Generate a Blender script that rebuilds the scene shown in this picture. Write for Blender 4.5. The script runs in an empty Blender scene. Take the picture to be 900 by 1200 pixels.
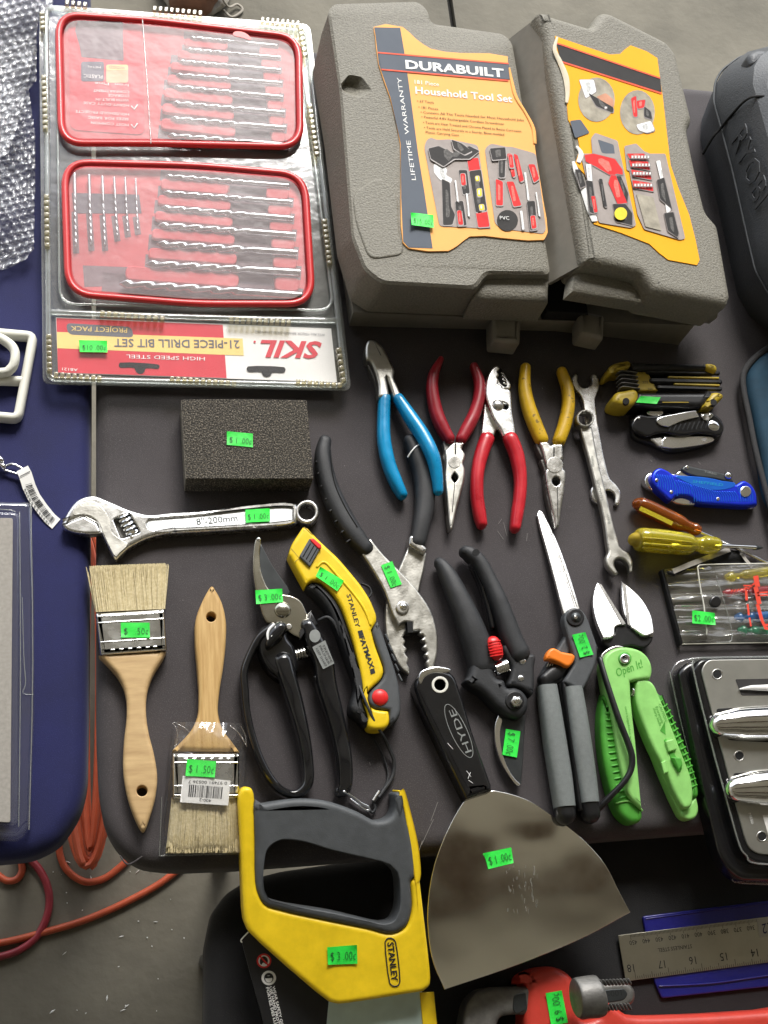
import bpy, math, random
from mathutils import Vector, Matrix
from mathutils.geometry import tessellate_polygon
random.seed(7)
S = bpy.context.scene
COL = S.collection
# ------------------------------------------------------------------ camera
F = 1450.0                    # focal length in photo pixels (photo 900 x 1200)
T = 0.72                      # height of the main table top
DIST = 0.97
_down = Vector((-294, -568, -F)).normalized()
_Z = -_down
_Y = (Vector((0, 1, 0)) - _Z * _Z.y).normalized()
_X = _Y.cross(_Z)
RM = Matrix((_X, _Y, _Z))
_view = RM @ Vector((0, 0, -1))
CAM = Vector((0, 0, T)) - _view * DIST
cam = bpy.data.objects.new('camera', bpy.data.cameras.new('camera'))
COL.objects.link(cam)
cam.data.sensor_fit = 'HORIZONTAL'
cam.data.sensor_width = 36
cam.data.lens = 36 * F / 900
cam.data.clip_start = 0.02
cam.data.clip_end = 300
cam.matrix_world = Matrix.Translation(CAM) @ RM.to_4x4()
S.camera = cam
# ------------------------------------------------------------------ light
SUN_EL, SUN_AZ = 43, 10       # degrees; azimuth measured from +Y towards +X
S.view_settings.view_transform = 'Standard'
S.view_settings.look = 'None'
S.view_settings.gamma = 1
S.view_settings.exposure = 1.27
w = bpy.data.worlds.new('World')
S.world = w
w.use_nodes = True
nt = w.node_tree
nt.nodes.clear()
sky = nt.nodes.new('ShaderNodeTexSky')
sky.sky_type = 'NISHITA'
sky.sun_disc = False
sky.sun_elevation = math.radians(SUN_EL)
sky.sun_rotation = math.radians(SUN_AZ)
hs = nt.nodes.new('ShaderNodeHueSaturation')
hs.inputs['Saturation'].default_value = 0.3
bg = nt.nodes.new('ShaderNodeBackground')
bg.inputs['Strength'].default_value = 0.15
wo = nt.nodes.new('ShaderNodeOutputWorld')
nt.links.new(sky.outputs[0], hs.inputs['Color'])
nt.links.new(hs.outputs[0], bg.inputs[0])
nt.links.new(bg.outputs[0], wo.inputs[0])
sun = bpy.data.lights.new('sun', 'SUN')
sun.energy = 1.9
sun.angle = math.radians(24)
sun.color = (1, 0.97, 0.92)
so = bpy.data.objects.new('sun', sun)
COL.objects.link(so)
_sd = Vector((math.sin(math.radians(SUN_AZ)) * math.cos(math.radians(SUN_EL)),
              math.cos(math.radians(SUN_AZ)) * math.cos(math.radians(SUN_EL)), math.sin(math.radians(SUN_EL))))
so.rotation_euler = _sd.to_track_quat('Z', 'Y').to_euler()
so.location = (0, 3, 5)

# ------------------------------------------------------------------ placing: photo pixel -> point at a height
def ray(x, y):
    return RM @ Vector(((x - 450) / F, -(y - 600) / F, -1))
def W(x, y, h=0.0):
    d = ray(x, y)
    return CAM + d * ((T + h - CAM.z) / d.z)
class Plane:
    """a tilted plane through three (px, py, height) points"""
    def __init__(s, a, b, c, off=0.0):
        p, q, r = W(*a), W(*b), W(*c)
        n = (q - p).cross(r - p).normalized()
        s.n = n if n.z > 0 else -n
        s.p = p + s.n * off
    def __call__(s, x, y):
        d = ray(x, y)
        return CAM + d * ((s.p - CAM).dot(s.n) / d.dot(s.n))
    def up(s, off):
        q = object.__new__(Plane)
        q.n, q.p = s.n, s.p + s.n * off
        return q
def pos(x, y, h):
    return h(x, y) if callable(h) else W(x, y, h)
def hup(h, d):
    return h.up(d) if callable(h) else h + d
def mmpx(x, y, h=0.0):
    return (pos(x + 1, y, h) - pos(x, y, h)).length
def Z(o, pts):
    """points read in an enlarged view o = (x0, y0, scale) -> photo pixels (extra values after x, y kept)"""
    return [(o[0] + p[0] / o[2], o[1] + p[1] / o[2]) + tuple(p[2:]) for p in pts]
def ZT(o, pts):
    return [(o[0] + p[0] / o[2], o[1] + p[1] / o[2], p[2] / o[2]) + tuple(p[3:]) for p in pts]
def sm(pts, k=5, closed=True):
    """Catmull-Rom through the points; a third value of 1 marks a sharp corner"""
    n = len(pts)
    P = [Vector(p[:2]) for p in pts]
    sh = [len(p) > 2 and p[2] == 1 for p in pts]
    out = []
    def tan(i, L):
        if sh[i] or (not closed and i in (0, n - 1)): return None
        a, b, c = P[i - 1], P[i], P[(i + 1) % n]
        l1, l2 = (b - a).length, (c - b).length
        d = (b - a) / max(l1, 1e-6) * l2 + (c - b) / max(l2, 1e-6) * l1      # weighted so that a short side does not kick out
        return d.normalized() * min(L, 1.4 * min(l1, l2)) if d.length > 1e-9 else Vector((0, 0))
    for i in range(n if closed else n - 1):
        j = (i + 1) % n
        a, b = P[i], P[j]
        L = (b - a).length
        ma, mb = tan(i, L), tan(j, L)
        if ma is None: ma = (b - a)
        if mb is None: mb = (b - a)
        for q in range(k):
            t = q / k
            v = a * (2 * t ** 3 - 3 * t * t + 1) + ma * (t ** 3 - 2 * t * t + t) + b * (-2 * t ** 3 + 3 * t * t) + mb * (t ** 3 - t * t)
            out.append((v.x, v.y))
    if not closed:
        out.append(tuple(P[-1]))
    return out
def rr(pts, r, k=4):
    """round every corner of a polygon by radius r"""
    out = []
    n = len(pts)
    for i in range(n):
        a, b, c = Vector(pts[i - 1][:2]), Vector(pts[i][:2]), Vector(pts[(i + 1) % n][:2])
        r1 = min(r, (a - b).length * .45, (c - b).length * .45)
        u, v = b + (a - b).normalized() * r1, b + (c - b).normalized() * r1
        for q in range(k + 1):
            t = q / k
            p = u * (1 - t) ** 2 + b * 2 * t * (1 - t) + v * t * t
            out.append((p.x, p.y))
    return out
def circ(x, y, r, n=20, ry=None):
    return [(x + r * math.cos(i * 2 * math.pi / n), y + (ry or r) * math.sin(i * 2 * math.pi / n)) for i in range(n)]
def quad(x0, y0, x1, y1):
    return [(x0, y0), (x1, y0), (x1, y1), (x0, y1)]

# ------------------------------------------------------------------ objects
ROOT = {}
def thing(name, label, cat, p, h=0.0, group=None, kind=None):
    o = bpy.data.objects.new(name, None)
    o.empty_display_size = .02
    COL.objects.link(o)
    o.location = W(p[0], p[1], h)
    o['label'] = label
    o['category'] = cat
    if group: o['group'] = group
    if kind: o['kind'] = kind
    ROOT[o.name] = Vector(o.location)
    return o
def link(name, vs, fs, m, parent=None, smooth=True, ang=40, kind=None):
    L = ROOT[parent.name] if parent else Vector((0, 0, 0))
    me = bpy.data.meshes.new(name)
    me.from_pydata([tuple(v - L) for v in vs], [], fs)
    me.materials.append(m)
    if smooth:
        me.polygons.foreach_set('use_smooth', [True] * len(me.polygons))
        me.update()
        me.set_sharp_from_angle(angle=math.radians(ang))
    o = bpy.data.objects.new(name, me)
    COL.objects.link(o)
    if parent: o.parent = parent
    if kind: o['kind'] = kind
    ROOT[o.name] = L
    return o
def tag(o, label, cat, group=None, kind=None):
    o['label'] = label
    o['category'] = cat
    if group: o['group'] = group
    if kind: o['kind'] = kind
    return o
def _clean(pts):
    out = []
    for p in pts:
        if not out or (abs(p[0] - out[-1][0]) + abs(p[1] - out[-1][1])) > 1e-3:
            out.append(p)
    if (abs(out[0][0] - out[-1][0]) + abs(out[0][1] - out[-1][1])) < 1e-3: out.pop()
    return out
def _inset(ring, n, d):
    m = len(ring)
    out = []
    for i in range(m):
        a, b, c = ring[i - 1], ring[i], ring[(i + 1) % m]
        e1, e2 = (b - a).normalized(), (c - b).normalized()
        n1, n2 = n.cross(e1), n.cross(e2)
        s = n1 + n2
        q = max(s.dot(s), .7)
        out.append(b + s * (2 * d / q))
    return out
def rings_of(px, h1, ccw=True):
    pts = _clean(px)
    R = [pos(x, y, h1) for x, y in [p[:2] for p in pts]]
    n = h1.n if callable(h1) else Vector((0, 0, 1))
    ar = sum((R[i - 1].cross(R[i])).dot(n) for i in range(len(R)))
    if (ar > 0) != ccw: R.reverse()
    return R, n
def solid_geo(px, h0, h1, bev=.001, seg=3, holes=(), dome=0.0):
    """outline (photo pixels, taken at the height of the top face) extruded down to h0 (a height; a thickness when h1 is a plane)"""
    vs, fs = [], []
    caps = []
    for k, pl in enumerate([px] + list(holes)):
        R, n = rings_of(pl, h1, k == 0)
        drop = (h0 if callable(h1) else (h1 - h0))
        prof = [(0, drop)]
        b = min(bev if k == 0 else min(bev, .0009), drop * .95)
        if b > 1e-6:
            for q in range(seg + 1):
                a = q / seg * math.pi / 2
                prof.append((b * (1 - math.cos(a)), b * (1 - math.sin(a))))
            prof.append((b * 1.25 if not dome else b * 1.25, 0))
        else:
            prof.append((0, 0))
        m = len(R)
        base = len(vs)
        for ins, dr in prof:
            rg = _inset(R, n, ins) if ins else R
            vs += [v - n * dr for v in rg]
        for r in range(len(prof) - 1):
            for i in range(m):
                j = (i + 1) % m
                a = base + r * m
                fs.append((a + i, a + j, a + m + j, a + m + i))
        caps.append(list(range(len(vs) - m, len(vs))))
    flat = [i for c in caps for i in c]
    for t in tessellate_polygon([[vs[i] for i in c] for c in caps]):
        a, b_, c = (flat[i] for i in t)
        nn = (vs[b_] - vs[a]).cross(vs[c] - vs[a])
        up = h1.n if callable(h1) else Vector((0, 0, 1))
        fs.append((a, b_, c) if nn.dot(up) > 0 else (a, c, b_))
    return vs, fs
def solid(name, px, h0, h1, m, parent=None, bev=.001, seg=3, holes=(), ang=50, kind=None):
    vs, fs = solid_geo(px, h0, h1, bev, seg, holes)
    return link(name, vs, fs, m, parent, ang=ang, kind=kind)
def sheet(name, px, h, m, parent=None, holes=()):
    vs, fs = [], []
    caps = []
    for k, pl in enumerate([px] + list(holes)):
        R, n = rings_of(pl, h, k == 0)
        caps.append(list(range(len(vs), len(vs) + len(R))))
        vs += R
    flat = [i for c in caps for i in c]
    for t in tessellate_polygon([[vs[i] for i in c] for c in caps]):
        a, b_, c = (flat[i] for i in t)
        nn = (vs[b_] - vs[a]).cross(vs[c] - vs[a])
        fs.append((a, b_, c) if nn.z > 0 else (a, c, b_))
    return link(name, vs, fs, m, parent, smooth=False)
def loft(name, rings, m, parent=None, k=0, ang=40, cap=True, dents=()):
    """rings: (photo pixel outline, height) from bottom to top, all with the same number of points"""
    vs, fs = [], []
    for px, h in rings:
        p = sm(px, k) if k else [q[:2] for q in px]
        vs += [pos(x, y, h) for x, y in p]
    mcount = len(p)
    a0 = vs[-mcount:]
    ccw = sum((a0[i - 1].cross(a0[i])).z for i in range(mcount)) > 0
    for r in range(len(rings) - 1):
        for i in range(mcount):
            j = (i + 1) % mcount
            a = r * mcount
            f = (a + i, a + j, a + mcount + j, a + mcount + i)
            fs.append(f if ccw else f[::-1])
    if cap:
        o = len(vs) - mcount
        loops = [list(range(o, o + mcount))]
        for hp, deep, fx, fy, sc in dents:      # a dent: mouth outline, depth, and the point its floor shrinks towards
            H = rings[-1][1]
            mo = [W(x, y, H) for x, y in hp]; bo = [W(fx + (x - fx) * sc, fy + (y - fy) * sc, H - deep) for x, y in hp]
            b0 = len(vs); vs += mo + bo; q = len(mo)
            cc = sum((mo[i - 1].cross(mo[i])).z for i in range(q)) > 0
            for i in range(q):
                j = (i + 1) % q
                f = (b0 + i, b0 + q + i, b0 + q + j, b0 + j)
                fs.append(f if cc else f[::-1])
            f = tuple(b0 + q + i for i in range(q)); fs.append(f if cc else f[::-1])
            loops.append(list(range(b0, b0 + q)))
        flat = [i for l in loops for i in l]
        for t in tessellate_polygon([[vs[i] for i in l] for l in loops]):
            a, b_, c = (flat[i] for i in t)
            nn = (vs[b_] - vs[a]).cross(vs[c] - vs[a])
            fs.append((a, b_, c) if nn.z > 0 else (a, c, b_))
    return link(name, vs, fs, m, parent, ang=ang)
def sweep(C, side_r, up_r, e=2.0, n=14, closed=False, cap='round', capk=3):
    """tube through 3-D points C with half width side_r[i] and half thickness up_r[i]; superellipse exponent e"""
    m = len(C)
    up = Vector((0, 0, 1))
    vs, fs = [], []
    fr = []
    for i in range(m):
        a = C[i - 1] if (i > 0 or closed) else C[i]
        b = C[(i + 1) % m] if (i < m - 1 or closed) else C[i]
        t = (b - a).normalized()
        s = t.cross(up)
        s = s.normalized() if s.length > 1e-4 else Vector((1, 0, 0))
        fr.append((t, s, s.cross(t)))
    st = []
    if not closed and cap == 'round':
        for q in range(capk):
            a = (q + .25) / capk * math.pi / 2
            st.append((0, -math.cos(a), math.sin(a)))
    st += [(i, 0, 1) for i in range(m)]
    if not closed and cap == 'round':
        for q in reversed(range(capk)):
            a = (q + .25) / capk * math.pi / 2
            st.append((m - 1, math.cos(a), math.sin(a)))
    for i, off, sc in st:
        t, s, u = fr[i]
        c = C[i] + t * off * min(side_r[i], up_r[i] * 1.5)
        for k in range(n):
            th = k * 2 * math.pi / n
            cx, sx = math.cos(th), math.sin(th)
            x = math.copysign(abs(cx) ** (2 / e), cx) * side_r[i] * sc
            y = math.copysign(abs(sx) ** (2 / e), sx) * up_r[i] * sc
            vs.append(c + s * x + u * y)
    L = len(st)
    for r in range(L if closed else L - 1):
        a, b = r * n, ((r + 1) % L) * n
        for k in range(n):
            l = (k + 1) % n
            fs.append((a + k, a + l, b + l, b + k))
    if not closed:
        fs.append(tuple(reversed(range(n))))
        fs.append(tuple(range((L - 1) * n, L * n)))
    fs = [f[::-1] for f in fs]
    return vs, fs
def tube(name, pts, m, parent=None, e=2.0, n=14, k=5, closed=False, cap='round', th=.75, h=0.0, ang=45, kind=None):
    """pts: (px, py, half width px[, centre height mm[, half thickness mm]]) above height h"""
    C, A, B = [], [], []
    q = []
    for p in pts:
        wd = p[2] * mmpx(p[0], p[1], h)
        ht = p[4] * .001 if len(p) > 4 else wd * th
        hc = p[3] * .001 if len(p) > 3 and p[3] is not None else ht
        q.append((p[0], p[1], wd, ht, hc))
    for i in range(len(q) if closed else len(q) - 1):
        g = lambda j: q[j % len(q)] if closed else q[max(0, min(len(q) - 1, j))]
        p0, a, b, p3 = g(i - 1), g(i), g(i + 1), g(i + 2)
        for s in range(k):
            t = s / k
            v = [0.5 * (2 * a[c] + (b[c] - p0[c]) * t + (2 * p0[c] - 5 * a[c] + 4 * b[c] - p3[c]) * t * t + (3 * a[c] - p0[c] - 3 * b[c] + p3[c]) * t ** 3) for c in range(5)]
            C.append(pos(v[0], v[1], hup(h, v[4]))); A.append(max(v[2], 2e-4)); B.append(max(v[3], 2e-4))
    if not closed:
        v = q[-1]
        C.append(pos(v[0], v[1], hup(h, v[4]))); A.append(v[2]); B.append(v[3])
    vs, fs = sweep(C, A, B, e, n, closed, cap)
    return link(name, vs, fs, m, parent, ang=ang, kind=kind)
def disc(name, x, y, r, h0, h1, m, parent=None, bev=.0006, n=24, holes=()):
    return solid(name, circ(x, y, r, n), h0, h1, m, parent, bev=bev, holes=holes)
def dome(name, x, y, r, h, hh, m, parent=None, n=20):
    c = pos(x, y, h)
    nv = h.n if callable(h) else Vector((0, 0, 1))
    R = r * mmpx(x, y, h)
    u = nv.orthogonal().normalized(); v = nv.cross(u)
    vs, fs = [], []
    K = 5
    for q in range(K):
        a = q / K * math.pi / 2
        for i in range(n):
            t = i * 2 * math.pi / n
            vs.append(c + (u * math.cos(t) + v * math.sin(t)) * R * math.cos(a) + nv * hh * math.sin(a))
    vs.append(c + nv * hh)
    for q in range(K - 1):
        for i in range(n):
            j = (i + 1) % n
            fs.append((q * n + i, q * n + j, q * n + n + j, q * n + n + i))
    for i in range(n):
        fs.append(((K - 1) * n + i, (K - 1) * n + (i + 1) % n, len(vs) - 1))
    return link(name, vs, fs, m, parent)
def coil(name, a, b, r, wire, turns, hc, m, parent=None):
    """coil spring between two photo points"""
    A, B = pos(a[0], a[1], hc), pos(b[0], b[1], hc)
    R = r * mmpx(a[0], a[1], 0)
    d = (B - A); t = d.normalized(); s = t.cross(Vector((0, 0, 1))).normalized(); u = s.cross(t)
    C = []
    K = 12
    for i in range(int(turns * K) + 1):
        f = i / (turns * K); th = i / K * 2 * math.pi
        C.append(A + d * f + (s * math.cos(th) + u * math.sin(th)) * R)
    wr = [wire] * len(C)
    vs, fs = sweep(C, wr, wr, n=6)
    return link(name, vs, fs, m, parent)
_fonts = {}
def text(s, a, b, h, m, parent, hpx=None, name='lettering', bold=0.0, shear=0.0, thick=0.0, fit=True):
    """lettering whose baseline runs from photo point a to photo point b"""
    A, B = pos(a[0], a[1], h), pos(b[0], b[1], h)
    n = h.n if callable(h) else Vector((0, 0, 1))
    cu = bpy.data.curves.new('txt', 'FONT')
    cu.body = s; cu.size = 1; cu.resolution_u = 2; cu.offset = bold; cu.shear = shear
    cu.extrude = thick
    o = bpy.data.objects.new('txt', cu)
    COL.objects.link(o)
    dg = bpy.context.evaluated_depsgraph_get()
    me = bpy.data.meshes.new_from_object(o.evaluated_get(dg))
    bpy.data.objects.remove(o); bpy.data.curves.remove(cu)
    if not me.vertices: return None
    xs = [v.co.x for v in me.vertices]
    x0, x1 = min(xs), max(xs)
    ys = [v.co.y for v in me.vertices]
    cap = 0.69
    d = B - A
    L = d.length
    t = d / L
    u = n.cross(t).normalized()
    sx = L / (x1 - x0)
    sy = hpx * mmpx(a[0], a[1], h) / cap if hpx else sx
    vs = [A + t * ((v.co.x - x0) * sx) + u * (v.co.y * sy) + n * (v.co.z) for v in me.vertices]
    fs = [tuple(p.vertices) for p in me.polygons]
    bpy.data.meshes.remove(me)
    return link(name, vs, fs, m, parent, smooth=False)
def lerp(a, b, t):
    return (a[0] + (b[0] - a[0]) * t, a[1] + (b[1] - a[1]) * t)
def sticker(parent, c, h, s, thick=.0004):
    """green price sticker; corners c = top left, top right, bottom right, bottom left of its print"""
    rk = random.Random(int(c[0][0] * 31 + c[0][1] * 17))
    lift = [rk.choice((0, .0003, .0009, .0016)) for _ in range(4)]
    nu, nv = 8, 6
    vs, fs = [], []
    for layer in (thick, thick * .5):
        for j in range(nv + 1):
            for i in range(nu + 1):
                u, v = i / nu, j / nv
                x, y = lerp(lerp(c[0], c[1], u), lerp(c[3], c[2], u), v)
                z = 0
                for k, (cu, cv) in enumerate(((0, 0), (1, 0), (1, 1), (0, 1))):
                    z += lift[k] * max(0, 1 - math.hypot((u - cu) * 1.6, (v - cv) * 1.2) / .42) ** 1.6
                vs.append(pos(x, y, hup(h, layer + z)))
    q = (nu + 1) * (nv + 1)
    ccw = (vs[1] - vs[0]).cross(vs[nu + 1] - vs[0]).z > 0
    for j in range(nv):
        for i in range(nu):
            a_ = j * (nu + 1) + i
            f = (a_, a_ + 1, a_ + nu + 2, a_ + nu + 1)
            fs.append(f if ccw else f[::-1])
            fs.append(tuple(q + x for x in (f[::-1] if ccw else f)))
    o = link('price_sticker', vs, fs, MAT['sticker'], parent, ang=180)
    hh = hup(h, thick + .0006)
    tl, tr, br, bl = c
    a = lerp(lerp(tl, bl, .78), lerp(tr, br, .78), .1)
    b = lerp(lerp(tl, bl, .78), lerp(tr, br, .78), .95)
    hp = math.hypot(bl[0] - tl[0], bl[1] - tl[1]) * .46
    t = text(s, a, b, hh, MAT['sticker_ink'], o, hpx=hp, name='price_text', bold=-.012)
    return o

# ------------------------------------------------------------------ materials
MAT = {}
def mat(key, rgb, rough=.5, metal=0.0, var=.12, vs=60.0, bump=0.0, bs=400.0, coat=0.0, sheen=0.0, trans=0.0, ior=1.45, spec=.5, rgb2=None, stretch=None, rv=.0, bd=.0004, detail=4, speck=None):
    m = bpy.data.materials.new(key)
    m.use_nodes = True
    t = m.node_tree
    p = t.nodes['Principled BSDF']
    tc = t.nodes.new('ShaderNodeTexCoord')
    src = tc.outputs['Object']
    if stretch:
        mp = t.nodes.new('ShaderNodeMapping')
        mp.inputs['Scale'].default_value = stretch[:3]
        if len(stretch) > 3: mp.inputs['Rotation'].default_value = (0, 0, stretch[3])
        t.links.new(src, mp.inputs[0]); src = mp.outputs[0]
    nz = t.nodes.new('ShaderNodeTexNoise')
    nz.inputs['Scale'].default_value = vs
    nz.inputs['Detail'].default_value = detail
    nz.inputs['Roughness'].default_value = .6
    t.links.new(src, nz.inputs['Vector'])
    cr = t.nodes.new('ShaderNodeValToRGB')
    c2 = rgb2 or tuple(min(1, c * (1 + var)) for c in rgb)
    c1 = rgb if rgb2 else tuple(c * (1 - var) for c in rgb)
    cr.color_ramp.elements[0].position = .3
    cr.color_ramp.elements[1].position = .7
    cr.color_ramp.elements[0].color = (*c1, 1)
    cr.color_ramp.elements[1].color = (*c2, 1)
    t.links.new(nz.outputs['Fac'], cr.inputs['Fac'])
    colo = cr.outputs[0]
    if speck:      # (scale, threshold, colour): fine dust or grit
        n3 = t.nodes.new('ShaderNodeTexNoise'); n3.inputs['Scale'].default_value = speck[0]; n3.inputs['Detail'].default_value = 1
        t.links.new(src, n3.inputs['Vector'])
        c3 = t.nodes.new('ShaderNodeValToRGB'); c3.color_ramp.elements[0].position = speck[1]; c3.color_ramp.elements[1].position = speck[1] + .06
        t.links.new(n3.outputs['Fac'], c3.inputs['Fac'])
        mx = t.nodes.new('ShaderNodeMix'); mx.data_type = 'RGBA'
        mx.inputs['B'].default_value = (*speck[2], 1)
        t.links.new(c3.outputs[0], mx.inputs['Factor']); t.links.new(colo, mx.inputs['A'])
        colo = mx.outputs['Result']
    t.links.new(colo, p.inputs['Base Color'])
    p.inputs['Roughness'].default_value = rough
    if rv:
        mr = t.nodes.new('ShaderNodeMapRange')
        mr.inputs['From Min'].default_value = .3; mr.inputs['From Max'].default_value = .7
        mr.inputs['To Min'].default_value = max(0.02, rough - rv); mr.inputs['To Max'].default_value = rough + rv
        t.links.new(nz.outputs['Fac'], mr.inputs['Value']); t.links.new(mr.outputs[0], p.inputs['Roughness'])
    p.inputs['Metallic'].default_value = metal
    p.inputs['IOR'].default_value = ior
    p.inputs['Specular IOR Level'].default_value = spec
    p.inputs['Coat Weight'].default_value = coat
    p.inputs['Coat Roughness'].default_value = .08
    p.inputs['Sheen Weight'].default_value = sheen
    p.inputs['Transmission Weight'].default_value = trans
    if bump:
        n2 = t.nodes.new('ShaderNodeTexNoise')
        n2.inputs['Scale'].default_value = bs
        n2.inputs['Detail'].default_value = 3
        t.links.new(src, n2.inputs['Vector'])
        b = t.nodes.new('ShaderNodeBump')
        b.inputs['Strength'].default_value = bump
        b.inputs['Distance'].default_value = bd
        t.links.new(n2.outputs['Fac'], b.inputs['Height'])
        t.links.new(b.outputs[0], p.inputs['Normal'])
    MAT[key] = m
    return m
def film(key, tint=(.95, .95, .95), gloss=.10, rough=.06, haze=0.0, hcol=(.8, .8, .8), bump=.0, bs=60, bd=.002, fres=1.2):
    """thin clear plastic: see-through, with a sheen that grows at grazing angles"""
    m = bpy.data.materials.new(key)
    m.use_nodes = True
    t = m.node_tree
    t.nodes.clear()
    out = t.nodes.new('ShaderNodeOutputMaterial')
    tr = t.nodes.new('ShaderNodeBsdfTransparent'); tr.inputs[0].default_value = (*tint, 1)
    gl = t.nodes.new('ShaderNodeBsdfGlossy'); gl.inputs['Roughness'].default_value = rough
    gl.inputs[0].default_value = (1, 1, 1, 1)
    df = t.nodes.new('ShaderNodeBsdfDiffuse'); df.inputs[0].default_value = (*hcol, 1)
    fr = t.nodes.new('ShaderNodeLayerWeight'); fr.inputs[0].default_value = .5
    pw = t.nodes.new('ShaderNodeMath'); pw.operation = 'POWER'; pw.inputs[1].default_value = 3.5
    t.links.new(fr.outputs['Facing'], pw.inputs[0])
    mu = t.nodes.new('ShaderNodeMath'); mu.operation = 'MULTIPLY_ADD'; mu.inputs[1].default_value = fres; mu.inputs[2].default_value = gloss
    mu.use_clamp = True
    t.links.new(pw.outputs[0], mu.inputs[0])
    m1 = t.nodes.new('ShaderNodeMixShader'); m1.inputs[0].default_value = haze
    t.links.new(tr.outputs[0], m1.inputs[1]); t.links.new(df.outputs[0], m1.inputs[2])
    m2 = t.nodes.new('ShaderNodeMixShader')
    t.links.new(mu.outputs[0], m2.inputs[0]); t.links.new(m1.outputs[0], m2.inputs[1]); t.links.new(gl.outputs[0], m2.inputs[2])
    t.links.new(m2.outputs[0], out.inputs[0])
    if bump:
        tc = t.nodes.new('ShaderNodeTexCoord')
        nz = t.nodes.new('ShaderNodeTexNoise'); nz.inputs['Scale'].default_value = bs; nz.inputs['Detail'].default_value = 3
        t.links.new(tc.outputs['Object'], nz.inputs['Vector'])
        b = t.nodes.new('ShaderNodeBump'); b.inputs['Strength'].default_value = bump; b.inputs['Distance'].default_value = bd
        t.links.new(nz.outputs['Fac'], b.inputs['Height'])
        t.links.new(b.outputs[0], gl.inputs['Normal']); t.links.new(b.outputs[0], fr.inputs['Normal']); t.links.new(b.outputs[0], df.inputs['Normal'])
    MAT[key] = m
    return m
ms = mat('sticker', (.03, .85, .07), .5, var=.08, vs=160, bump=.25, bs=120, bd=.002)
_t = ms.node_tree
_oi = _t.nodes.new('ShaderNodeObjectInfo'); _mr = _t.nodes.new('ShaderNodeMapRange'); _mr.inputs['To Min'].default_value = .72; _mr.inputs['To Max'].default_value = 1.05
_hv = _t.nodes.new('ShaderNodeHueSaturation')
_pb = _t.nodes['Principled BSDF']; _src = _pb.inputs['Base Color'].links[0].from_socket
_t.links.new(_oi.outputs['Random'], _mr.inputs['Value']); _t.links.new(_mr.outputs[0], _hv.inputs['Value'])
_t.links.new(_src, _hv.inputs['Color']); _t.links.new(_hv.outputs[0], _pb.inputs['Base Color'])
mat('sticker_ink', (.01, .05, .02), .6)
mat('charcoal_cloth', (.047, .041, .043), .85, var=.24, vs=11, bump=.5, bs=1400, sheen=.12, detail=9, speck=(1500, .60, (.085, .076, .078)))
mat('navy_cloth', (.004, .006, .064), .8, var=.2, vs=16, bump=.5, bs=1500, sheen=.12, detail=9, speck=(1500, .60, (.012, .016, .09)))
mat('black_cloth', (.010, .010, .011), .85, var=.25, vs=18, bump=.4, bs=1400, sheen=.06, detail=9, speck=(1500, .62, (.02, .02, .022)))
mat('concrete', (.155, .142, .110), .85, var=.28, vs=5, bump=.35, bs=60, bd=.003, detail=10)
mat('concrete_dark', (.05, .047, .042), .9)
mat('plaster', (.82, .79, .70), .9, var=.06, vs=3)
mat('steel', (.58, .57, .54), .28, 1, var=.10, vs=90, bump=.15, bs=500, rv=.08)
mat('steel_satin', (.50, .49, .45), .38, 1, var=.12, vs=120, bump=.2, bs=700, rv=.08)
mat('steel_brushed', (.46, .44, .37), .22, 1, var=.16, vs=9, bump=.15, bs=260, rv=.07, detail=7)
mat('bright_steel', (.80, .80, .79), .27, 1, var=.06, vs=120, bump=.12, bs=500, rv=.05)
mat('bit_steel', (.36, .36, .37), .24, 1, var=.15, vs=90, bump=.1, bs=400)
mat('lint', (.22, .21, .20), .9)
mat('chrome', (.82, .82, .82), .10, 1, var=.05, vs=60, bump=.06, bs=300, rv=.04)
mat('chrome_rough', (.62, .64, .65), .42, 1, var=.12, vs=300, bump=.5, bs=1500)
mat('polished', (.92, .92, .91), .16, 1, var=.04, vs=80)
mat('dark_steel', (.055, .06, .062), .34, .6, var=.2, vs=60, bump=.1, bs=400)
mat('cast_steel', (.17, .165, .155), .5, .7, var=.2, vs=150, bump=.5, bs=500)
mat('black_plastic', (.012, .012, .013), .36, var=.25, vs=80, bump=.15, bs=900)
mat('black_gloss', (.010, .010, .011), .16, var=.25, vs=60, coat=.4)
mat('black_rubber', (.022, .023, .025), .55, var=.2, vs=150, bump=.35, bs=900)
mat('black_and_shade', (.004, .004, .004), .8)  # matt black for dark parts, and for shade painted into holes and gaps
mat('grey_rubber', (.065, .070, .074), .55, var=.14, vs=120, bump=.3, bs=1200)
mat('grip_grey', (.16, .175, .17), .55, var=.1, vs=300, bump=.4, bs=1500)
mat('blue_vinyl', (.003, .25, .50), .32, var=.16, vs=55, rv=.09, coat=.2, bump=.08, bs=90)
mat('red_vinyl', (.46, .012, .022), .34, var=.2, vs=60, rv=.09, coat=.2, bump=.08, bs=90)
mat('dark_red_vinyl', (.29, .012, .022), .36, var=.22, vs=60, rv=.09, coat=.15, bump=.08, bs=90)
mat('yellow_vinyl', (.58, .36, .012), .36, var=.2, vs=60, rv=.08, coat=.15, speck=(260, .66, (.22, .14, .02)), bump=.1, bs=90)
mat('yellow_plastic', (.78, .54, .012), .40, var=.12, vs=60, rv=.07, bump=.12, bs=700)
mat('yellow_dull', (.40, .29, .02), .45, var=.15, vs=80, bump=.15, bs=500)
mat('red_plastic', (.68, .02, .02), .35, var=.08)
mat('orange_plastic', (.80, .20, .015), .4, var=.06)
mat('green_light', (.27, .60, .16), .40, var=.12, vs=70, rv=.08, bump=.08, bs=500)
mat('green_mid', (.07, .33, .035), .48, var=.18, vs=90, rv=.06, bump=.1, bs=500)
mat('white_plastic', (.66, .65, .58), .35, var=.06, vs=40)
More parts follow.
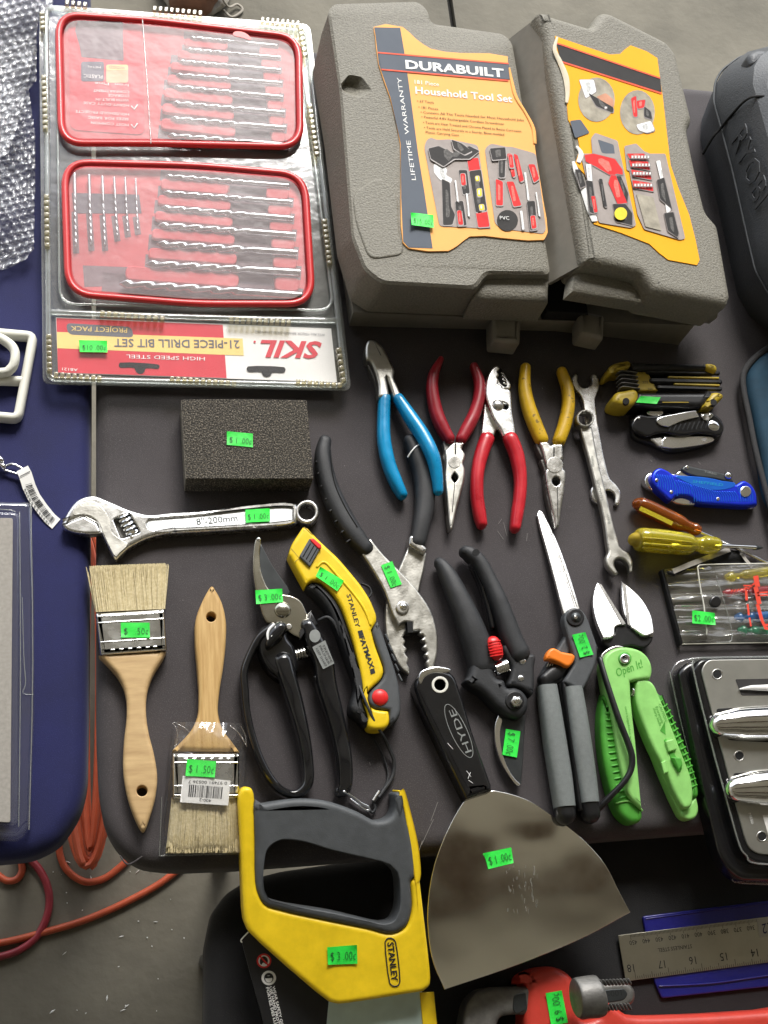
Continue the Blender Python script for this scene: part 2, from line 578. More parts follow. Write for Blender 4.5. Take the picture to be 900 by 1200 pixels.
mat('ink', (.012, .012, .012), .6)
mat('white_ink', (.8, .8, .78), .6)
mat('grey_ink', (.2, .21, .2), .5)
mat('paper', (.74, .73, .70), .7, var=.05, vs=80)
mat('wood', (.50, .34, .165), .5, var=.18, rgb2=(.40, .255, .11), vs=34, stretch=(9, 1.2, 9), bump=.15, bs=120)
mat('wood_tan', (.52, .35, .19), .52, rgb2=(.45, .29, .145), vs=30, stretch=(8, 1.2, 8), bump=.15, bs=120)
mat('bristle', (.66, .57, .36), .5, var=.3, vs=500, rgb2=(.46, .38, .20))
mat('foam', (.034, .030, .024), .9, var=.5, vs=700, bump=1.0, bs=700, bd=.0015, speck=(900, .54, (.15, .13, .10)))
mat('foam_side', (.15, .135, .11), .9, var=.5, vs=900, bump=1.0, bs=900, bd=.001)
# ================================================================== setting
mat('case_grey', (.185, .174, .142), .62, var=.2, vs=600, bump=.7, bs=650, bd=.0012)
mat('case_smooth', (.20, .185, .155), .55, var=.08, vs=120, bump=.1, bs=600)
mat('case_dark', (.066, .071, .078), .5, var=.14, vs=500, bump=.4, bs=700, bd=.0008)
mat('cord_orange', (.42, .075, .03), .45, var=.12, vs=60)
mat('cord_red', (.22, .02, .03), .45, var=.15, vs=60)
film('clear_film', gloss=.07, rough=.05, haze=.04, bump=.5, bs=45)
film('clear_crinkle', gloss=.12, rough=.10, haze=.06, bump=1.0, bs=120, bd=.004)
film('clear_shell', tint=(.80, .83, .82), gloss=.07, rough=.12, haze=.20, hcol=(.60, .61, .58), bump=.35, bs=30, fres=.8)  # pale haze colour stands in for sky reflected in the clear plastic
film('clear_lid', tint=(.93, .93, .93), gloss=.014, rough=.26, haze=.18, hcol=(.82, .70, .71), bump=.6, bs=30, fres=.12)  # pinkish haze colour paints the sky's glare onto the lids
film('card_film', tint=(.96, .96, .96), gloss=.012, rough=.2, haze=.06, hcol=(.8, .76, .76), bump=.5, bs=30, fres=.12)
film('bubble_film', tint=(.95, .95, .96), gloss=.12, rough=.16, haze=.22, hcol=(.74, .76, .80), bump=.3, bs=300, fres=2.0)
film('rib_film', tint=(.85, .80, .62), gloss=.10, rough=.2, haze=.30, hcol=(.42, .36, .20), fres=.8)  # gold tint and haze colour imitate a golden reflection on the ribs

FL = -T       # floor height relative to the table top
def box(name, lo, hi, m, parent=None):
    x0, y0, z0 = lo; x1, y1, z1 = hi
    vs = [Vector(p) for p in ((x0, y0, z0), (x1, y0, z0), (x1, y1, z0), (x0, y1, z0), (x0, y0, z1), (x1, y0, z1), (x1, y1, z1), (x0, y1, z1))]
    fs = [(3, 2, 1, 0), (4, 5, 6, 7), (0, 1, 5, 4), (1, 2, 6, 5), (2, 3, 7, 6), (3, 0, 4, 7)]
    return link(name, vs, fs, m, parent, smooth=False)
def sheet3(name, pts, m, parent=None):
    return link(name, [Vector(p) for p in pts], [tuple(range(len(pts)))], m, parent, smooth=False)
# ground: one dark bed, with the concrete slabs poured on it and joints left open
fl = sheet3('floor', [(-40, -40, -.016), (40, -40, -.016), (40, 60, -.016), (-40, 60, -.016)], MAT['concrete_dark'])
fl['kind'] = 'structure'
j0, j1 = W(527, 0, FL), W(532, 34, FL)
jd = (j0 - j1).normalized(); jn = Vector((jd.y, -jd.x, 0))
def slab(u0, u1, v0, v1):
    g = .005
    c = [j0 + jn * a + jd * b for a, b in ((u0 + g, v0 + g), (u1 - g, v0 + g), (u1 - g, v1 - g), (u0 + g, v1 - g))]
    vs = [Vector((p.x, p.y, -.012)) for p in c] + [Vector((p.x, p.y, 0)) for p in c]
    link('concrete_slab', vs, [(4, 5, 6, 7), (0, 1, 5, 4), (1, 2, 6, 5), (2, 3, 7, 6), (3, 0, 4, 7)], MAT['concrete'], fl, smooth=False)
for u in (-6, -3, 0, 3):
    for v in (-8.2, -5.2, -2.2, .8, 3.8):
        slab(u, u + 3, v, v + 3)
# unseen garage added for one-sided daylight: roof and walls, open towards the far side
EDGE = 1.35
BEAMS = (-3.48, -2.38, -1.28, -.18, .92)
for nm, lo, hi in (('unseen_garage_ceiling', (-3.2, -4.4, 2.45), (3.4, EDGE, 2.6)), ('unseen_garage_wall', (-3.2, -4.5, 0), (3.4, -4.4, 2.6)),
                   ('unseen_garage_wall', (-3.3, -4.5, 0), (-3.2, EDGE, 2.6)), ('unseen_garage_wall', (3.4, -4.5, 0), (3.5, EDGE, 2.6))):
    box(nm, lo, hi, MAT['plaster'])['kind'] = 'structure'

mat('beam_wood', (.10, .062, .035), .7, var=.25, vs=12, stretch=(1, 12, 12))
for y in BEAMS:  # unseen beams, added to reflect as a dark band in the putty knife
    box('added_roof_beam', (-3.19, y, 2.30), (3.39, y + .11, 2.449), MAT['beam_wood'])['kind'] = 'structure'
# ------------------------------------------------------------------ tables
def table(name, label, outline, htop, m, legs, p, thick=.036):
    t = thing(name, label, 'table', p, htop)
    solid('padded_top', outline, htop - thick, htop, m, t, bev=.012, seg=5, ang=80)
    tb = MAT['dark_steel']
    for x, y in legs:
        b = W(x, y, htop - thick)
        C = [Vector((b.x, b.y, .002)), Vector((b.x + .004, b.y, T + htop - thick))]
        n = 10
        vs = [c + Vector((math.cos(i * 2 * math.pi / n) * .011, math.sin(i * 2 * math.pi / n) * .011, 0)) for c in C for i in range(n)]
        fs = [(i, (i + 1) % n, n + (i + 1) % n, n + i) for i in range(n)] + [tuple(range(n - 1, -1, -1)), tuple(range(n, 2 * n))]
        link('leg', vs, fs, tb, t)
    return t
main_o = [(112, 30), (806, 98), (1200, 136), (1200, 945), (760, 978), (490, 1000), (281, 1016), (200, 1019), (160, 1014), (134, 991), (121, 965), (115, 930), (112, 860)]
tm = table('padded_table', 'charcoal padded table with rounded corner under most of the hand tools', rr(main_o, 18), 0.0, MAT['charcoal_cloth'], [(220, 150), (1120, 170), (330, 900), (1120, 900)], (500, 600))
tube('corner_seam', [(166, 1004, .8), (150, 1013, 1.1), (141, 1003, .8)], MAT['charcoal_cloth'], tm, h=-.001)
blue_o = [(105.5, -40), (106, 450), (105, 600), (103, 830), (101, 918), (92, 952), (68, 988), (36, 1004), (0, 1008), (-560, 1030), (-560, -90)]
tl_ = table('padded_table', 'navy blue padded table on the left edge of the stall', rr(blue_o, 14), 0.0, MAT['navy_cloth'], [(20, 0), (-500, 0), (-60, 860), (-500, 950)], (-200, 500))
low_o = [(246, 1500), (240, 1210), (240.5, 1113), (249, 1070), (266, 1046), (292, 1030), (330, 1020), (406, 1009), (490, 994), (760, 965), (1200, 925), (1200, 1500)]
LOW = -.04
tk = table('padded_table', 'lower black padded table in front, under the saw and steel ruler', rr(low_o, 8), LOW, MAT['black_cloth'], [(300, 1100), (1150, 1020), (300, 1450), (1150, 1450)], (600, 1200))
# light metal strip seen between the tables through the saw handle
# ------------------------------------------------------------------ cords on the floor
def cord(label, pts, m, r, h=.006, group=None, k=8):
    t = tube('extension_cord', [(x, y, r) for x, y in pts], m, None, h=FL, th=1, k=k, n=10)
    return tag(t, label, 'cord', group)
cord('orange cord curving from the left edge to beneath the charcoal table', [(-60, 1112), (0, 1105), (50, 1093), (100, 1078), (150, 1056), (195, 1030), (240, 990), (300, 930)], MAT['cord_orange'], 4.2)
cord('dark red cord hanging in a loop below the blue table corner', [(-40, 1128), (0, 1121), (25, 1112), (44, 1096), (56, 1070), (57, 1045), (48, 1022), (34, 1006), (10, 985)], MAT['cord_red'], 4.6)
cord('short orange cord loop on the floor between the blue and charcoal tables', [(78, 940), (70, 970), (70, 1000), (79, 1020), (98, 1033), (118, 1031), (136, 1020), (155, 1000), (165, 970)], MAT['cord_orange'], 4.2)
cord('small orange cord loop half hidden under the rounded blue corner', [(-20, 1012), (-4, 1024), (8, 1032), (20, 1030), (26, 1019), (22, 1005), (10, 990)], MAT['cord_orange'], 4.2)
# hank of orange cord lying under the gap
rk = random.Random(4)
C, A = [], []
for i in range(10 * 40):
    th = i / 40 * 2 * math.pi
    lay = (i / 40) / 10
    x = 104 + (22 + 14 * math.sin(i * .037 + 1)) * math.sin(th) * .9 + 6 * math.sin(i * .0101)
    y = 815 + (185 + 16 * math.sin(i * .021)) * math.cos(th)
    C.append(W(x, y, FL + .01 + .18 * lay + .02 * math.sin(i * .05))); A.append(.0040)
vs, fs = sweep(C, A, A, n=8)
tag(link('cord_coil', vs, fs, MAT['cord_orange']), 'coiled hank of orange extension cord seen through the gap between two tables', 'cord')
# crumbs on the floor
vs, fs = [], []
rk = random.Random(9)
for i in range(38):
    x, y = rk.uniform(60, 235), rk.uniform(985, 1195)
    c = W(x, y, FL + .001); a = rk.random() * 6.3; l = rk.uniform(.001, .0042); ww = rk.uniform(.0006, .0014)
    if rk.random() < .5: l *= .3
    d = Vector((math.cos(a), math.sin(a), 0)); s = Vector((-d.y, d.x, 0))
    b = len(vs)
    vs += [c - d * l, c + s * ww, c + d * l, c - s * ww, c + Vector((0, 0, .001))]
    fs += [(b, b + 3, b + 4), (b + 3, b + 2, b + 4), (b + 2, b + 1, b + 4), (b + 1, b, b + 4)]
tag(link('floor_debris', vs, fs, MAT['paper'], kind='stuff', smooth=False), 'pale crumbs and flakes scattered on the concrete floor', 'debris', kind='stuff')
# lint on the charcoal cloth
vs, fs = [], []
for (x0, y0, x1, y1) in [(588, 608, 584, 614), (590, 612, 594, 628), (583, 622, 590, 632), (618, 625, 617, 634), (635, 454, 636, 456), (762, 539, 764, 541), (818, 541, 821, 544), (433, 447, 434, 448), (495, 985, 489, 1003), (513, 940, 505, 962), (508, 960, 494, 990), (542, 659, 545, 662), (433, 893, 434, 897), (700, 560, 703, 561)]:
    a, b = W(x0, y0, .0006), W(x1, y1, .0006)
    s = (b - a).cross(Vector((0, 0, 1))).normalized() * .00016
    k = len(vs); vs += [a - s, a + s, b + s, b - s]; fs.append((k, k + 3, k + 2, k + 1))
rk = random.Random(21)
for i in range(90):
    x, y = rk.uniform(120, 890), rk.uniform(470, 960)
    c = W(x, y, .0006); k = len(vs); r = rk.uniform(.00012, .0004)
    vs += [c + Vector((-r, 0, 0)), c + Vector((0, -r, 0)), c + Vector((r, 0, 0)), c + Vector((0, r, 0))]; fs.append((k, k + 1, k + 2, k + 3))
tag(link('table_lint', vs, fs, MAT['lint'], kind='stuff', smooth=False), 'specks of lint and hair on the charcoal cloth', 'lint', kind='stuff')
# shoe on the floor beyond the drill set
mat('shoe_leather', (.14, .060, .030), .5, var=.2, vs=60, bump=.3, bs=400)
mat('shoe_sole', (.32, .29, .24), .7)
t = thing('shoe', 'brown shoe with grey lace on the concrete beyond the drill bit set', 'shoe', (225, -10), FL)
tube('shoe_sole', [(226, -60, 42, 10, 10), (226, -10, 44, 10, 10), (224, 8, 30, 10, 10)], MAT['shoe_sole'], t, h=FL, e=3)
tube('shoe_upper', [(226, -70, 36, 50, 42), (226, -25, 39, 40, 32), (224, 3, 26, 28, 18)], MAT['shoe_leather'], t, h=FL)
tube('shoe_lace', [(258, -6, 1.6, 30, 1.6), (268, 8, 1.6, 10, 1.6), (278, 5, 1.6, 6, 1.6), (284, 12, 1.6, 4, 1.6), (272, 20, 1.6, 4, 1.6), (262, 12, 1.6, 6, 1.6)], MAT['shoe_sole'], t, h=FL)
# bubble wrap: a quilted sheet crumpled over the table corner
def bubble_sheet(name, poly, h0, amp, seed, parent):
    N = 6.2
    xs = [p[0] for p in poly]; ys = [p[1] for p in poly]
    st = .75
    from mathutils import noise
    nx, ny = int((max(xs) - min(xs)) / st), int((max(ys) - min(ys)) / st)
    def inside(x, y):
        c = False
        for i in range(len(poly)):
            (x1, y1), (x2, y2) = poly[i - 1], poly[i]
            if (y1 > y) != (y2 > y) and x < (x2 - x1) * (y - y1) / (y2 - y1) + x1: c = not c
        return c
    vs, fs, idx = [], [], {}
    pit = 9.5
    for j in range(ny + 1):
        for i in range(nx + 1):
            x, y = min(xs) + i * st, min(ys) + j * st
            if not inside(x, y): continue
            u, v = x + 5 * noise.noise((x * .02, y * .02, seed)), y * .95 + x * .25
            row = round(v / (pit * .866)); off = (row % 2) * .5
            cu = (round(u / pit - off) + off) * pit; cv = row * pit * .866
            d = math.hypot(u - cu, v - cv) / (pit * .46)
            bub = math.sqrt(max(0, 1 - d * d)) * .0042
            f = noise.fractal((x * .016, y * .016, seed), 1.0, 2.0, 4) * amp + abs(noise.noise((x * .028, y * .02, seed + 5))) * amp
            idx[i, j] = len(vs)
            vs.append(W(x, y, h0 + amp * .6 + f + bub))
    for (i, j) in idx:
        q = [(i, j), (i + 1, j), (i + 1, j + 1), (i, j + 1)]
        if all(k in idx for k in q): fs.append(tuple(idx[k] for k in reversed(q)))
    return link(name, vs, fs, MAT['bubble_film'], parent, ang=180)
t = thing('bubble_wrap', 'crumpled clear bubble wrap on the blue table beside the drill bit set', 'bubble wrap', (0, 150))
bubble_sheet('wrap_layer', [(-90, -40), (66, -40), (62, 8), (44, 30), (43, 95), (34, 105), (42, 160), (41, 250), (40, 292), (30, 305), (8, 316), (-90, 322)], .004, .010, 1.3, t)
bubble_sheet('wrap_layer', [(-90, -40), (50, -40), (44, 40), (33, 100), (20, 150), (10, 180), (-90, 240)], .016, .012, 7.7, t)
# ================================================================== drill bit set in its clear pack
mat('tray_red', (.55, .028, .03), .35, var=.07, vs=30, coat=.3)
mat('tray_pink', (.58, .10, .11), .65, var=.10, vs=30, spec=.2)  # the red plastic, paled: glare of the lid is mixed into the colour
mat('tray_slot', (.14, .085, .10), .6, var=.15, vs=60)
mat('tray_slot_dark', (.075, .065, .09), .6, var=.15, vs=60)
mat('card_red', (.62, .045, .065), .65, var=.05, spec=.2)
mat('card_yellow', (.85, .62, .22), .65, var=.04, spec=.2)
mat('card_white', (.80, .79, .76), .65, var=.03, spec=.2)
mat('card_ink', (.07, .08, .12), .65, spec=.2)
mat('card_pill', (.14, .14, .16), .65, spec=.2)
mat('card_kraft', (.62, .42, .20), .6)
t = thing('drill_bit_set', 'clear blister pack of drill bits in a red case, printed card at its near end', 'drill bit set', (230, 240))
PL = Plane((50, 440, .012), (405, 450, .012), (60, 20, .020))
shell_o = rr([(45, 4), (364, 28), (412, 458), (50, 450)], 10, 6)
inner = [rr([(62, 14), (352, 38), (394, 366), (66, 358)], 14, 5), rr([(64, 372), (390, 384), (396, 450), (67, 437)], 5, 4)]
solid('clear_flange', shell_o, .0012, PL, MAT['clear_shell'], t, bev=.0005, seg=1)
# raised rims of the pack
def rim(name, o, r, hh, m, k=1):
    pts = [(x, y, r, hh) for x, y in o]
    return tube(name, pts, m, t, h=PL, k=k, closed=True, n=10, th=.9)
rim('clear_rim', rr([(54, 9), (359, 34), (405, 452), (57, 444)], 10, 6), 3.6, 3, MAT['clear_shell'])
rim('clear_rim', rr([(66, 18), (350, 42), (391, 364), (70, 356)], 20, 6), 1.8, 4, MAT['clear_shell'])
tube('clear_rim', [(62, 366, 4, 3), (228, 372, 4, 3), (396, 376, 4, 3)], MAT['clear_shell'], t, h=PL)
# embossed ladders of small blocks along the rim
def ladder(a, b, n, wpx):
    vs, fs = [], []
    d = Vector((b[0] - a[0], b[1] - a[1])); L = d.length; d /= L; s = Vector((-d.y, d.x))
    st = L / n
    for i in range(n):
        c = Vector(a) + d * st * (i + .5)
        q = [c - d * st * .36 - s * wpx, c + d * st * .36 - s * wpx, c + d * st * .36 + s * wpx, c - d * st * .36 + s * wpx]
        v2, f2 = solid_geo([(p.x, p.y) for p in q], .004, PL.up(.0085), .0008, 2)
        o = len(vs); vs += v2; fs += [tuple(x + o for x in f) for f in f2]
    link('embossed_ladder', vs, fs, MAT['rib_film'], t, ang=50)
for a, b, n in [((49, 12), (50, 34), 4), ((51, 86), (53, 152), 10), ((54, 226), (55, 290), 9), ((57, 390), (58, 436), 7), ((62, 438), (120, 443), 8),
                ((75, 2), (103, 5), 4), ((178, 9), (238, 15), 9), ((305, 22), (352, 27), 8), ((352, 29), (358, 66), 6), ((363, 120), (372, 182), 10), ((380, 255), (387, 310), 9), ((397, 406), (403, 448), 6),
                ((346, 447), (402, 451), 8), ((198, 443), (278, 449), 11), ((116, 366), (194, 373), 10), ((268, 373), (342, 377), 11)]:
    ladder(a, b, n, 3.0)
# red case halves
IN = PL.up(.0016)
def bay(o, r, tray_name):
    tr = solid('tray_half', rr(o, r, 8), .001, IN, MAT['tray_pink'], t, bev=.0004, seg=1)
    pts = [(x, y, 4.2, 5) for x, y in rr(o, r, 8)]
    tube('tray_rim', pts, MAT['tray_red'], tr, h=IN, k=1, closed=True, n=12, th=.9)
    return tr
up = bay([(68, 17), (176, 24), (350, 44), (352, 172), (178, 168), (72, 168)], 26, 'upper')
lo = bay([(75, 190), (230, 194), (357, 205), (366, 356), (230, 356), (80, 344)], 30, 'lower')
up_rows = [((215.6, 41), (222, 44), (324.5, 54)), ((213, 56.5), (218, 58), (328, 68)), ((200, 69), (209, 72), (328.5, 82.7)), ((196.7, 84), (205.5, 88), (330, 98)),
           ((192, 99), (203, 102), (330.7, 114.5)), ((189, 117), (201, 121), (333, 132.7)), ((188, 134), (199, 139), (334.4, 150.7)), ((185.5, 154), (195.5, 159), (337, 171))]
lo_rows = [((188, 205), (193, 206.5), (337.8, 218)), ((185, 224.5), (191, 226), (342, 237.5)), ((181, 242), (188, 243.5), (343, 256.7)), ((178, 262), (184.4, 264), (345.5, 276)),
           ((174, 284), (183, 286), (347.8, 297)), ((170, 308), (170, 309.5), (351, 320)), ((120, 330), (139, 332.5), (353, 347))]
def band(a, b, w0, w1):
    d = Vector((b[0] - a[0], b[1] - a[1])).normalized(); s = Vector((-d.y, d.x))
    A, B = Vector(a), Vector(b)
    return [tuple(A - s * w0), tuple(B - s * w1), tuple(B + s * w1), tuple(A + s * w0)]
def drill(a, b, r, parent, flute=.62):
    A, B = pos(a[0], a[1], IN.up(.0045)), pos(b[0], b[1], IN.up(.0045))
    R = r * mmpx(a[0], a[1], IN)
    d = B - A; L = d.length; tt = d / L; s = tt.cross(IN.n).normalized(); u = s.cross(tt)
    n, K = 14, 46
    vs, fs = [], []
    pitch = max(R * 9, .012)
    for i in range(K + 1):
        f = i / K * L
        tip = min(1, f / (R * 1.3))
        fl_ = f < L * flute
        dep = .52 if fl_ else 0.0
        if not fl_: dep = max(0, .52 * (1 - (f - L * flute) / (R * 3)))
        for k in range(n):
            th = k * 2 * math.pi / n
            rr_ = R * tip * (1 - dep * max(0, math.cos(2 * (th - f / pitch * 2 * math.pi))) ** 1.2)
            vs.append(A + tt * f + (s * math.cos(th) + u * math.sin(th)) * max(rr_, 1e-5))
    for i in range(K):
        for k in range(n):
            l = (k + 1) % n
            fs.append((i * n + k, i * n + l, i * n + n + l, i * n + n + k))
    fs.append(tuple(range(K * n, K * n + n)))
    link('drill_bit', vs, fs, MAT['bit_steel'], parent, ang=60)
def rows(R, parent, xl, xr, r0, r1):
    n = len(R)
    for i, (sl, a, b) in enumerate(R):
        rad = r0 + (r1 - r0) * i / (n - 1)
        sheet('bit_slot', band(sl, (b[0] + 2, b[1]), rad * 1.9, rad * 1.5), IN.up(.0002), MAT['tray_slot'], parent)
        drill(a, b, rad, parent)
    # dark well across the middle, then the raised pads between the bits
    xa0, xa1 = xl
    sheet('finger_well', [(xa0[0], xa0[1]), (xr[0][0], xr[0][1]), (xr[1][0], xr[1][1]), (xa1[0], xa1[1])], IN.up(.0001), MAT['tray_slot_dark'], parent)
    for i in range(n - 1):
        m0 = lerp(R[i][0], R[i + 1][0], .5); m1 = lerp(R[i][2], R[i + 1][2], .5)
        gap = abs(R[i + 1][2][1] - R[i][2][1]) * .5
        rad = r0 + (r1 - r0) * (i + .5) / (n - 1)
        f = i / max(1, n - 2)
        ex = xa0[0] + (xa1[0] - xa0[0]) * f
        sx = xr[0][0] + (xr[1][0] - xr[0][0]) * f
        at = lambda x: lerp(m0, m1, (x - m0[0]) / (m1[0] - m0[0]))
        hw = max(1.5, gap - rad * .9)
        for p0, p1 in ((at(m0[0] + 2), at(ex)), (at(sx), at(m1[0] - 1))):
            solid('finger_pad', rr(band(p0, p1, hw, hw), hw * .8, 3), .003, IN.up(.004), MAT['tray_pink'], parent, bev=.0012, seg=2)
rows(up_rows, up, ((266, 46), (276, 168)), ((304, 48), (318, 172)), 2.3, 4.0)
rows(lo_rows, lo, ((268, 208), (280, 342)), ((312, 214), (322, 346)), 3.2, 5.8)
for a, b, r in [((87.3, 203), (89.3, 292), 2.0), ((104.4, 205), (107.3, 289), 1.9), ((120, 206.7), (123.3, 289), 1.7), ((133.8, 207.8), (137.8, 277.8), 1.5), ((146.7, 207.8), (150, 273), 1.3), ((159, 209), (161.8, 270), 1.1)]:
    sheet('bit_slot', band((a[0], a[1] + 45), (b[0], b[1] + 5), 3.6, 3.6), IN.up(.0002), MAT['tray_slot'], lo)
    drill(b, a, r, lo)
sheet('finger_well', [(84, 226), (163, 228), (166, 250), (87, 250)], IN.up(.00025), MAT['tray_slot_dark'], lo)
sheet('bit_slot', [(97, 311), (150, 313), (152, 335), (99, 336)], IN.up(.0002), MAT['tray_slot'], lo)
# printed leaflet in the upper half
lf = sheet('leaflet', rr([(80, 22), (166, 28), (170, 158), (82, 152)], 10, 5), IN.up(.0006), MAT['card_red'], up)
sheet('printed_block', Z((40, 0, 4.5), [(230, 110), (468, 110), (472, 320), (250, 300), (240, 240), (215, 160)]), IN.up(.0008), MAT['tray_slot'], lf)
sheet('printed_block', rr(Z((40, 0, 4.5), quad(248, 325, 368, 428)), 3), IN.up(.0009), MAT['card_ink'], lf)
sheet('printed_block', rr(Z((40, 0, 4.5), quad(380, 340, 496, 436)), 3), IN.up(.0009), MAT['card_kraft'], lf)
sheet('printed_block', rr(Z((40, 0, 4.5), quad(382, 342, 494, 370)), 2), IN.up(.001), MAT['card_yellow'], lf)
z4 = (40, 0, 4.5)
def zt(s, a, b, hpx, m='white_ink', o=z4, h=None, par=None, **kw):
    p = Z(o, [a, b])
    return text(s, p[0], p[1], h or IN.up(.0012), MAT[m], par or lf, hpx=hpx, **kw)
for s, a, b in [('MOST COMMON', (498, 652), (300, 640)), ('SIZES FOR BASIC', (498, 622), (285, 612)), ('HOUSEHOLD PROJECTS', (500, 597), (220, 580)), ('HEAVY-DUTY CASE', (500, 550), (260, 535)),
                ('WITH BUILT-IN', (500, 522), (325, 517)), ('STORAGE', (502, 499), (390, 495)), ('COMPARTMENT', (502, 478), (312, 470)), ('Iron  Pine', (498, 443), (320, 432))]:
    zt(s, a, b, 3.6)
zt('METAL', (350, 350), (280, 346), 3.0); zt('PLASTIC', (360, 396), (262, 390), 5); zt('WOOD', (480, 350), (395, 345), 4.0, 'ink')
for y in (650, 552):
    p = Z(z4, [(545, y), (528, y + 24), (512, y + 6)])
    tube('check_mark', [(x, yy, .8, .1, .05) for x, yy in p], MAT['white_ink'], lf, h=IN.up(.0011), k=1)
# clear lids over both halves
LID = IN.up(.009)
lid = solid('clear_lid', rr([(74, 22), (176, 29), (345, 49), (347, 167), (178, 163), (77, 163)], 22, 7), .0006, LID, MAT['clear_lid'], t, bev=.0003, seg=1)
lid = solid('clear_lid', rr([(80, 195), (230, 199), (352, 210), (360, 351), (230, 351), (85, 339)], 26, 7), .0006, LID, MAT['clear_lid'], t, bev=.0003, seg=1)
solid('clear_lid', [(64, 371), (389, 384), (396, 449), (67, 438)], .0006, PL.up(.0036), MAT['card_film'], t, bev=.0003, seg=1)
tube('hinge_line', [(167, 23, .8, .6, .5), (172, 90, .8, .6, .5), (177, 168, .8, .6, .5)], MAT['clear_shell'], t, h=LID)
sheet('red_smudge', sm([(273, 39), (283, 37), (292, 42), (294, 46), (284, 44)]), LID.up(.0003), MAT['red_plastic'], t)
# printed card at the hanging end
CD = PL.up(.0008)
card = solid('header_card', [(65.5, 372), (388, 385), (395, 448), (68, 437)], .0004, CD, MAT['card_white'], t, bev=.0001, seg=1)
sheet('red_print', [(66, 372.5), (261, 380.5), (265.6, 443), (68, 436.5)], CD.up(.0002), MAT['card_red'], card)
sheet('yellow_print', [(66.7, 389), (284.4, 396.7), (285.6, 416.7), (67, 408)], CD.up(.0003), MAT['card_yellow'], card)
sheet('pill_print', rr([(77, 378.5), (154, 383), (157, 395.5), (80, 392)], 6, 5), CD.up(.0004), MAT['card_pill'], card)
c4 = CD.up(.0006)
text('PROJECT PACK', (149, 384.5), (83, 382), c4, MAT['card_yellow'], card, hpx=6.2)
text('21-PIECE DRILL BIT SET', (280.5, 399), (134, 397), c4, MAT['card_pill'], card, hpx=10, bold=.012)
text('HIGH SPEED STEEL', (240, 418.5), (148, 415.5), c4, MAT['white_ink'], card, hpx=4.6)
text('AB121', (91, 432), (73, 430.8), c4, MAT['white_ink'], card, hpx=3.4)
text('SKIL', (377, 401), (305, 399), c4, MAT['card_red'], card, hpx=20.5, bold=.03, shear=.3)
disc('dot_print', 298.5, 400.5, 1.4, -.1, .0, MAT['card_red'], card) if False else sheet('dot_print', circ(298.5, 400.5, 1.4, 10), c4, MAT['card_red'], card)
text('FITS ALL MAJOR BRAND DRILLS/DRIVERS', (380, 391), (299, 387), c4, MAT['card_pill'], card, hpx=2.6)
for o in (A5o for A5o in ((40, 340, 4.5, [(452, 382), (655, 392), (662, 402), (655, 414), (588, 412), (580, 432), (560, 441), (540, 432), (528, 410), (455, 408), (446, 398)]),
                          (220, 340, 4.5, [(318, 402), (508, 406), (516, 418), (508, 434), (445, 435), (436, 450), (416, 457), (398, 450), (388, 432), (320, 430), (310, 416)]))):
    sheet('hang_hole', sm(Z(o[:3], o[3]), 3), c4, MAT['black_and_shade'], card)
sticker(t, [(92.5, 398.5), (125.5, 399.2), (126, 413), (93.5, 412.5)], PL.up(.0040), '$10 .00¢')
PLs = t
# ================================================================== household tool set in a moulded case
mat('label_orange', (.86, .42, .13), .65, var=.03, vs=30, spec=.2)
mat('label_orange2', (.85, .38, .015), .65, var=.03, vs=30, spec=.2)
mat('label_slate', (.10, .115, .14), .65, var=.05, spec=.2)
mat('label_dark', (.035, .033, .032), .65, spec=.2)
mat('label_line', (.75, .11, .06), .65, spec=.2)
mat('label_grey', (.33, .29, .27), .65, var=.1, vs=90, spec=.2)
mat('label_edge', (.22, .19, .18), .4)
mat('pic_red', (.62, .03, .03), .65, spec=.2)
mat('pic_skin', (.5, .25, .16), .65, var=.2, vs=60, spec=.2)
mat('pic_wall', (.33, .30, .24), .65, var=.3, vs=80, spec=.2)
mat('pic_yellow', (.75, .6, .05), .65, spec=.2)
mat('pic_white', (.78, .78, .76), .65, spec=.2)
mat('pic_red2', (.78, .16, .13), .65, var=.3, vs=500, spec=.2)
mat('pic_dark2', (.11, .105, .10), .65, var=.4, vs=500, spec=.2)
mat('pic_grey2', (.5, .5, .49), .65, var=.3, vs=500, spec=.2)
mat('torn_paper', (.62, .55, .42), .8, var=.1)
t = thing('tool_case', 'grey moulded tool case with two printed lid doors, right door ajar', 'tool case', (620, 250))
loft('case_base', [([(372, 95), (409, 382), (650, 388), (795, 404), (775, 140), (575, 115)], 0.0), ([(368, 84), (414, 366), (650, 376), (814, 381), (790, 110), (580, 90)], .024)], MAT['case_smooth'], t)
topL = [(384, 14), (391, 5), (490, 2), (501, 12), (505, 28), (590, 40), (600, 50), (645, 322), (570, 321), (557, 339), (447, 333), (427, 318), (412, 280), (398, 110)]
botL = [(366, 84), (372, 72), (470, 70), (480, 80), (484, 95), (566, 106), (576, 116), (636, 364), (566, 366), (552, 370), (430, 365), (410, 352), (395, 300), (380, 170)]
midL = [tuple(lerp(a, b, .32)) for a, b in zip(topL, botL)]
rimL = [tuple(lerp(a, b, .10)) for a, b in zip(topL, botL)]
cx, cy = 500, 190
inL = [(a[0] + (cx - a[0]) * .035, a[1] + (cy - a[1]) * .03) for a in topL]
shL = [(376, 40), (384, 24), (488, 18), (499, 28), (502, 42), (586, 54), (596, 64), (644, 335), (568, 338), (555, 352), (440, 347), (418, 332), (402, 290), (388, 130)]
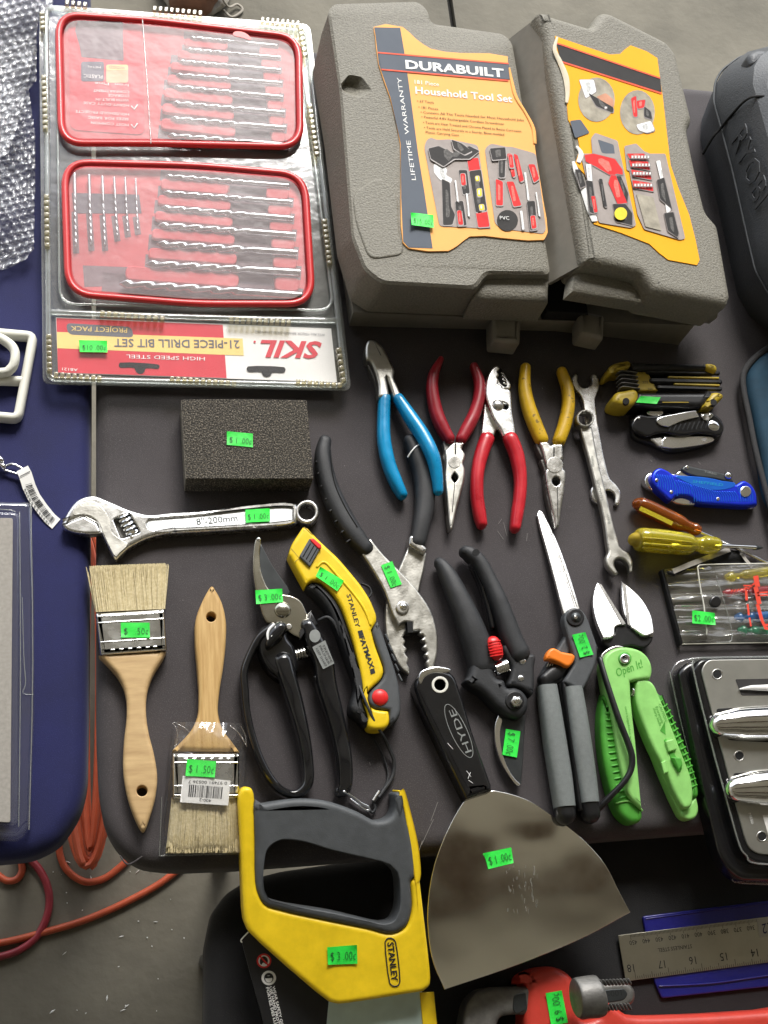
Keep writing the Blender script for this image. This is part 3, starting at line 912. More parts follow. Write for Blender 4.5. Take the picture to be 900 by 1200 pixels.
ll = loft('lid_door', [(rr(botL, 4, 3), .028), (rr(shL, 5, 3), .055), (rr(rimL, 6, 3), .068), (rr(topL, 7, 3), .0735), (rr(inL, 7, 3), .0755)], MAT['case_grey'], t, ang=35, dents=[(rr(Z((370, 0, 3.333), [(92, 335), (130, 290), (180, 300), (222, 355), (175, 385), (110, 362)]), 4), .008, 402, 104, .45)])
solid('grip_ridge', [(566, 292), (646, 296), (645, 350), (555, 347)], .030, .0665, MAT['case_grey'], ll, bev=.0085, seg=6, ang=80)
solid('shoulder_pad', rr(Z((370, 180, 3.214), [(135, 150), (240, 80), (310, 150), (315, 300), (340, 380), (200, 400), (150, 260)]), 12), .0745, .0765, MAT['case_grey'], ll, bev=.0018, seg=4)
HL = .0768
lab = [(438, 31.5), (472, 31.5), (487, 45), (505, 57), (540, 62), (595, 66), (595, 80), (599.5, 93), (603, 112), (616, 132), (620, 141), (626.5, 150), (627, 172), (630, 192.4), (637, 236), (642, 272), (637.6, 281), (590, 279), (550.5, 277), (536, 288), (525.6, 294), (479, 291), (472, 284), (469.6, 232), (469, 168), (457, 114), (443.5, 75), (439.6, 42)]
lb = solid('printed_label', sm(lab, 2), HL - .0015, HL, MAT['label_orange'], ll, bev=.0001, seg=1)
h1, h2, h3, h4 = HL + .0002, HL + .0004, HL + .0006, HL + .0008
sheet('slate_print', [(438.5, 32), (469, 32.5), (474, 62), (478, 90), (490, 180), (497.6, 226.7), (507, 291), (479, 290), (472.5, 283), (470.2, 232), (469.6, 168), (457.6, 114), (444, 75), (440.2, 42)], h1, MAT['label_slate'], lb)
sheet('band_print', [(443, 61.5), (477, 65), (596, 74.5), (599, 93), (478, 84.5), (447, 81)], h2, MAT['label_slate'], lb)
for y0, y1, x0 in ((60.7, 73.6, 443), (80.5, 93.6, 447)):
    sheet('line_print', [(x0, y0), (596, y1), (596, y1 + 1.6), (x0, y0 + 1.6)], h3, MAT['label_line'], lb)
text('DURABUILT', (475.5, 80), (591, 90.5), h4, MAT['pic_white'], lb, hpx=11.5, bold=.035)
text('181 Piece', (486, 98), (514.5, 101), h2, MAT['pic_white'], lb, hpx=5.5)
text('Household Tool Set', (487, 109.5), (600.5, 120), h2, MAT['pic_white'], lb, hpx=9.5, bold=.02)
for s, a, b in [('• 67 Tools', (489, 119.5), (508.5, 121.5)), ('• 181 Pieces', (490.5, 126.5), (513.5, 129)), ('• Contains All The Tools Needed for Most Household Jobs', (493, 132.5), (614, 142)), ('• Powerful 4.8V Rechargeable Cordless Screwdriver', (494, 138), (591, 146.5)),
                ('• Tools are Heat Treated and Chrome Plated to Resist Corrosion', (496, 144.5), (611, 155)), ('• Tools are Held Securely in a Sturdy, Blow-molded', (497, 150.5), (591, 159)), ('Plastic Carrying Case', (499, 156), (538, 159.5))]:
    text(s, a, b, h2, MAT['label_dark'], lb, hpx=3.3)
text('LIFETIME  WARRANTY', (487.5, 211), (470, 91), h2, MAT['pic_white'], lb, hpx=5)
# pictures of the tool trays
def pic(par, o, pts, h, m, name='picture_print', r=2, smooth=False):
    p = Z(o, pts)
    if name == 'picture_print' and m in ('pic_red', 'label_dark', 'pic_white', 'pic_yellow') and len(p) < 12:
        # printed photo: a dark rim round each pictured tool and a pale glint on it
        cx_, cy_ = sum(q[0] for q in p) / len(p), sum(q[1] for q in p) / len(p)
        big = [(x + (1.0 if x > cx_ else -.5), y + (1.2 if y > cy_ else -.4)) for x, y in p]
        sheet(name, rr(big, r, 2), hup(h, -.00002), MAT['label_edge'], par)
        gl = [(cx_ + (x - cx_) * .35 - .4, cy_ + (y - cy_) * .62 - .4) for x, y in p]
        sheet(name, rr(gl, r, 2), hup(h, .00002), MAT[{'pic_red': 'pic_red2', 'label_dark': 'pic_dark2', 'pic_white': 'pic_grey2', 'pic_yellow': 'pic_white'}[m]], par)
    return sheet(name, sm(p, 3) if smooth else rr(p, r, 3), h, MAT[m], par)
oB = (370, 180, 3.214)
oA = (370, 0, 3.333)
pl = [(497, 172), (500, 164), (505, 161), (512, 164), (527, 163), (560, 170), (562, 182), (573, 265), (576, 268), (515, 265)]
sheet('picture_print', rr(pl, 4, 3), h2, MAT['label_grey'], lb)
pl2 = [(568, 174), (575, 168), (594, 172), (600, 172), (628, 180), (640, 268), (637, 274), (588, 268), (580, 262)]
sheet('picture_print', rr(pl2, 4, 3), h2, MAT['label_grey'], lb)
nb = 0
for pts, m in [([(445, 40), (470, 35), (495, 60), (490, 80), (515, 95), (505, 115), (490, 112), (465, 95), (445, 70)], 'pic_white'),
               ([(475, 95), (505, 110), (510, 200), (525, 230), (515, 268), (480, 270), (478, 200)], 'label_dark'), ([(538, 62), (570, 62), (580, 150), (555, 155)], 'label_dark'), ([(545, 75), (562, 75), (566, 118), (549, 120)], 'pic_red'),
               ([(570, 20), (612, 15), (655, 275), (612, 278)], 'pic_red'), ([(578, 66), (622, 60), (645, 215), (603, 222)], 'label_dark'), ([(600, 85), (615, 83), (617, 103), (603, 105)], 'pic_yellow'), ([(606, 132), (624, 130), (626, 160), (610, 162)], 'pic_yellow'), ([(614, 192), (632, 190), (636, 212), (618, 214)], 'pic_yellow'),
               ([(525, 180), (555, 178), (568, 270), (535, 272)], 'label_dark'), ([(532, 215), (548, 213), (556, 268), (538, 268)], 'pic_red'),
               ([(678, 95), (705, 105), (705, 195), (680, 195)], 'pic_red'), ([(718, 105), (745, 105), (775, 195), (745, 200)], 'pic_red'), ([(720, 0), (738, 0), (752, 85), (740, 90)], 'pic_red'), ([(745, 0), (760, 5), (785, 100), (768, 108)], 'pic_red'),
               ([(690, 0), (715, 20), (712, 90), (690, 90)], 'label_dark'), ([(800, 40), (825, 40), (842, 95), (822, 110)], 'pic_red'), ([(795, 180), (825, 178), (835, 285), (808, 290)], 'label_dark'), ([(808, 235), (826, 232), (832, 280), (814, 284)], 'pic_red'),
               ([(770, 215), (778, 215), (786, 285), (778, 286)], 'pic_white'), ([(785, 70), (792, 70), (805, 175), (798, 176)], 'pic_white'), ([(828, 145), (833, 145), (846, 235), (840, 236)], 'pic_white'), ([(523, 100), (529, 100), (538, 180), (532, 180)], 'pic_white'), ([(566, 150), (572, 150), (580, 235), (574, 236)], 'pic_white')]:
    nb += 1; pic(lb, oB, pts, h3 + nb * .00004, m)
pic(lb, oB, circ(722, 252, 40, 18), h3, 'label_dark', r=1)
text('PVC', (586, 257), (597, 257.5), h4 + .001, MAT['pic_white'], lb, hpx=4.5)
for pts, m in [([(440, 580), (480, 570), (540, 600), (600, 570), (640, 590), (600, 620), (540, 620), (500, 650), (450, 620)], 'label_dark'), ([(530, 545), (570, 560), (610, 590), (580, 605), (540, 580)], 'label_dark'), ([(680, 580), (740, 575), (745, 620), (690, 625)], 'label_dark'), ([(752, 605), (768, 603), (774, 655), (758, 655)], 'pic_red')]:
    nb += 1; pic(lb, oA, pts, h3 + nb * .00004, m, r=1.5)
sticker(ll, [(481.5, 249), (508, 252), (508.5, 267), (482.5, 263.5)], HL + .0025, '$15 .00¢')
# contents glimpsed between the doors
tray = solid('tool_tray', [(560, 70), (640, 70), (690, 368), (640, 366)], .024, .036, MAT['black_and_shade'], t, bev=.002)
for y, m, w_ in ((50, 'black_rubber', 5), (92, 'red_plastic', 4), (110, 'red_plastic', 5), (84, 'chrome', 1.4), (76, 'chrome', 1.4), (128, 'chrome', 1.2), (150, 'black_rubber', 4), (170, 'red_plastic', 4), (186, 'chrome', 1.5)):
    tube('stored_tool', [(596, y + 3, w_, 46), (640, y + 8, w_, 46)], MAT[m], tray)
# right door
PR = Plane((640, 20, .103), (790, 62, .074), (857, 352, .068))
topR = [(630.5, 11), (640, 14), (693, 30), (704, 12), (714, 12), (750, 30), (783, 47), (795, 62), (804, 100), (814, 140), (808, 152), (818, 200), (830, 248), (844, 264), (859, 348), (854, 359), (768, 342), (752, 320), (686, 306), (640, 40)]
rd = solid('lid_door', rr(topR, 5, 4), .036, PR, MAT['case_grey'], t, bev=.008, seg=5, ang=60)
solid('grip_ridge', [(680, 285), (760, 300), (852, 330), (845, 369), (672, 340)], .016, PR.up(-.016), MAT['case_grey'], rd, bev=.007, seg=5, ang=80)
# smooth inner flange along the split
def flange():
    a = [(637, 14), (652, 85), (672, 200), (690, 305)]
    vs = []
    for x, y in a:
        p = PR(x, y); q = p - PR.n * .040 + Vector((-.014, 0, 0))
        vs += [p - PR.n * .004 + Vector((-.0012, 0, 0)), q, q + Vector((.004, 0, 0)), p - PR.n * .004 + Vector((.003, 0, 0))]
    fs = []
    for i in range(len(a) - 1):
        for k in range(4):
            l = (k + 1) % 4
            fs.append((i * 4 + k, i * 4 + l, i * 4 + 4 + l, i * 4 + 4 + k))
    fs += [(0, 1, 2, 3), tuple(len(vs) - 1 - i for i in range(4))]
    o = link('door_flange', vs, fs, MAT['case_smooth'], rd, smooth=False)
flange()
p1, p2, p3, p4 = PR.up(.0008), PR.up(.0011), PR.up(.0014), PR.up(.0017)
labR = [(650.7, 42), (656, 44), (685, 54), (714.5, 63.8), (727, 63), (732, 58), (739, 53), (758, 60), (770.5, 68), (774, 95), (776.7, 112), (781, 150), (786, 193), (795, 220), (807.8, 251.6), (815, 280), (820, 304.5), (817, 310.7), (783, 304.5), (772, 296), (761, 285.8), (728, 273), (695.8, 262.5), (700, 250), (694, 225), (686, 205), (674, 192), (680, 175), (677, 160), (666, 140), (664.7, 122), (667, 112), (664, 92), (655, 76), (652, 56)]
lr = solid('printed_label', labR, .001, p1, MAT['label_orange2'], rd, bev=.0001, seg=1)
sheet('band_print', [(652, 51), (660, 52), (773.6, 92), (775.5, 108), (657, 71)], p2, MAT['label_dark'], lr)
for a, b in (((652, 49.5), (773.6, 90.6)), ((657, 71), (775.5, 108.5))):
    sheet('line_print', [a, b, (b[0], b[1] + 1.7), (a[0], a[1] + 1.7)], p3, MAT['label_line'], lr)
sheet('picture_print', circ(699, 116.7, 21.5, 24, 26), p2, MAT['pic_wall'], lr)
sheet('picture_print', circ(747, 131.5, 20.5, 24, 26), p2, MAT['pic_wall'], lr)
nb = 0
oC, oD = (590, 0, 3.214), (590, 180, 3.214)
for o, pts, m in [(oC, [(285, 300), (340, 300), (350, 345), (310, 370)], 'pic_white'), (oC, [(350, 365), (385, 350), (415, 375), (415, 405), (385, 400)], 'pic_skin'), (oC, [(320, 350), (415, 405), (412, 425), (350, 400)], 'label_dark'),
                  (oC, [(480, 370), (500, 360), (505, 440), (490, 440)], 'pic_red'), (oC, [(500, 380), (535, 375), (530, 405), (505, 410)], 'pic_red'), (oC, [(500, 470), (555, 455), (570, 490), (540, 500), (510, 490)], 'pic_white'), (oC, [(530, 400), (555, 420), (560, 450), (530, 440)], 'label_dark'),
                  (oC, [(250, 455), (290, 450), (325, 500), (270, 520)], 'label_slate'),
                  (oC, [(330, 520), (345, 500), (430, 530), (440, 580), (450, 643), (340, 643)], 'label_grey'), (oC, [(455, 550), (500, 540), (530, 570), (610, 600), (620, 643), (465, 643)], 'label_grey'), (oC, [(355, 525), (415, 545), (420, 585), (370, 575)], 'label_slate'),
                  (oD, [(290, 0), (440, 0), (500, 270), (480, 280), (360, 260), (330, 170)], 'label_grey'), (oD, [(462, 0), (610, 0), (685, 320), (665, 325), (530, 285), (505, 230)], 'label_grey')]:
    nb += 1; pic(lr, o, pts, p2.up(nb * .00004), m)
pic(lr, oC, circ(385, 405, 4, 8), p3, 'pic_white')
for pts, m in [([(305, 5), (340, 0), (420, 20), (448, 60), (450, 80), (425, 75), (415, 85), (400, 80), (350, 50), (310, 30)], 'pic_red'), ([(405, 80), (440, 85), (468, 185), (430, 190), (395, 110)], 'pic_red'), ([(425, 85), (442, 85), (470, 150), (466, 185)], 'label_dark'),
               ([(412, 190), (460, 190), (485, 225), (485, 270), (425, 255)], 'label_dark'), ([(465, 0), (530, 0), (540, 22), (475, 18)], 'pic_red'), ([(472, 25), (545, 30), (552, 62), (480, 50)], 'pic_red'), ([(480, 60), (552, 72), (558, 98), (488, 85)], 'pic_red'), ([(485, 100), (560, 112), (565, 142), (490, 128)], 'pic_red'),
               ([(500, 150), (565, 165), (595, 290), (535, 275)], 'pic_wall'), ([(575, 28), (590, 25), (605, 110), (630, 215), (615, 225), (600, 130)], 'pic_white'), ([(578, 100), (605, 90), (635, 210), (590, 170)], 'label_dark'), ([(605, 225), (640, 220), (660, 300), (655, 315), (620, 290)], 'label_dark'),
               ([(310, 40), (330, 40), (335, 105), (318, 105)], 'pic_white'), ([(310, 100), (335, 105), (352, 230), (325, 220)], 'label_dark'), ([(330, 160), (345, 160), (355, 220), (342, 222)], 'pic_red'), ([(360, 95), (372, 95), (390, 200), (378, 200)], 'label_dark'), ([(270, 60), (290, 60), (310, 120), (290, 130)], 'label_dark')]:
    nb += 1; pic(lr, oD, pts, p3.up(nb * .00004), m, r=1.2)
for yy in (8, 38, 70, 114):
    for xx in range(6):
        pic(lr, oD, quad(482 + xx * 12 + yy * .1, yy, 488 + xx * 12 + yy * .1, yy + 8), p4.up(.002), 'pic_white', r=.3)
pic(lr, oD, circ(442, 226, 24, 16), p4.up(.002), 'pic_yellow', r=.5)
# torn, curled paper along the split edge of both labels
def curl(par, pts, hp, m):
    tube('torn_edge', [(x, y, w_, .6, .5) for x, y, w_ in pts], MAT[m], par, h=hp, n=8, k=4)
curl(lr, [(653, 44, 1), (650, 58, 2), (656, 72, 2.6), (663, 90, 3), (665, 108, 2.2), (664, 120, 1.4)], p1, 'torn_paper')
curl(lr, [(672, 190, 1.5), (676, 202, 3), (684, 222, 3.6), (692, 245, 4), (697, 259, 3)], p1, 'pic_white')
curl(lr, [(676, 172, 1.5), (681, 180, 2.4), (678, 190, 2)], p1, 'pic_white')
curl(lb, [(597, 80, 1), (600, 96, 1.8), (605, 114, 2), (616, 132, 1.6), (625, 150, 2), (627, 168, 1.8)], HL, 'label_orange')
for a, w_ in (((577, 370), 34), ((679, 362), 30)):
    x, y = a
    pr = [(x, y), (x + w_, y + 3 + (4 if x > 600 else 0)), (x + w_ - 1, y + 32 + (3 if x > 600 else 0)), (x + 1, y + 29)]
    solid('latch', rr(pr, 3), .010 if x < 600 else .014, .030 if x < 600 else .034, MAT['case_smooth'], t, bev=.004, seg=4, ang=70)
# ================================================================== dark grey power-tool case on the right
t = thing('tool_case', 'dark slate hard case with embossed lettering at the far right corner', 'tool case', (960, 220))
lip = [(846, 82), (838, 96), (836, 119), (845, 151), (858, 200), (877, 284), (885, 318), (901, 346), (950, 384), (1200, 415), (1200, 90), (930, 62), (868, 66)]
def toward(pl, f, c=(1010, 230)):
    return [(x + (c[0] - x) * f, y + (c[1] - y) * f) for x, y in pl]
def drop_px(pl, ha, hb):
    """the same world outline seen at another height"""
    out = []
    for x, y in pl:
        p = W(x, y, ha); p = Vector((p.x, p.y, T + hb)) - CAM
        c = RM.transposed() @ p
        out.append((450 + F * c.x / -c.z, 600 - F * c.y / -c.z))
    return out
b0 = drop_px(toward(lip, .05), .045, 0.0); b1 = drop_px(toward(lip, .02), .045, .030)
loft('case_base', [(b0, 0.0), (b1, .030), (toward(lip, .012), .044)], MAT['case_dark'], t)
tubep = [(x, y, 1.3, .5, 1.2) for x, y in rr(lip, 6, 3)]
tube('case_lip', tubep, MAT['grey_rubber'], t, h=.045, k=1, closed=True, n=8)
l1 = drop_px(toward(lip, .02), .046, .056); l2 = drop_px(toward(lip, .13), .046, .086); l3 = drop_px(toward(lip, .20), .046, .092)
cl = loft('case_lid', [(toward(lip, .01), .046), (l1, .056), (l2, .086), (l3, .092)], MAT['case_dark'], t, ang=25)
PC = Plane((866, 200, .056), (880, 262, .056), (893, 205, .082))
text('RYOBI', (857, 166), (885, 246), PC.up(-.0012), MAT['case_dark'], cl, hpx=17, bold=.0, thick=.0006, name='embossed_lettering')
tube('lid_groove', [(824, 180, 1.3, 30, .8), (836, 160, 1.3, 42, .8), (845, 150, 1.4, 48, .8), (858, 134, 1.4, 62, .8), (872, 119, 1.4, 78, .8), (884, 113, 1.4, 86, .8), (905, 113, 1.4, 91, .8)], MAT['black_and_shade'], t)
solid('carry_handle', rr([(876, 62), (886, 56), (1010, 62), (1010, 84), (880, 76)], 5), .055, .085, MAT['case_dark'], t, bev=.006, seg=4)
# ================================================================== blue fabric tool bag at the right edge
mat('bag_fabric', (.008, .042, .075), .8, var=.2, vs=60, bump=.5, bs=1200)
mat('bag_piping', (.03, .03, .032), .8, var=.3, vs=900, bump=.6, bs=1500)
t = thing('tool_bag', 'dark teal fabric bag with black piping at the right edge', 'bag', (930, 500))
bo = [(912, 404), (892, 417), (880, 434), (879, 452), (886, 486), (895, 530), (910, 590), (1010, 620), (1010, 396)]
solid('bag_body', sm(bo, 4), 0.0005, .016, MAT['bag_fabric'], t, bev=.008, seg=4, ang=80)
tube('piping', [(922, 396, 3.2, 10), (900, 408, 3.2, 10), (884, 420, 3.4, 10), (872, 436, 3.4, 10), (871, 454, 3.4, 10), (878, 490, 3.4, 10), (886, 530, 3.4, 10), (901, 588, 3.4, 10), (914, 640, 3.4, 10)], MAT['bag_piping'], t)
# ================================================================== hand tools, left half of the table
film('bag_film', gloss=.05, rough=.05, haze=.03, bump=.7, bs=70, bd=.003)
# ---- white plastic clamp frame
t = thing('plastic_frame', 'white moulded plastic frame with a raised loop on the blue table', 'plastic frame', (0, 440))
f = tube('outer_frame', [(x, y, 5.6, 5.5, 5.5) for x, y in rr([(-60, 386), (39, 395), (21, 491), (-75, 482)], 7, 4)], MAT['white_plastic'], t, k=1, closed=True, e=2.6)
tube('cross_bar', [(-66, 444, 5.2, 5.5, 5), (28, 447, 5.2, 5.5, 5)], MAT['white_plastic'], t, e=2.6)
tube('raised_loop', [(-60, 392, 5, 14, 4.5), (-10, 394, 5, 14, 4.5), (8, 401, 5.4, 15, 4.5), (17, 411, 5.6, 15, 4.5), (17, 424, 5.4, 15, 4.5), (12, 433, 5.2, 14, 4.5), (0, 437, 5, 13, 4.5), (-60, 437, 5, 12, 4.5)], MAT['white_plastic'], t, e=2.6)
tube('raised_loop', [(-60, 411, 4.6, 12, 4), (6, 412, 4.6, 12, 4)], MAT['white_plastic'], t, e=2.6) if False else None
# ---- key clasp with barcode strip
t = thing('key_clasp', 'silver swivel clasp with a white barcode strip, on the blue table', 'clasp', (20, 560))
o8 = (0, 370, 4.8)
tube('clasp_ring', ZT(o8, [(-40, 830, 12, 5, 2), (0, 838, 14, 5, 3), (20, 850, 20, 5, 3.5)]), MAT['chrome'], t)
tube('clasp_hook', ZT(o8, [(25, 850, 7, 4, 1.6), (70, 835, 7, 4, 1.6), (115, 855, 7, 4, 1.6), (145, 878, 7, 4, 1.6), (110, 893, 7, 4, 1.6), (60, 880, 7, 4, 1.6), (22, 868, 7, 4, 1.6)]), MAT['chrome'], t)
tube('clasp_barrel', ZT(o8, [(-10, 800, 20, 7, 3), (8, 815, 18, 7, 3)]), MAT['chrome'], t)
def ribbon(name, pts, m, parent, thick=.0006):
    """flat strip: (px, py, half width px, height mm)"""
    P = pts
    L = [Vector((p[0], p[1])) for p in P]
    vs, fs = [], []
    n = len(P)
    for i in range(n):
        d = (L[min(n - 1, i + 1)] - L[max(0, i - 1)]).normalized(); s = Vector((-d.y, d.x)) * P[i][2]
        for q, dz in ((L[i] - s, 0), (L[i] + s, 0), (L[i] + s, -thick), (L[i] - s, -thick)):
            vs.append(W(q.x, q.y, P[i][3] * .001 + dz))
    for i in range(n - 1):
        for k in range(4):
            l = (k + 1) % 4
            fs.append((i * 4 + k, i * 4 + l, i * 4 + 4 + l, i * 4 + 4 + k))
    fs += [(3, 2, 1, 0), tuple(n * 4 - 4 + k for k in range(4))]
    return link(name, vs, fs, m, parent, ang=50)
rb = [(26, 549, 7.5, 7), (29.6, 556, 7.8, 7), (34, 570, 7.8, 5), (40, 583, 7.6, 3.2), (50, 597, 7.4, 2), (59, 608, 7.4, 1.2), (66, 614, 7.4, .9)]
strip = ribbon('barcode_strip', rb, MAT['paper'], t)
def on(pts, f, s):
    """point at fraction f along the strip, s across (-1..1)"""
    x = f * (len(pts) - 1); i = min(len(pts) - 2, int(x)); u = x - i
    a, b = pts[i], pts[i + 1]
    d = Vector((b[0] - a[0], b[1] - a[1])).normalized(); nrm = Vector((-d.y, d.x)) * a[2]
    p = Vector(lerp(a, b, u)) + nrm * s
    return p.x, p.y, a[3] + (b[3] - a[3]) * u
vs, fs = [], []
rk = random.Random(3)
f0 = .30
while f0 < .92:
    wd = rk.choice((.005, .008, .013))
    k = len(vs)
    for f, s in ((f0, -.55), (f0 + wd, -.55), (f0 + wd, .45), (f0, .45)):
        x, y, hh = on(rb, f, s); vs.append(W(x, y, hh * .001 + .0006))
    fs.append((k, k + 1, k + 2, k + 3)); f0 += wd + rk.choice((.006, .009, .014))
link('barcode', vs, fs, MAT['ink'], strip, smooth=False)
p = [on(rb, f, .75) for f in (.34, .9)]
vs, fs = [], []
for i in range(12):
    k = len(vs)
    for f, s in ((.34 + i * .047, .6), (.365 + i * .047, .6), (.365 + i * .047, .85), (.34 + i * .047, .85)):
        x, y, hh = on(rb, f, s); vs.append(W(x, y, hh * .001 + .0006))
    fs.append((k, k + 1, k + 2, k + 3))
link('barcode_digits', vs, fs, MAT['grey_ink'], strip, smooth=False)
x = [on(rb, f, s) for f, s in ((.14, -.9), (.16, -.9), (.16, .9), (.14, .9))]
link('black_band', [W(a, b, c * .001 + .0007) for a, b, c in x], [(0, 1, 2, 3)], MAT['ink'], strip, smooth=False)
# ---- clear blister pack with grey card
mat('grey_card', (.30, .28, .25), .8, var=.12, vs=400)
film('blister', tint=(.86, .87, .93), gloss=.08, rough=.06, haze=.05, hcol=(.6, .62, .75), bump=.3, bs=30, fres=1.5)
t = thing('blister_pack', 'empty looking clear blister pack with grey card on the blue table', 'blister pack', (-40, 790))
solid('clear_tray', rr([(-120, 584), (37, 587), (40, 700), (40, 840), (35, 970), (22, 986), (-120, 975)], 8), .0005, .010, MAT['blister'], t, bev=.004, seg=4)
solid('clear_dome', rr([(-120, 598), (22, 600), (21, 968), (-120, 960)], 8), .010, .013, MAT['blister'], t, bev=.002, seg=3)
for a in ([(23, 600), (24, 780), (22, 968)], [(36, 590), (38.5, 780), (34, 972)], [(-100, 598), (0, 597), (18, 600)]):
    tube('moulded_edge', [(x, y, .7, 11, .6) for x, y in a], MAT['clear_shell'], t, k=3)
tube('moulded_edge', [(26, 700, .5, 11, .4), (28, 770, .6, 11, .4), (30, 800, .6, 11, .4), (27, 812, .5, 11, .4), (39, 814, .5, 10, .4)], MAT['clear_shell'], t)
solid('grey_insert', rr([(-120, 606), (15, 607), (12, 964), (-120, 955)], 3), .0130, .0146, MAT['grey_card'], t, bev=.0003)
# ---- adjustable wrench
t = thing('adjustable_wrench', 'chrome adjustable wrench across the blue and charcoal tables, jaws closed', 'wrench', (230, 605))
o6, o7 = (60, 560, 5.0), (200, 460, 4.737)
H1 = .011
body = Z(o6, [(62, 268, 1), (78, 232), (110, 175), (150, 130), (200, 106), (250, 100), (310, 120), (380, 150), (470, 187), (560, 210), (700, 200), (900, 186)]) + Z(o7, [(400, 626), (620, 607), (703, 612, 1)]) \
    + Z(o7, [(703, 724, 1), (620, 738), (400, 756), (0, 778)]) + Z(o6, [(700, 320), (620, 335), (560, 352), (500, 380), (455, 406), (425, 432), (380, 476, 1), (366, 462), (332, 400), (298, 330, 1), (272, 262, 1), (190, 220, 1), (110, 252)])
win = rr(Z(o6, [(362, 240), (460, 207), (524, 318), (410, 358)]), 2.5)
panel = sm(Z(o6, [(560, 262), (575, 245), (620, 238), (900, 215)]) + Z(o7, [(400, 640), (640, 620), (680, 628), (684, 690), (672, 712), (640, 722), (400, 738), (0, 760)]) + Z(o6, [(700, 305), (600, 306), (568, 290)]), 4)
bd = solid('body', sm(body, 4), .002, H1, MAT['bright_steel'], t, bev=.0028, seg=4, holes=[win, panel], ang=60)
solid('handle_panel', panel, .003, H1 - .0016, MAT['chrome_rough'], bd, bev=.0002, seg=1)
solid('worm_well', win, .003, .005, MAT['cast_steel'], bd, bev=.0002, seg=1)
disc('hang_ring', *Z(o7, [(757, 660)])[0], 68 / 4.737, .001, .0108, MAT['bright_steel'], bd, bev=.0015, n=32, holes=[circ(*Z(o7, [(757, 660)])[0], 46 / 4.737, 28)])
solid('sliding_jaw', sm(Z(o6, [(66, 275, 1), (110, 254), (190, 222, 1), (268, 264, 1), (298, 322, 1), (240, 326), (200, 326), (130, 316), (85, 298)]), 4), .002, H1 - .0006, MAT['bright_steel'], t, bev=.0016, seg=3)
solid('jaw_rack', rr(Z(o6, [(292, 322), (308, 318), (382, 478), (366, 474)]), 1), .001, .006, MAT['steel'], t, bev=.0008)
solid('jaw_face', sm(Z(o6, [(125, 195), (175, 150), (245, 136), (285, 160), (320, 200), (350, 260), (350, 310), (425, 370), (450, 385), (400, 440), (380, 462), (330, 380), (300, 310), (270, 250), (192, 212), (130, 218)]), 3), H1 - .001, H1 + .0004, MAT['steel_satin'], bd, bev=.0003, seg=2)
coil('worm_screw', (144, 604.5), (158, 630), 7.2, .0014, 5.2, .007, MAT['chrome'], t)
tube('worm_core', [(142.5, 602.5, 4.6, 7, 3.2), (159.5, 632, 4.6, 7, 3.2)], MAT['steel'], t, cap='flat')
pa = Z(o7, [(145, 735), (372, 712)])
text('8"-200mm', pa[0], pa[1], H1 - .0014, MAT['dark_steel'], bd, hpx=8, name='stamped_lettering')
sticker(t, Z(o7, [(414, 650), (550, 642), (554, 714), (418, 722)]), H1 + .0002, '$ 1 .00¢')
# ---- sanding sponge
t = thing('sanding_sponge', 'dark gritty sanding sponge block above the adjustable wrench', 'sanding sponge', (290, 530))
top = Z(o7, [(60, 38), (410, 36), (755, 42), (775, 260), (793, 478), (440, 479), (85, 478), (72, 260)])
solid('foam_block', rr(top, 1.2), .0005, .0255, MAT['foam'], t, bev=.0005, seg=2)
solid('foam_side', rr(Z(o7, [(58, 42), (66, 42), (90, 478), (82, 480)]), .4), .0005, .0253, MAT['foam_side'], t, bev=.0003)
sticker(t, Z(o7, [(312, 215), (456, 228), (456, 304), (312, 290)]), .0256, '$ 1 .00¢')
# ---- paint brushes
def bristles(name, a0, a1, b0, b1, h, th, n, parent, seed, spread=1.5, jag=5, stray=6):
    """strands from ferrule edge a0-a1 to tip line b0-b1"""
    r = random.Random(seed)
    vs, fs = [], []
    for i in range(n):
        u = r.random()
        st = i < stray
        if st: u = r.choice((r.uniform(-.01, .03), r.uniform(.97, 1.01)))
        p = lerp(a0, a1, min(1, max(0, u))); uu = u + r.gauss(0, .012)
        q = lerp(b0, b1, uu)
        q = (q[0] + r.gauss(0, spread) + ((-4 if u < .5 else 4) if st else 0), q[1])
        e = lerp(p, q, 1 - abs(r.gauss(0, 1)) * jag / 100)
        z = r.random()
        edge = 1 - abs(2 * min(1, max(0, u)) - 1) ** 6 * .5
        h0 = h + (z - .5) * th * edge; h1 = h + (z - .5) * th * edge * 1.25 - .0008
        w0, w1 = r.uniform(.6, 1.05), r.uniform(.25, .5)
        m = lerp(p, e, .5)
        P = [(p, h0, w0), ((m[0] + r.gauss(0, .5), m[1]), (h0 + h1) / 2, w0 * .85), (e, h1, w1)]
        k = len(vs)
        for (x, y), hh, ww in P:
            hh = max(.0006, hh)
            vs += [W(x - ww, y, hh), W(x, y, hh + .0007), W(x + ww, y, hh)]
        for s in range(2):
            o = k + s * 3
            fs += [(o, o + 1, o + 4, o + 3), (o + 1, o + 2, o + 5, o + 4)]
    return link(name, vs, fs, MAT['bristle'], parent, ang=180, kind='stuff')
mat('tin', (.56, .56, .54), .25, 1, var=.08, vs=60, bump=.15, bs=200, rv=.06)
mat('wood_pale', (.60, .42, .21), .5, rgb2=(.43, .28, .13), vs=30, stretch=(1, 6, 6, .08), bump=.12, bs=140)
mat('wood_grain', (.60, .40, .165), .45, rgb2=(.42, .25, .085), vs=34, stretch=(14, 1.0, 10), bump=.15, bs=100)
o9 = (80, 640, 3.159)
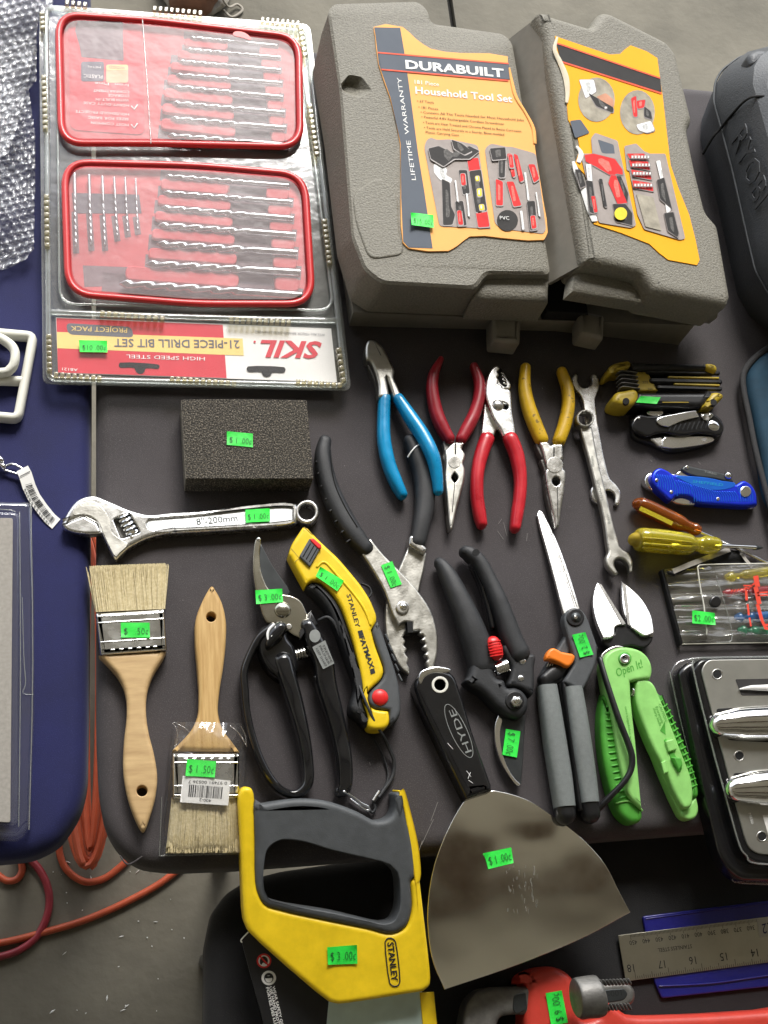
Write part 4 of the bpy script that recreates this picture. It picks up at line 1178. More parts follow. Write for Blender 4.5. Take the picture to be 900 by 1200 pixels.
def ferrule(parent, c, h, th, lines, holes, m='tin'):
    """sheet metal sleeve: c = corners (top left, top right, bottom right, bottom left)"""
    f = solid('ferrule', rr(c, 1.2, 2), h - th / 2, h + th / 2, MAT[m], parent, bev=.003, seg=4, ang=70)
    tl, tr, br, bl = c
    for v in lines:
        a, b = lerp(tl, bl, v), lerp(tr, br, v)
        tube('ferrule_bead', [(*lerp(a, b, .03), 1.1, 0, .5), (*lerp(a, b, .97), 1.1, 0, .5)], MAT['polished'], f, h=h + th / 2)
    for u in holes[1]:
        x, y = lerp(lerp(tl, bl, holes[0]), lerp(tr, br, holes[0]), u)
        sheet('nail_dimple', circ(x, y, 1.9, 10, 1.3), h + th / 2 + .0001, MAT['cast_steel'], f)
        tube('dimple_lip', [(x - 2.2, y + 1.8, .9, 0, .4), (x + 1.6, y + 1.5, .9, 0, .4)], MAT['polished'], f, h=h + th / 2)
    return f
t = thing('paint_brush', 'paint brush with bristles pointing up and bare wood handle, left of the other brush', 'paint brush', (150, 800), group=None)
Hb = .0075
hd = solid('wood_handle', sm(Z(o9, [(112, 402, 1), (150, 440), (190, 490), (212, 550), (216, 620), (206, 720), (203, 830), (215, 910), (242, 995), (264, 1040), (277, 1054), (288, 1040), (302, 1000), (322, 930), (330, 860), (318, 770), (298, 690), (288, 610), (292, 540), (315, 470), (345, 420), (362, 388, 1)]), 5), .001, .0125, MAT['wood_pale'], t, bev=.003, seg=5, holes=[circ(*Z(o9, [(273, 906)])[0], 20 / 3.159, 18)], ang=70)
bristles('bristles', *Z(o9, [(104, 244), (356, 232), (82, 72), (352, 62)]), .0075, .010, 1500, t, 1, spread=1.0, jag=6, stray=9)
solid('bristle_core', Z(o9, [(110, 235), (350, 225), (345, 95), (92, 105)]), .003, .011, MAT['bristle'], t, bev=.002)
ferrule(t, Z(o9, [(100, 246), (356, 230), (366, 384), (118, 402)]), Hb + .0006, .0135, (.10, .25, .71), (.87, (.2, .33, .46, .59, .72, .83)))
sticker(t, Z(o9, [(194, 283), (301, 283), (302, 338), (196, 338)]), Hb + .0075, '$   .50¢')
t = thing('paint_brush', 'paint brush in a clear bag with bristles pointing down and a barcode label', 'paint brush', (240, 850))
hd = solid('wood_handle', sm(Z(o9, [(385, 755, 1), (420, 720), (455, 680), (478, 630), (484, 560), (478, 450), (470, 350), (472, 270), (495, 205), (518, 162), (532, 146), (546, 162), (568, 204), (584, 270), (584, 350), (574, 450), (560, 540), (556, 620), (575, 680), (605, 720), (634, 760, 1)]), 5), .001, .0125, MAT['wood_grain'], t, bev=.003, seg=5, holes=[circ(*Z(o9, [(529, 262)])[0], 18 / 3.159, 18)], ang=70)
bristles('bristles', *Z(o9, [(386, 930), (632, 930), (366, 1138), (640, 1136)]), .0070, .010, 1500, t, 2, spread=.8, jag=3, stray=4)
solid('bristle_core', Z(o9, [(390, 920), (628, 920), (640, 1115), (362, 1118)]), .003, .0105, MAT['bristle'], t, bev=.002)
f = ferrule(t, Z(o9, [(386, 764), (634, 764), (634, 934), (386, 934)]), Hb + .0006, .0135, (.22, .73, .93), (.1, (.2, .33, .46, .59, .72, .84)))
lb = sheet('barcode_label', Z(o9, [(424, 850), (601, 868), (592, 960), (414, 948)]), Hb + .0086, MAT['paper'], t)
hh = Hb + .0088
A_, B_, C_, D_ = Z(o9, [(448, 882), (576, 892), (571, 936), (444, 927)])
x = 0.0; rk = random.Random(5); vs, fs = [], []
while x < .98:
    wd = rk.choice((.012, .02, .035)); k = len(vs)
    for p in (lerp(A_, B_, x), lerp(A_, B_, x + wd), lerp(D_, C_, x + wd), lerp(D_, C_, x)): vs.append(W(*p, hh))
    fs.append((k, k + 1, k + 2, k + 3)); x += wd + rk.choice((.012, .02, .03))
link('barcode', vs, fs, MAT['ink'], lb, smooth=False)
a = Z(o9, [(588, 872), (445, 866), (530, 938), (486, 933)])
text('0 97491 00536 7', a[0], a[1], hh, MAT['ink'], lb, hpx=3.6)
text('400-2', a[2], a[3], hh, MAT['ink'], lb, hpx=3.4)
sticker(t, Z(o9, [(440, 788), (548, 796), (542, 856), (434, 850)]), Hb + .0092, '$ 1 .50¢')
# the clear bag: two skins, crumpled open at the ferrule
def bag(pts, h, amp, seed, name):
    from mathutils import noise
    tl, tr, br, bl = pts
    vs, fs = [], []
    nu, nv = 34, 44
    for j in range(nv + 1):
        for i in range(nu + 1):
            u, v = i / nu, j / nv
            x, y = lerp(lerp(tl, tr, u), lerp(bl, br, u), v)
            e = min(1, 4 * min(u, 1 - u)) ** .5
            z = .0008 + (h - .0008) * e * (1 if v < .85 else max(.5, 1 - (v - .85) * 3)) + amp * noise.fractal((u * 4, v * 5, seed), 1, 2, 3) * (1 if v < .25 else .12)
            vs.append(W(x, y, max(.0004, z)))
    for j in range(nv):
        for i in range(nu):
            a = j * (nu + 1) + i
            fs.append((a + nu + 1, a + nu + 2, a + 1, a))
    return link(name, vs, fs, MAT['bag_film'], t, ang=180)
bag(Z(o9, [(385, 650), (664, 655), (660, 1140), (336, 1150)]), .0175, .005, 2.2, 'clear_bag')
tube('bag_seam', [(*Z(o9, [(338, 1146)])[0], .7, 1, .5), (*Z(o9, [(480, 1142)])[0], .7, 1.2, .5), (*Z(o9, [(655, 1138)])[0], .7, 1, .5)], MAT['clear_shell'], t)
tube('bag_seam', [(*p, .5, .9, .4) for p in Z(o9, [(346, 930), (342, 1040), (337, 1146)])], MAT['clear_shell'], t)
for pts in ([(388, 655), (404, 690), (400, 730), (388, 760)], [(392, 652), (430, 672), (450, 690)], [(640, 668), (655, 700), (660, 740)], [(600, 665), (630, 690), (655, 730)]):
    tube('bag_crease', [(*p, .8, 9, .8) for p in Z(o9, pts)], MAT['clear_crinkle'], t)
# ---- left pruner (black loop handle)
o1, o2 = (270, 620, 6.667), (270, 780, 4.286)
t = thing('pruning_shears', 'black pruning shears with loop handle and silver hooked anvil, left of the yellow knife', 'pruning shears', (350, 780))
solid('dark_blade', sm(Z(o1, [(236, 110, 1), (330, 285), (470, 495), (440, 520), (360, 520), (280, 480), (245, 380), (222, 260)]), 3), .0115, .0135, MAT['dark_steel'], t, bev=.0006)
solid('anvil_hook', sm(Z(o1, [(192, 95), (202, 72), (220, 64), (240, 78), (240, 105), (230, 160), (230, 230), (238, 310), (262, 390), (300, 465), (350, 500), (410, 508), (480, 520), (550, 560), (605, 672, 1), (590, 740), (545, 850, 1), (500, 832), (440, 790), (380, 740), (290, 728), (255, 670), (228, 570), (202, 480), (180, 350), (178, 200)]), 4), .009, .0150, MAT['steel_brushed'], t, bev=.0010, seg=3)
dome('tip_bead', *Z(o1, [(220, 84)])[0], 3.2, .014, .0022, MAT['polished'], t)
dome('pivot_rivet', *Z(o1, [(408, 632)])[0], 66 / 6.667, .0150, .0028, MAT['steel_brushed'], t)
disc('small_screw', *Z(o1, [(458, 762)])[0], 24 / 6.667, .014, .0162, MAT['steel'], t)
solid('anvil_edge', Z(o1, [(606, 660), (632, 636), (560, 838), (544, 850)]), .010, .0162, MAT['steel'], t, bev=.0004)
hl = tube('loop_handle', Z(o1, [(330, 780, 6.5, 10, 8), (235, 850, 6.0, 10, 8), (160, 970, 5.0, 9, 7), (105, 1120, 4.8, 9, 7)]) + ZT(o2, [(72, 130, 21, 9, 7), (82, 240, 20, 9, 7), (112, 370, 20, 9, 7), (160, 500, 20, 9, 7), (222, 598, 20, 9, 7), (290, 644, 19, 9, 7), (345, 640, 24, 9, 7), (386, 590, 30, 9, 7.5), (384, 480, 31, 9, 8), (360, 340, 36, 10, 9), (325, 200, 42, 10, 9), (290, 80, 46, 11, 9), (262, -20, 50, 11, 9)]), MAT['black_gloss'], t, e=2.6)
solid('handle_head', sm(Z(o1, [(240, 760), (290, 735), (380, 730), (440, 770), (455, 840), (500, 900), (525, 1010), (520, 1120), (440, 1180), (330, 1130), (240, 1000), (215, 880)]), 4), .002, .0165, MAT['black_gloss'], t, bev=.005, seg=5, ang=75)
tb = tube('thumb_cap', ZT(o1, [(300, 900, 32, 19, 5), (345, 830, 58, 20, 6), (390, 775, 54, 20, 6)]), MAT['black_gloss'], t)
lg = tube('logo_print', [(*p, 1.4, 23.5, .5) for p in Z(o1, [(296, 860), (290, 820), (305, 780), (340, 745)])], MAT['white_ink'], tb, n=6)
tube('logo_print', [(*p, .5, 25.2, .3) for p in Z(o1, [(320, 838), (345, 800), (352, 760)])], MAT['white_ink'], tb, n=6)
hr = tube('straight_handle', Z(o1, [(600, 760, 8.5, 12, 8), (660, 900, 11.5, 12, 9), (720, 1040, 12.0, 12, 9)]) + ZT(o2, [(480, 100, 52, 11, 9), (515, 230, 46, 10, 9), (548, 360, 42, 9, 8), (570, 480, 40, 9, 8), (574, 590, 38, 8, 7), (566, 625, 34, 8, 6)]), MAT['black_gloss'], t, e=3)
tube('handle_flute', ZT(o2, [(425, 60, 10, 13, 3), (478, 200, 10, 12, 3), (512, 340, 9, 11, 3), (535, 480, 8, 10.5, 3), (545, 600, 7, 9, 3)]), MAT['black_gloss'], hr)
solid('handle_collar', Z(o1, [(625, 632), (690, 745), (560, 800), (548, 850), (600, 740)]), .010, .0180, MAT['black_plastic'], hr, bev=.0015)
x = [W(*p, .0214) for p in Z(o1, [(640, 922), (740, 868), (812, 1050), (724, 1095)])]
dec = sheet('decal', Z(o1, [(640, 922), (740, 868), (812, 1050), (724, 1095)]), .0216, MAT['grey_ink'], hr)
sheet('decal', circ(*Z(o1, [(660, 835)])[0], 6.5, 18, 7.6), .0213, MAT['grey_ink'], hr)
for a, b, s in (((665, 935), (740, 1075), 'KEEP SHARP'), ((690, 915), (765, 1060), 'PRUNER'), ((715, 905), (785, 1045), 'TREMPE')):
    p = Z(o1, [a, b]); text(s, p[0], p[1], .0218, MAT['ink'], dec, hpx=2.6)
coil('spring', Z(o1, [(508, 985)])[0], Z(o1, [(590, 960)])[0], 5.2, .0009, 4, .011, MAT['steel'], t)
disc('strap_eyelet', *Z(o2, [(552, 630)])[0], 26 / 4.286, .004, .0115, MAT['black_gloss'], hr, bev=.002)
st = tube('wrist_strap', Z(o1, [(692, 712, 1.6, 16, 1.2), (760, 690, 1.9, 18, 1.4), (820, 750, 2.2, 17, 1.4), (870, 860, 2.4, 15, 1.4)]) + ZT((330, 600, 4.444), [(330, 690, 7, 12, 1.2), (365, 790, 7, 10, 1.2), (395, 880, 7, 17, 1.2), (430, 970, 7, 22, 1.2), (480, 1085, 7, 21, 1.2), (525, 1160, 7, 17, 1.2)]) + ZT(o2, [(790, 400, 9, 8, 1.2), (822, 480, 9, 4, 1.4), (812, 560, 9, 3, 1.4), (770, 625, 9, 4, 1.2), (745, 660, 8, 5, 1.2)]), MAT['black_rubber'], t, e=3)
tube('wrist_strap', ZT(o2, [(680, 310, 5, 2, 1), (720, 370, 5, 2, 1), (765, 450, 5, 2, 1), (790, 530, 5, 2, 1), (785, 590, 6, 3, 1), (745, 650, 6, 4, 1)]), MAT['black_rubber'], t)
tube('strap_crimp', ZT(o2, [(748, 632, 13, 4, 2.4), (716, 680, 13, 4, 2.4)]), MAT['steel'], st, cap='flat')
tube('strap_loop', ZT(o2, [(716, 680, 6, 3, 1.2), (728, 715, 7, 3, 1.2), (712, 738, 7, 3, 1.2), (695, 715, 6, 3, 1.2)]), MAT['black_rubber'], st)
tube('snap_hook', ZT(o2, [(570, 632, 7, 13, 1.2), (610, 655, 7, 9, 1.3), (655, 690, 7, 6, 1.3), (695, 712, 8, 4, 1.6), (690, 728, 7, 3, 1.4), (645, 702, 6, 3, 1.2), (605, 672, 6, 3, 1.2)]), MAT['chrome'], t)
sticker(t, Z(o1, [(194, 478), (404, 466), (412, 570), (202, 586)]), .0154, '$ 3 .00¢')
# ---- yellow utility knife
o3 = (330, 600, 4.444)
t = thing('utility_knife', 'yellow and black retractable utility knife with red button, beside the loop handled pruner', 'utility knife', (400, 740))
HK = .022
out = Z(o3, [(112, 74, 1), (132, 78), (165, 110), (215, 160), (290, 230), (360, 310), (430, 400), (480, 490), (498, 560), (525, 620), (560, 720), (600, 840), (620, 940), (620, 1050), (595, 1095), (565, 1110), (548, 1124), (500, 1134), (455, 1124), (400, 1070), (358, 1030), (368, 960), (384, 900), (332, 740), (282, 600), (222, 480), (160, 410), (125, 384, 1), (70, 280), (36, 214, 1), (50, 170)])
solid('knife_core', sm(out, 3), .001, HK - .006, MAT['black_rubber'], t, bev=.004, seg=4, ang=70)
yb = solid('yellow_body', sm(Z(o3, [(112, 76, 1), (132, 80), (165, 112), (215, 162), (290, 232), (360, 312), (430, 402), (478, 490), (496, 560), (468, 612, 1), (488, 690), (533, 830), (518, 870), (453, 932), (447, 960), (450, 990), (475, 1020), (558, 1036, 1), (564, 1088), (550, 1118), (500, 1132), (457, 1122), (453, 1060), (428, 975), (424, 905), (392, 740), (352, 600), (300, 470), (250, 402), (190, 358), (150, 362), (127, 380, 1), (72, 280), (38, 214, 1), (52, 170)]), 4), .006, HK, MAT['yellow_plastic'], t, bev=.0026, seg=4, ang=60)
solid('rubber_grip', sm(Z(o3, [(130, 388, 1), (150, 368), (190, 364), (245, 408), (294, 475), (345, 605), (385, 745), (420, 905), (426, 980), (450, 1062), (448, 1112), (404, 1068), (362, 1026), (374, 960), (392, 902), (340, 740), (288, 600), (230, 482), (165, 412)]), 3), .004, HK - .002, MAT['black_rubber'], t, bev=.004, seg=4, ang=70)
solid('grey_grip', sm(Z(o3, [(500, 566, 1), (524, 622), (558, 722), (598, 842), (617, 940), (617, 1048), (592, 1090), (568, 1104), (562, 1030, 1), (478, 1016), (454, 988), (458, 944), (522, 874), (538, 832), (493, 690), (474, 612)]), 3), .004, HK + .0004, MAT['grey_rubber'], t, bev=.0024, seg=4, ang=70)
for i in range(5):
    p = Z(o3, [(541 + i * 17, 640 + i * 52), (556 + i * 17, 670 + i * 52)])
    tube('grip_rib', [(*p[0], 1.2, 20, 1.2), (*p[1], 1.4, 20, 1.2)], MAT['grey_rubber'], t)
dome('release_button', *Z(o3, [(513, 965)])[0], 43 / 4.444, HK + .0004, .0026, MAT['red_plastic'], t)
sl = solid('blade_slider', rr(Z(o3, [(146, 136), (206, 182), (148, 286), (92, 230)]), 1.5), HK - .001, HK + .0024, MAT['grey_rubber'], t, bev=.0008)
solid('slider_lock', rr(Z(o3, [(150, 138), (166, 136), (207, 170), (206, 190), (190, 188), (152, 150)]), .8), HK, HK + .0032, MAT['red_plastic'], sl, bev=.0006)
for i in range(3):
    p = Z(o3, [(150 + i * 17, 165 + i * 13), (112 + i * 17, 232 + i * 13)])
    tube('slider_rib', [(*p[0], .7, 24.3, .5), (*p[1], .7, 24.3, .5)], MAT['black_and_shade'], sl)
for a, b in (((118, 80), (160, 116)), ((52, 192), (92, 240)), ((92, 240), (66, 262))):
    p = Z(o3, [a, b]); tube('panel_line', [(*p[0], .45, 22, .2), (*p[1], .45, 22, .2)], MAT['yellow_dull'], yb)
tube('body_ridge', [(*p, 1.6, 22.0, 1.0) for p in Z(o3, [(185, 285), (225, 262), (290, 330), (370, 420), (430, 505), (462, 585)])], MAT['yellow_plastic'], yb)
tube('lanyard_lug', [(*p, 1.3, 8, 1.6) for p in Z(o3, [(418, 375), (455, 392), (466, 425), (450, 450)])], MAT['black_rubber'], t)
disc('lanyard_hole', *Z(o3, [(405, 1035)])[0], 3.6, HK - .004, HK - .0018, MAT['black_and_shade'], t, n=12)
p = Z(o3, [(338, 430), (388, 602)]); text('STANLEY', p[0], p[1], HK + .0003, MAT['ink'], yb, hpx=5.0, bold=.012)
ft = [(400, 622), (420, 618), (486, 838), (464, 846)]
p = Z(o3, [(404, 650), (460, 818)]); text('FATMAX', p[0], p[1], HK + .0003, MAT['ink'], yb, hpx=5.6, bold=.035)
for q in ([(396, 620), (420, 614), (428, 642), (404, 648)], [(460, 820), (482, 812), (488, 838), (464, 846)]):
    sheet('bar_print', Z(o3, q), HK + .0003, MAT['ink'], yb)
sticker(t, Z(o3, [(202, 284), (326, 358), (290, 412), (178, 334)]), HK + .0012, '$ 1 .00¢')
# ---- large slip joint pliers
oF = (350, 500, 4.0)
t = thing('slip_joint_pliers', 'large grey steel slip joint pliers with black grips and open toothed jaws', 'pliers', (455, 680))
solid('under_jaw', sm(Z(oF, [(515, 560, 1), (600, 590, 1), (590, 660), (565, 770), (560, 900), (520, 940), (488, 985, 1), (502, 1005), (494, 1022), (508, 1040), (500, 1060), (516, 1085), (510, 1110), (522, 1135), (518, 1162, 1), (480, 1132), (442, 1062), (415, 1000), (407, 900), (416, 800), (460, 690)]), 3), .002, .0075, MAT['steel_satin'], t, bev=.0012)
solid('upper_jaw', sm(Z(oF, [(335, 520, 1), (400, 600), (470, 670), (560, 770), (620, 860), (650, 960), (651, 1060), (634, 1130, 1), (606, 1130, 1), (598, 1100), (606, 1088), (590, 1068), (602, 1052), (582, 1034), (594, 1016), (574, 998), (588, 984), (564, 968), (570, 956), (530, 960, 1), (532, 918, 1), (500, 914, 1), (468, 932, 1), (440, 880), (402, 770), (352, 680), (298, 597, 1)]), 3), .0075, .0130, MAT['steel_satin'], t, bev=.0014)
solid('jaw_shadow', Z(oF, [(508, 912), (534, 912), (538, 965), (512, 965)]), .007, .0132, MAT['black_and_shade'], t, bev=.0002)
disc('pivot_washer', *Z(oF, [(488, 846)])[0], 31 / 4, .0130, .0150, MAT['steel'], t, bev=.001)
dome('pivot_rivet', *Z(oF, [(491, 843)])[0], 17 / 4, .0150, .0022, MAT['polished'], t)
g = tube('grip', ZT(oF, [(122, 72, 30, 10, 7), (112, 150, 38, 10, 8), (140, 280, 43, 10, 8), (192, 400, 46, 10, 8), (252, 500, 44, 10, 8), (312, 572, 36, 10, 7)]), MAT['black_rubber'], t, e=3)
for x, y, a in ((96, 160, 0), (104, 215, 0), (118, 275, .2), (140, 335, .3), (160, 390, .4), (186, 440, .5), (215, 490, .6), (240, 535, .7)):
    tube('grip_rib', [(*p, 1.5, 13.5, 2.2) for p in Z(oF, [(x - 14, y + 8), (x + 4, y - 4), (x + 34, y - 6)])], MAT['black_rubber'], g)
tube('grip_line', [(*p, .5, 18, .5) for p in Z(oF, [(150, 110), (165, 250), (215, 370), (275, 470)])], MAT['black_and_shade'], g)
g2 = tube('grip', ZT(oF, [(520, 66, 28, 8, 7), (550, 130, 38, 8, 8), (584, 230, 44, 8, 8), (590, 350, 45, 8, 8), (574, 460, 42, 8, 8), (556, 545, 38, 8, 7)]), MAT['black_rubber'], t, e=3)
tube('paint_stripe', [(*p, .9, hc, .7) for p, hc in zip(Z(oF, [(512, 142), (530, 115), (552, 92), (574, 82)]), (13, 15.6, 16, 14.6))], MAT['white_ink'], g2)
solid('steel_collar', rr(Z(oF, [(520, 510), (540, 505), (605, 572), (590, 600), (516, 552)]), 2), .002, .0135, MAT['steel'], t, bev=.002)
sticker(t, Z(oF, [(435, 632), (486, 738), (438, 758), (384, 652)]), .0136, '$ 1 .00¢') if False else sticker(t, Z(oF, [(438, 630), (484, 738), (432, 756), (386, 650)][0:4]), .0134, '$ 1 .00¢')
# ================================================================== hand tools, upper right
# ---- diagonal cutters
o4 = (420, 390, 5.714)
t = thing('diagonal_cutters', 'diagonal cutting pliers with bright blue grips, one grip over the black pliers', 'pliers', (475, 500))
solid('cutter_head', sm(Z(o4, [(50, 80), (68, 48), (100, 44), (150, 75), (195, 140), (222, 200), (245, 250), (240, 292), (262, 350), (296, 425, 1), (240, 440, 1), (210, 350), (186, 282, 1), (200, 350), (212, 432, 1), (134, 432, 1), (132, 340), (108, 252), (78, 190), (54, 178)]), 4), .004, .015, MAT['steel_satin'], t, bev=.0022, seg=3)
solid('cutter_lower', sm(Z(o4, [(50, 95), (70, 90), (110, 190), (140, 300), (150, 430), (128, 425), (112, 330), (75, 250), (52, 185)]), 4), .001, .008, MAT['cast_steel'], t, bev=.001)
tube('jaw_seam', [(*p, .5, 15, .3) for p in Z(o4, [(108, 65), (130, 110), (150, 150)])], MAT['cast_steel'], t)
tube('grip', ZT(o4, [(173, 440, 40, 9, 6.4), (168, 600, 42, 9, 6.8), (172, 730, 44, 9, 7), (203, 880, 44, 8, 7), (250, 1000, 41, 7.5, 7), (292, 1085, 34, 7, 6)]), MAT['blue_vinyl'], t, e=2.5)
tube('grip', ZT(o4, [(268, 445, 34, 12, 6), (350, 570, 43, 15, 6.8), (436, 700, 45, 18, 7), (498, 830, 42, 20, 7), (524, 950, 37, 18, 6.5), (532, 1060, 32, 15, 6)]), MAT['blue_vinyl'], t, e=2.5)
# ---- red long nose pliers
o5 = (490, 410, 5.217)
t = thing('long_nose_pliers', 'long nose pliers with dark red grips, jaws pointing down', 'pliers', (532, 520))
def nose(t, o, head, low, hole, seam, slot, pivot, m='steel_satin', hh=.0115):
    hd = solid('jaw_pair', sm(Z(o, head), 3), .003, hh, MAT[m], t, bev=.0016, seg=3, holes=[sm(Z(o, hole), 3)])
    solid('jaw_side', sm(Z(o, low), 3), .001, hh - .0035, MAT['cast_steel'], t, bev=.001)
    solid('hole_floor', sm(Z(o, hole), 3), .001, .003, MAT['black_and_shade'], t, bev=.0002)
    tube('jaw_seam', [(*p, .45, 0, .25) for p in Z(o, seam)], MAT['black_and_shade'], hd, h=hh)
    tube('jaw_seam', [(*p, .8, 0, .3) for p in Z(o, slot)], MAT['black_and_shade'], hd, h=hh)
    disc('pivot_joint', *Z(o, [pivot[:2]])[0], pivot[2] / o[2], hh - .001, hh + .0004, MAT['steel'], hd, bev=.0003)
nose(t, o5, [(165, 612, 1), (212, 568), (226, 562), (262, 565), (277, 562), (272, 590), (270, 605), (288, 632), (288, 660), (276, 690), (286, 720), (286, 780), (270, 850), (240, 960), (216, 1070), (208, 1098, 1), (196, 1096, 1), (190, 1060), (180, 960), (170, 860), (163, 760), (168, 700)],
     [(160, 548), (200, 552), (215, 600), (200, 700), (180, 760), (188, 960), (200, 1096), (190, 1092), (172, 960), (156, 760), (160, 690), (152, 660), (160, 620)],
     [(225, 746, 1), (245, 780), (225, 814, 1), (205, 780)], [(224, 816), (216, 900), (209, 990)], [(228, 572), (228, 636)], (222, 685, 38))
tube('grip', ZT(o5, [(136, 62, 18, 8, 5), (95, 150, 31, 8, 6), (86, 250, 35, 8, 6.5), (110, 380, 39, 8, 6.5), (150, 480, 39, 8, 6.5), (188, 545, 34, 8, 6)]), MAT['dark_red_vinyl'], t, e=2.4)
tube('grip', ZT(o5, [(340, 102, 22, 8, 5), (374, 200, 31, 8, 6), (370, 300, 35, 8, 6.5), (340, 400, 38, 8, 6.5), (300, 480, 39, 8, 6.5), (262, 548, 34, 8, 6)]), MAT['dark_red_vinyl'], t, e=2.4)
# ---- red slip joint pliers
t = thing('slip_joint_pliers', 'polished slip joint pliers with bright red grips pointing down', 'pliers', (583, 520))
solid('under_half', sm(Z(o5, [(500, 108, 1), (525, 140), (552, 180), (568, 207), (562, 240), (535, 240), (560, 300), (540, 420), (490, 470), (465, 527, 1), (384, 527, 1), (398, 400), (408, 300), (430, 240), (480, 200)]), 3), .002, .0075, MAT['bright_steel'], t, bev=.0014)
up_ = solid('upper_half', sm(Z(o5, [(415, 220), (420, 180), (440, 130), (468, 95), (488, 92, 1), (500, 110), (490, 130), (496, 150), (487, 168), (500, 185), (492, 203), (512, 215), (525, 235), (562, 240), (572, 290), (577, 370), (590, 450), (600, 527, 1), (520, 527, 1), (502, 480), (462, 420), (432, 340), (415, 290)]), 3), .0075, .0130, MAT['bright_steel'], t, bev=.0016, holes=[sm(Z(o5, [(505, 318), (530, 322), (552, 340), (548, 362), (525, 362), (500, 350)]), 3)])
dome('pivot_bolt', *Z(o5, [(488, 338)])[0], 37 / 5.217, .0126, .0028, MAT['steel'], t)
solid('slot_floor', sm(Z(o5, [(505, 318), (530, 322), (552, 340), (548, 362), (525, 362), (500, 350)]), 3), .0074, .0085, MAT['black_and_shade'], t, bev=.0002)
solid('jaw_gap', sm(Z(o5, [(502, 112), (520, 150), (540, 190), (540, 225), (512, 212), (490, 180), (492, 135)]), 3), .0072, .0079, MAT['black_and_shade'], t, bev=.0001)
for i in range(4):
    p = Z(o5, [(508 + i * 5, 142 + i * 20), (522 + i * 5, 150 + i * 20)])
    tube('jaw_tooth', [(*p[0], .9, 8.2, .9), (*p[1], .9, 8.2, .9)], MAT['polished'], t, n=6)
tube('grip', ZT(o5, [(420, 545, 44, 8, 6), (386, 640, 42, 8, 6.5), (363, 750, 38, 8, 6.5), (358, 880, 38, 7.5, 6.5), (374, 1000, 38, 7, 6.5), (388, 1066, 32, 7, 6)]), MAT['red_vinyl'], t, e=2.4)
tube('grip', ZT(o5, [(564, 545, 44, 11, 6), (603, 650, 42, 10, 6.5), (624, 780, 37, 9, 6.5), (620, 900, 36, 8, 6.5), (605, 1000, 36, 7, 6.5), (592, 1090, 31, 7, 6)]), MAT['red_vinyl'], t, e=2.4)
# ---- yellow long nose pliers
oS = (600, 420, 4.615)
t = thing('long_nose_pliers', 'long nose pliers with scuffed yellow grips, jaws pointing down', 'pliers', (650, 510))
nose(t, oS, [(150, 452, 1), (192, 448), (212, 470), (222, 462), (245, 462), (275, 460, 1), (278, 540), (270, 545), (282, 560), (280, 598), (291, 605), (291, 660), (281, 730), (266, 830), (256, 912, 1), (238, 912, 1), (226, 850), (206, 760), (191, 690), (182, 604), (192, 590), (180, 555), (170, 510)],
     [(134, 452), (160, 455), (190, 560), (186, 690), (215, 800), (240, 910), (232, 905), (212, 838), (190, 760), (178, 690), (174, 600), (158, 560), (156, 548), (166, 545), (142, 500)],
     [(240, 636), (262, 663), (240, 690), (217, 663)], [(244, 692), (247, 780), (248, 905)], [(227, 482), (227, 530)], (232, 575, 44), 'steel')
tube('grip', ZT(oS, [(72, 52, 26, 8, 5.4), (68, 150, 31, 8, 6), (85, 250, 35, 8, 6.5), (120, 350, 37, 8, 6.5), (158, 438, 36, 8, 6)]), MAT['yellow_vinyl'], t, e=2.4)
tube('grip', ZT(oS, [(268, 74, 26, 8, 5.4), (298, 160, 30, 8, 6), (304, 250, 32, 8, 6.5), (286, 350, 35, 8, 6.5), (254, 445, 34, 8, 6)]), MAT['yellow_vinyl'], t, e=2.4)
# ---- two wrenches, crossed
t = thing('open_end_wrench', 'bright double open end wrench lying under the ring spanner', 'wrench', (700, 510))
ub = solid('wrench_bar', sm(Z(oS, [(330, 95), (346, 82), (357, 92, 1), (358, 130), (395, 157), (430, 138), (430, 90, 1), (445, 83), (468, 105), (474, 145), (462, 190), (452, 220), (458, 290), (480, 430), (508, 570), (532, 650), (562, 680), (586, 715), (588, 755), (575, 790), (557, 786, 1), (560, 750), (545, 722), (515, 712), (495, 735), (480, 770), (465, 785, 1), (445, 770), (430, 735), (430, 700), (450, 682), (472, 680), (460, 640), (430, 520), (400, 350), (384, 230), (372, 200), (340, 160), (328, 125)]), 3), .0008, .0050, MAT['bright_steel'], t, bev=.0012)
t = thing('combination_wrench', 'satin combination wrench, ring end up, lying on the double open end wrench', 'wrench', (710, 560))
rg = Z(oS, [(398, 322)])[0]
disc('ring_end', *rg, 48 / 4.615, .006, .0150, MAT['steel_satin'], t, bev=.0012, n=32, holes=[circ(*rg, 36 / 4.615, 24)])
solid('shaft', sm(Z(oS, [(370, 372, 1), (432, 366, 1), (440, 400), (470, 560), (510, 720), (545, 870), (582, 1012, 1), (598, 1030), (632, 1052), (652, 1090), (651, 1145), (638, 1160, 1), (633, 1120), (618, 1098), (590, 1082), (560, 1092), (558, 1122), (578, 1160, 1), (565, 1172), (535, 1147), (512, 1110), (510, 1075), (522, 1045), (518, 1015, 1), (495, 860), (455, 700), (410, 520), (375, 400)]), 4), .0055, .0112, MAT['steel_satin'], t, bev=.0016)
for s, a, b in (('8mm', (446, 585), (440, 530)), ('VANADIUM', (498, 770), (470, 660)), ('8mm', (536, 895), (522, 840))):
    p = Z(oS, [a, b]); text(s, p[0], p[1], .0114, MAT['grey_ink'], t, hpx=3.6, name='stamped_lettering')
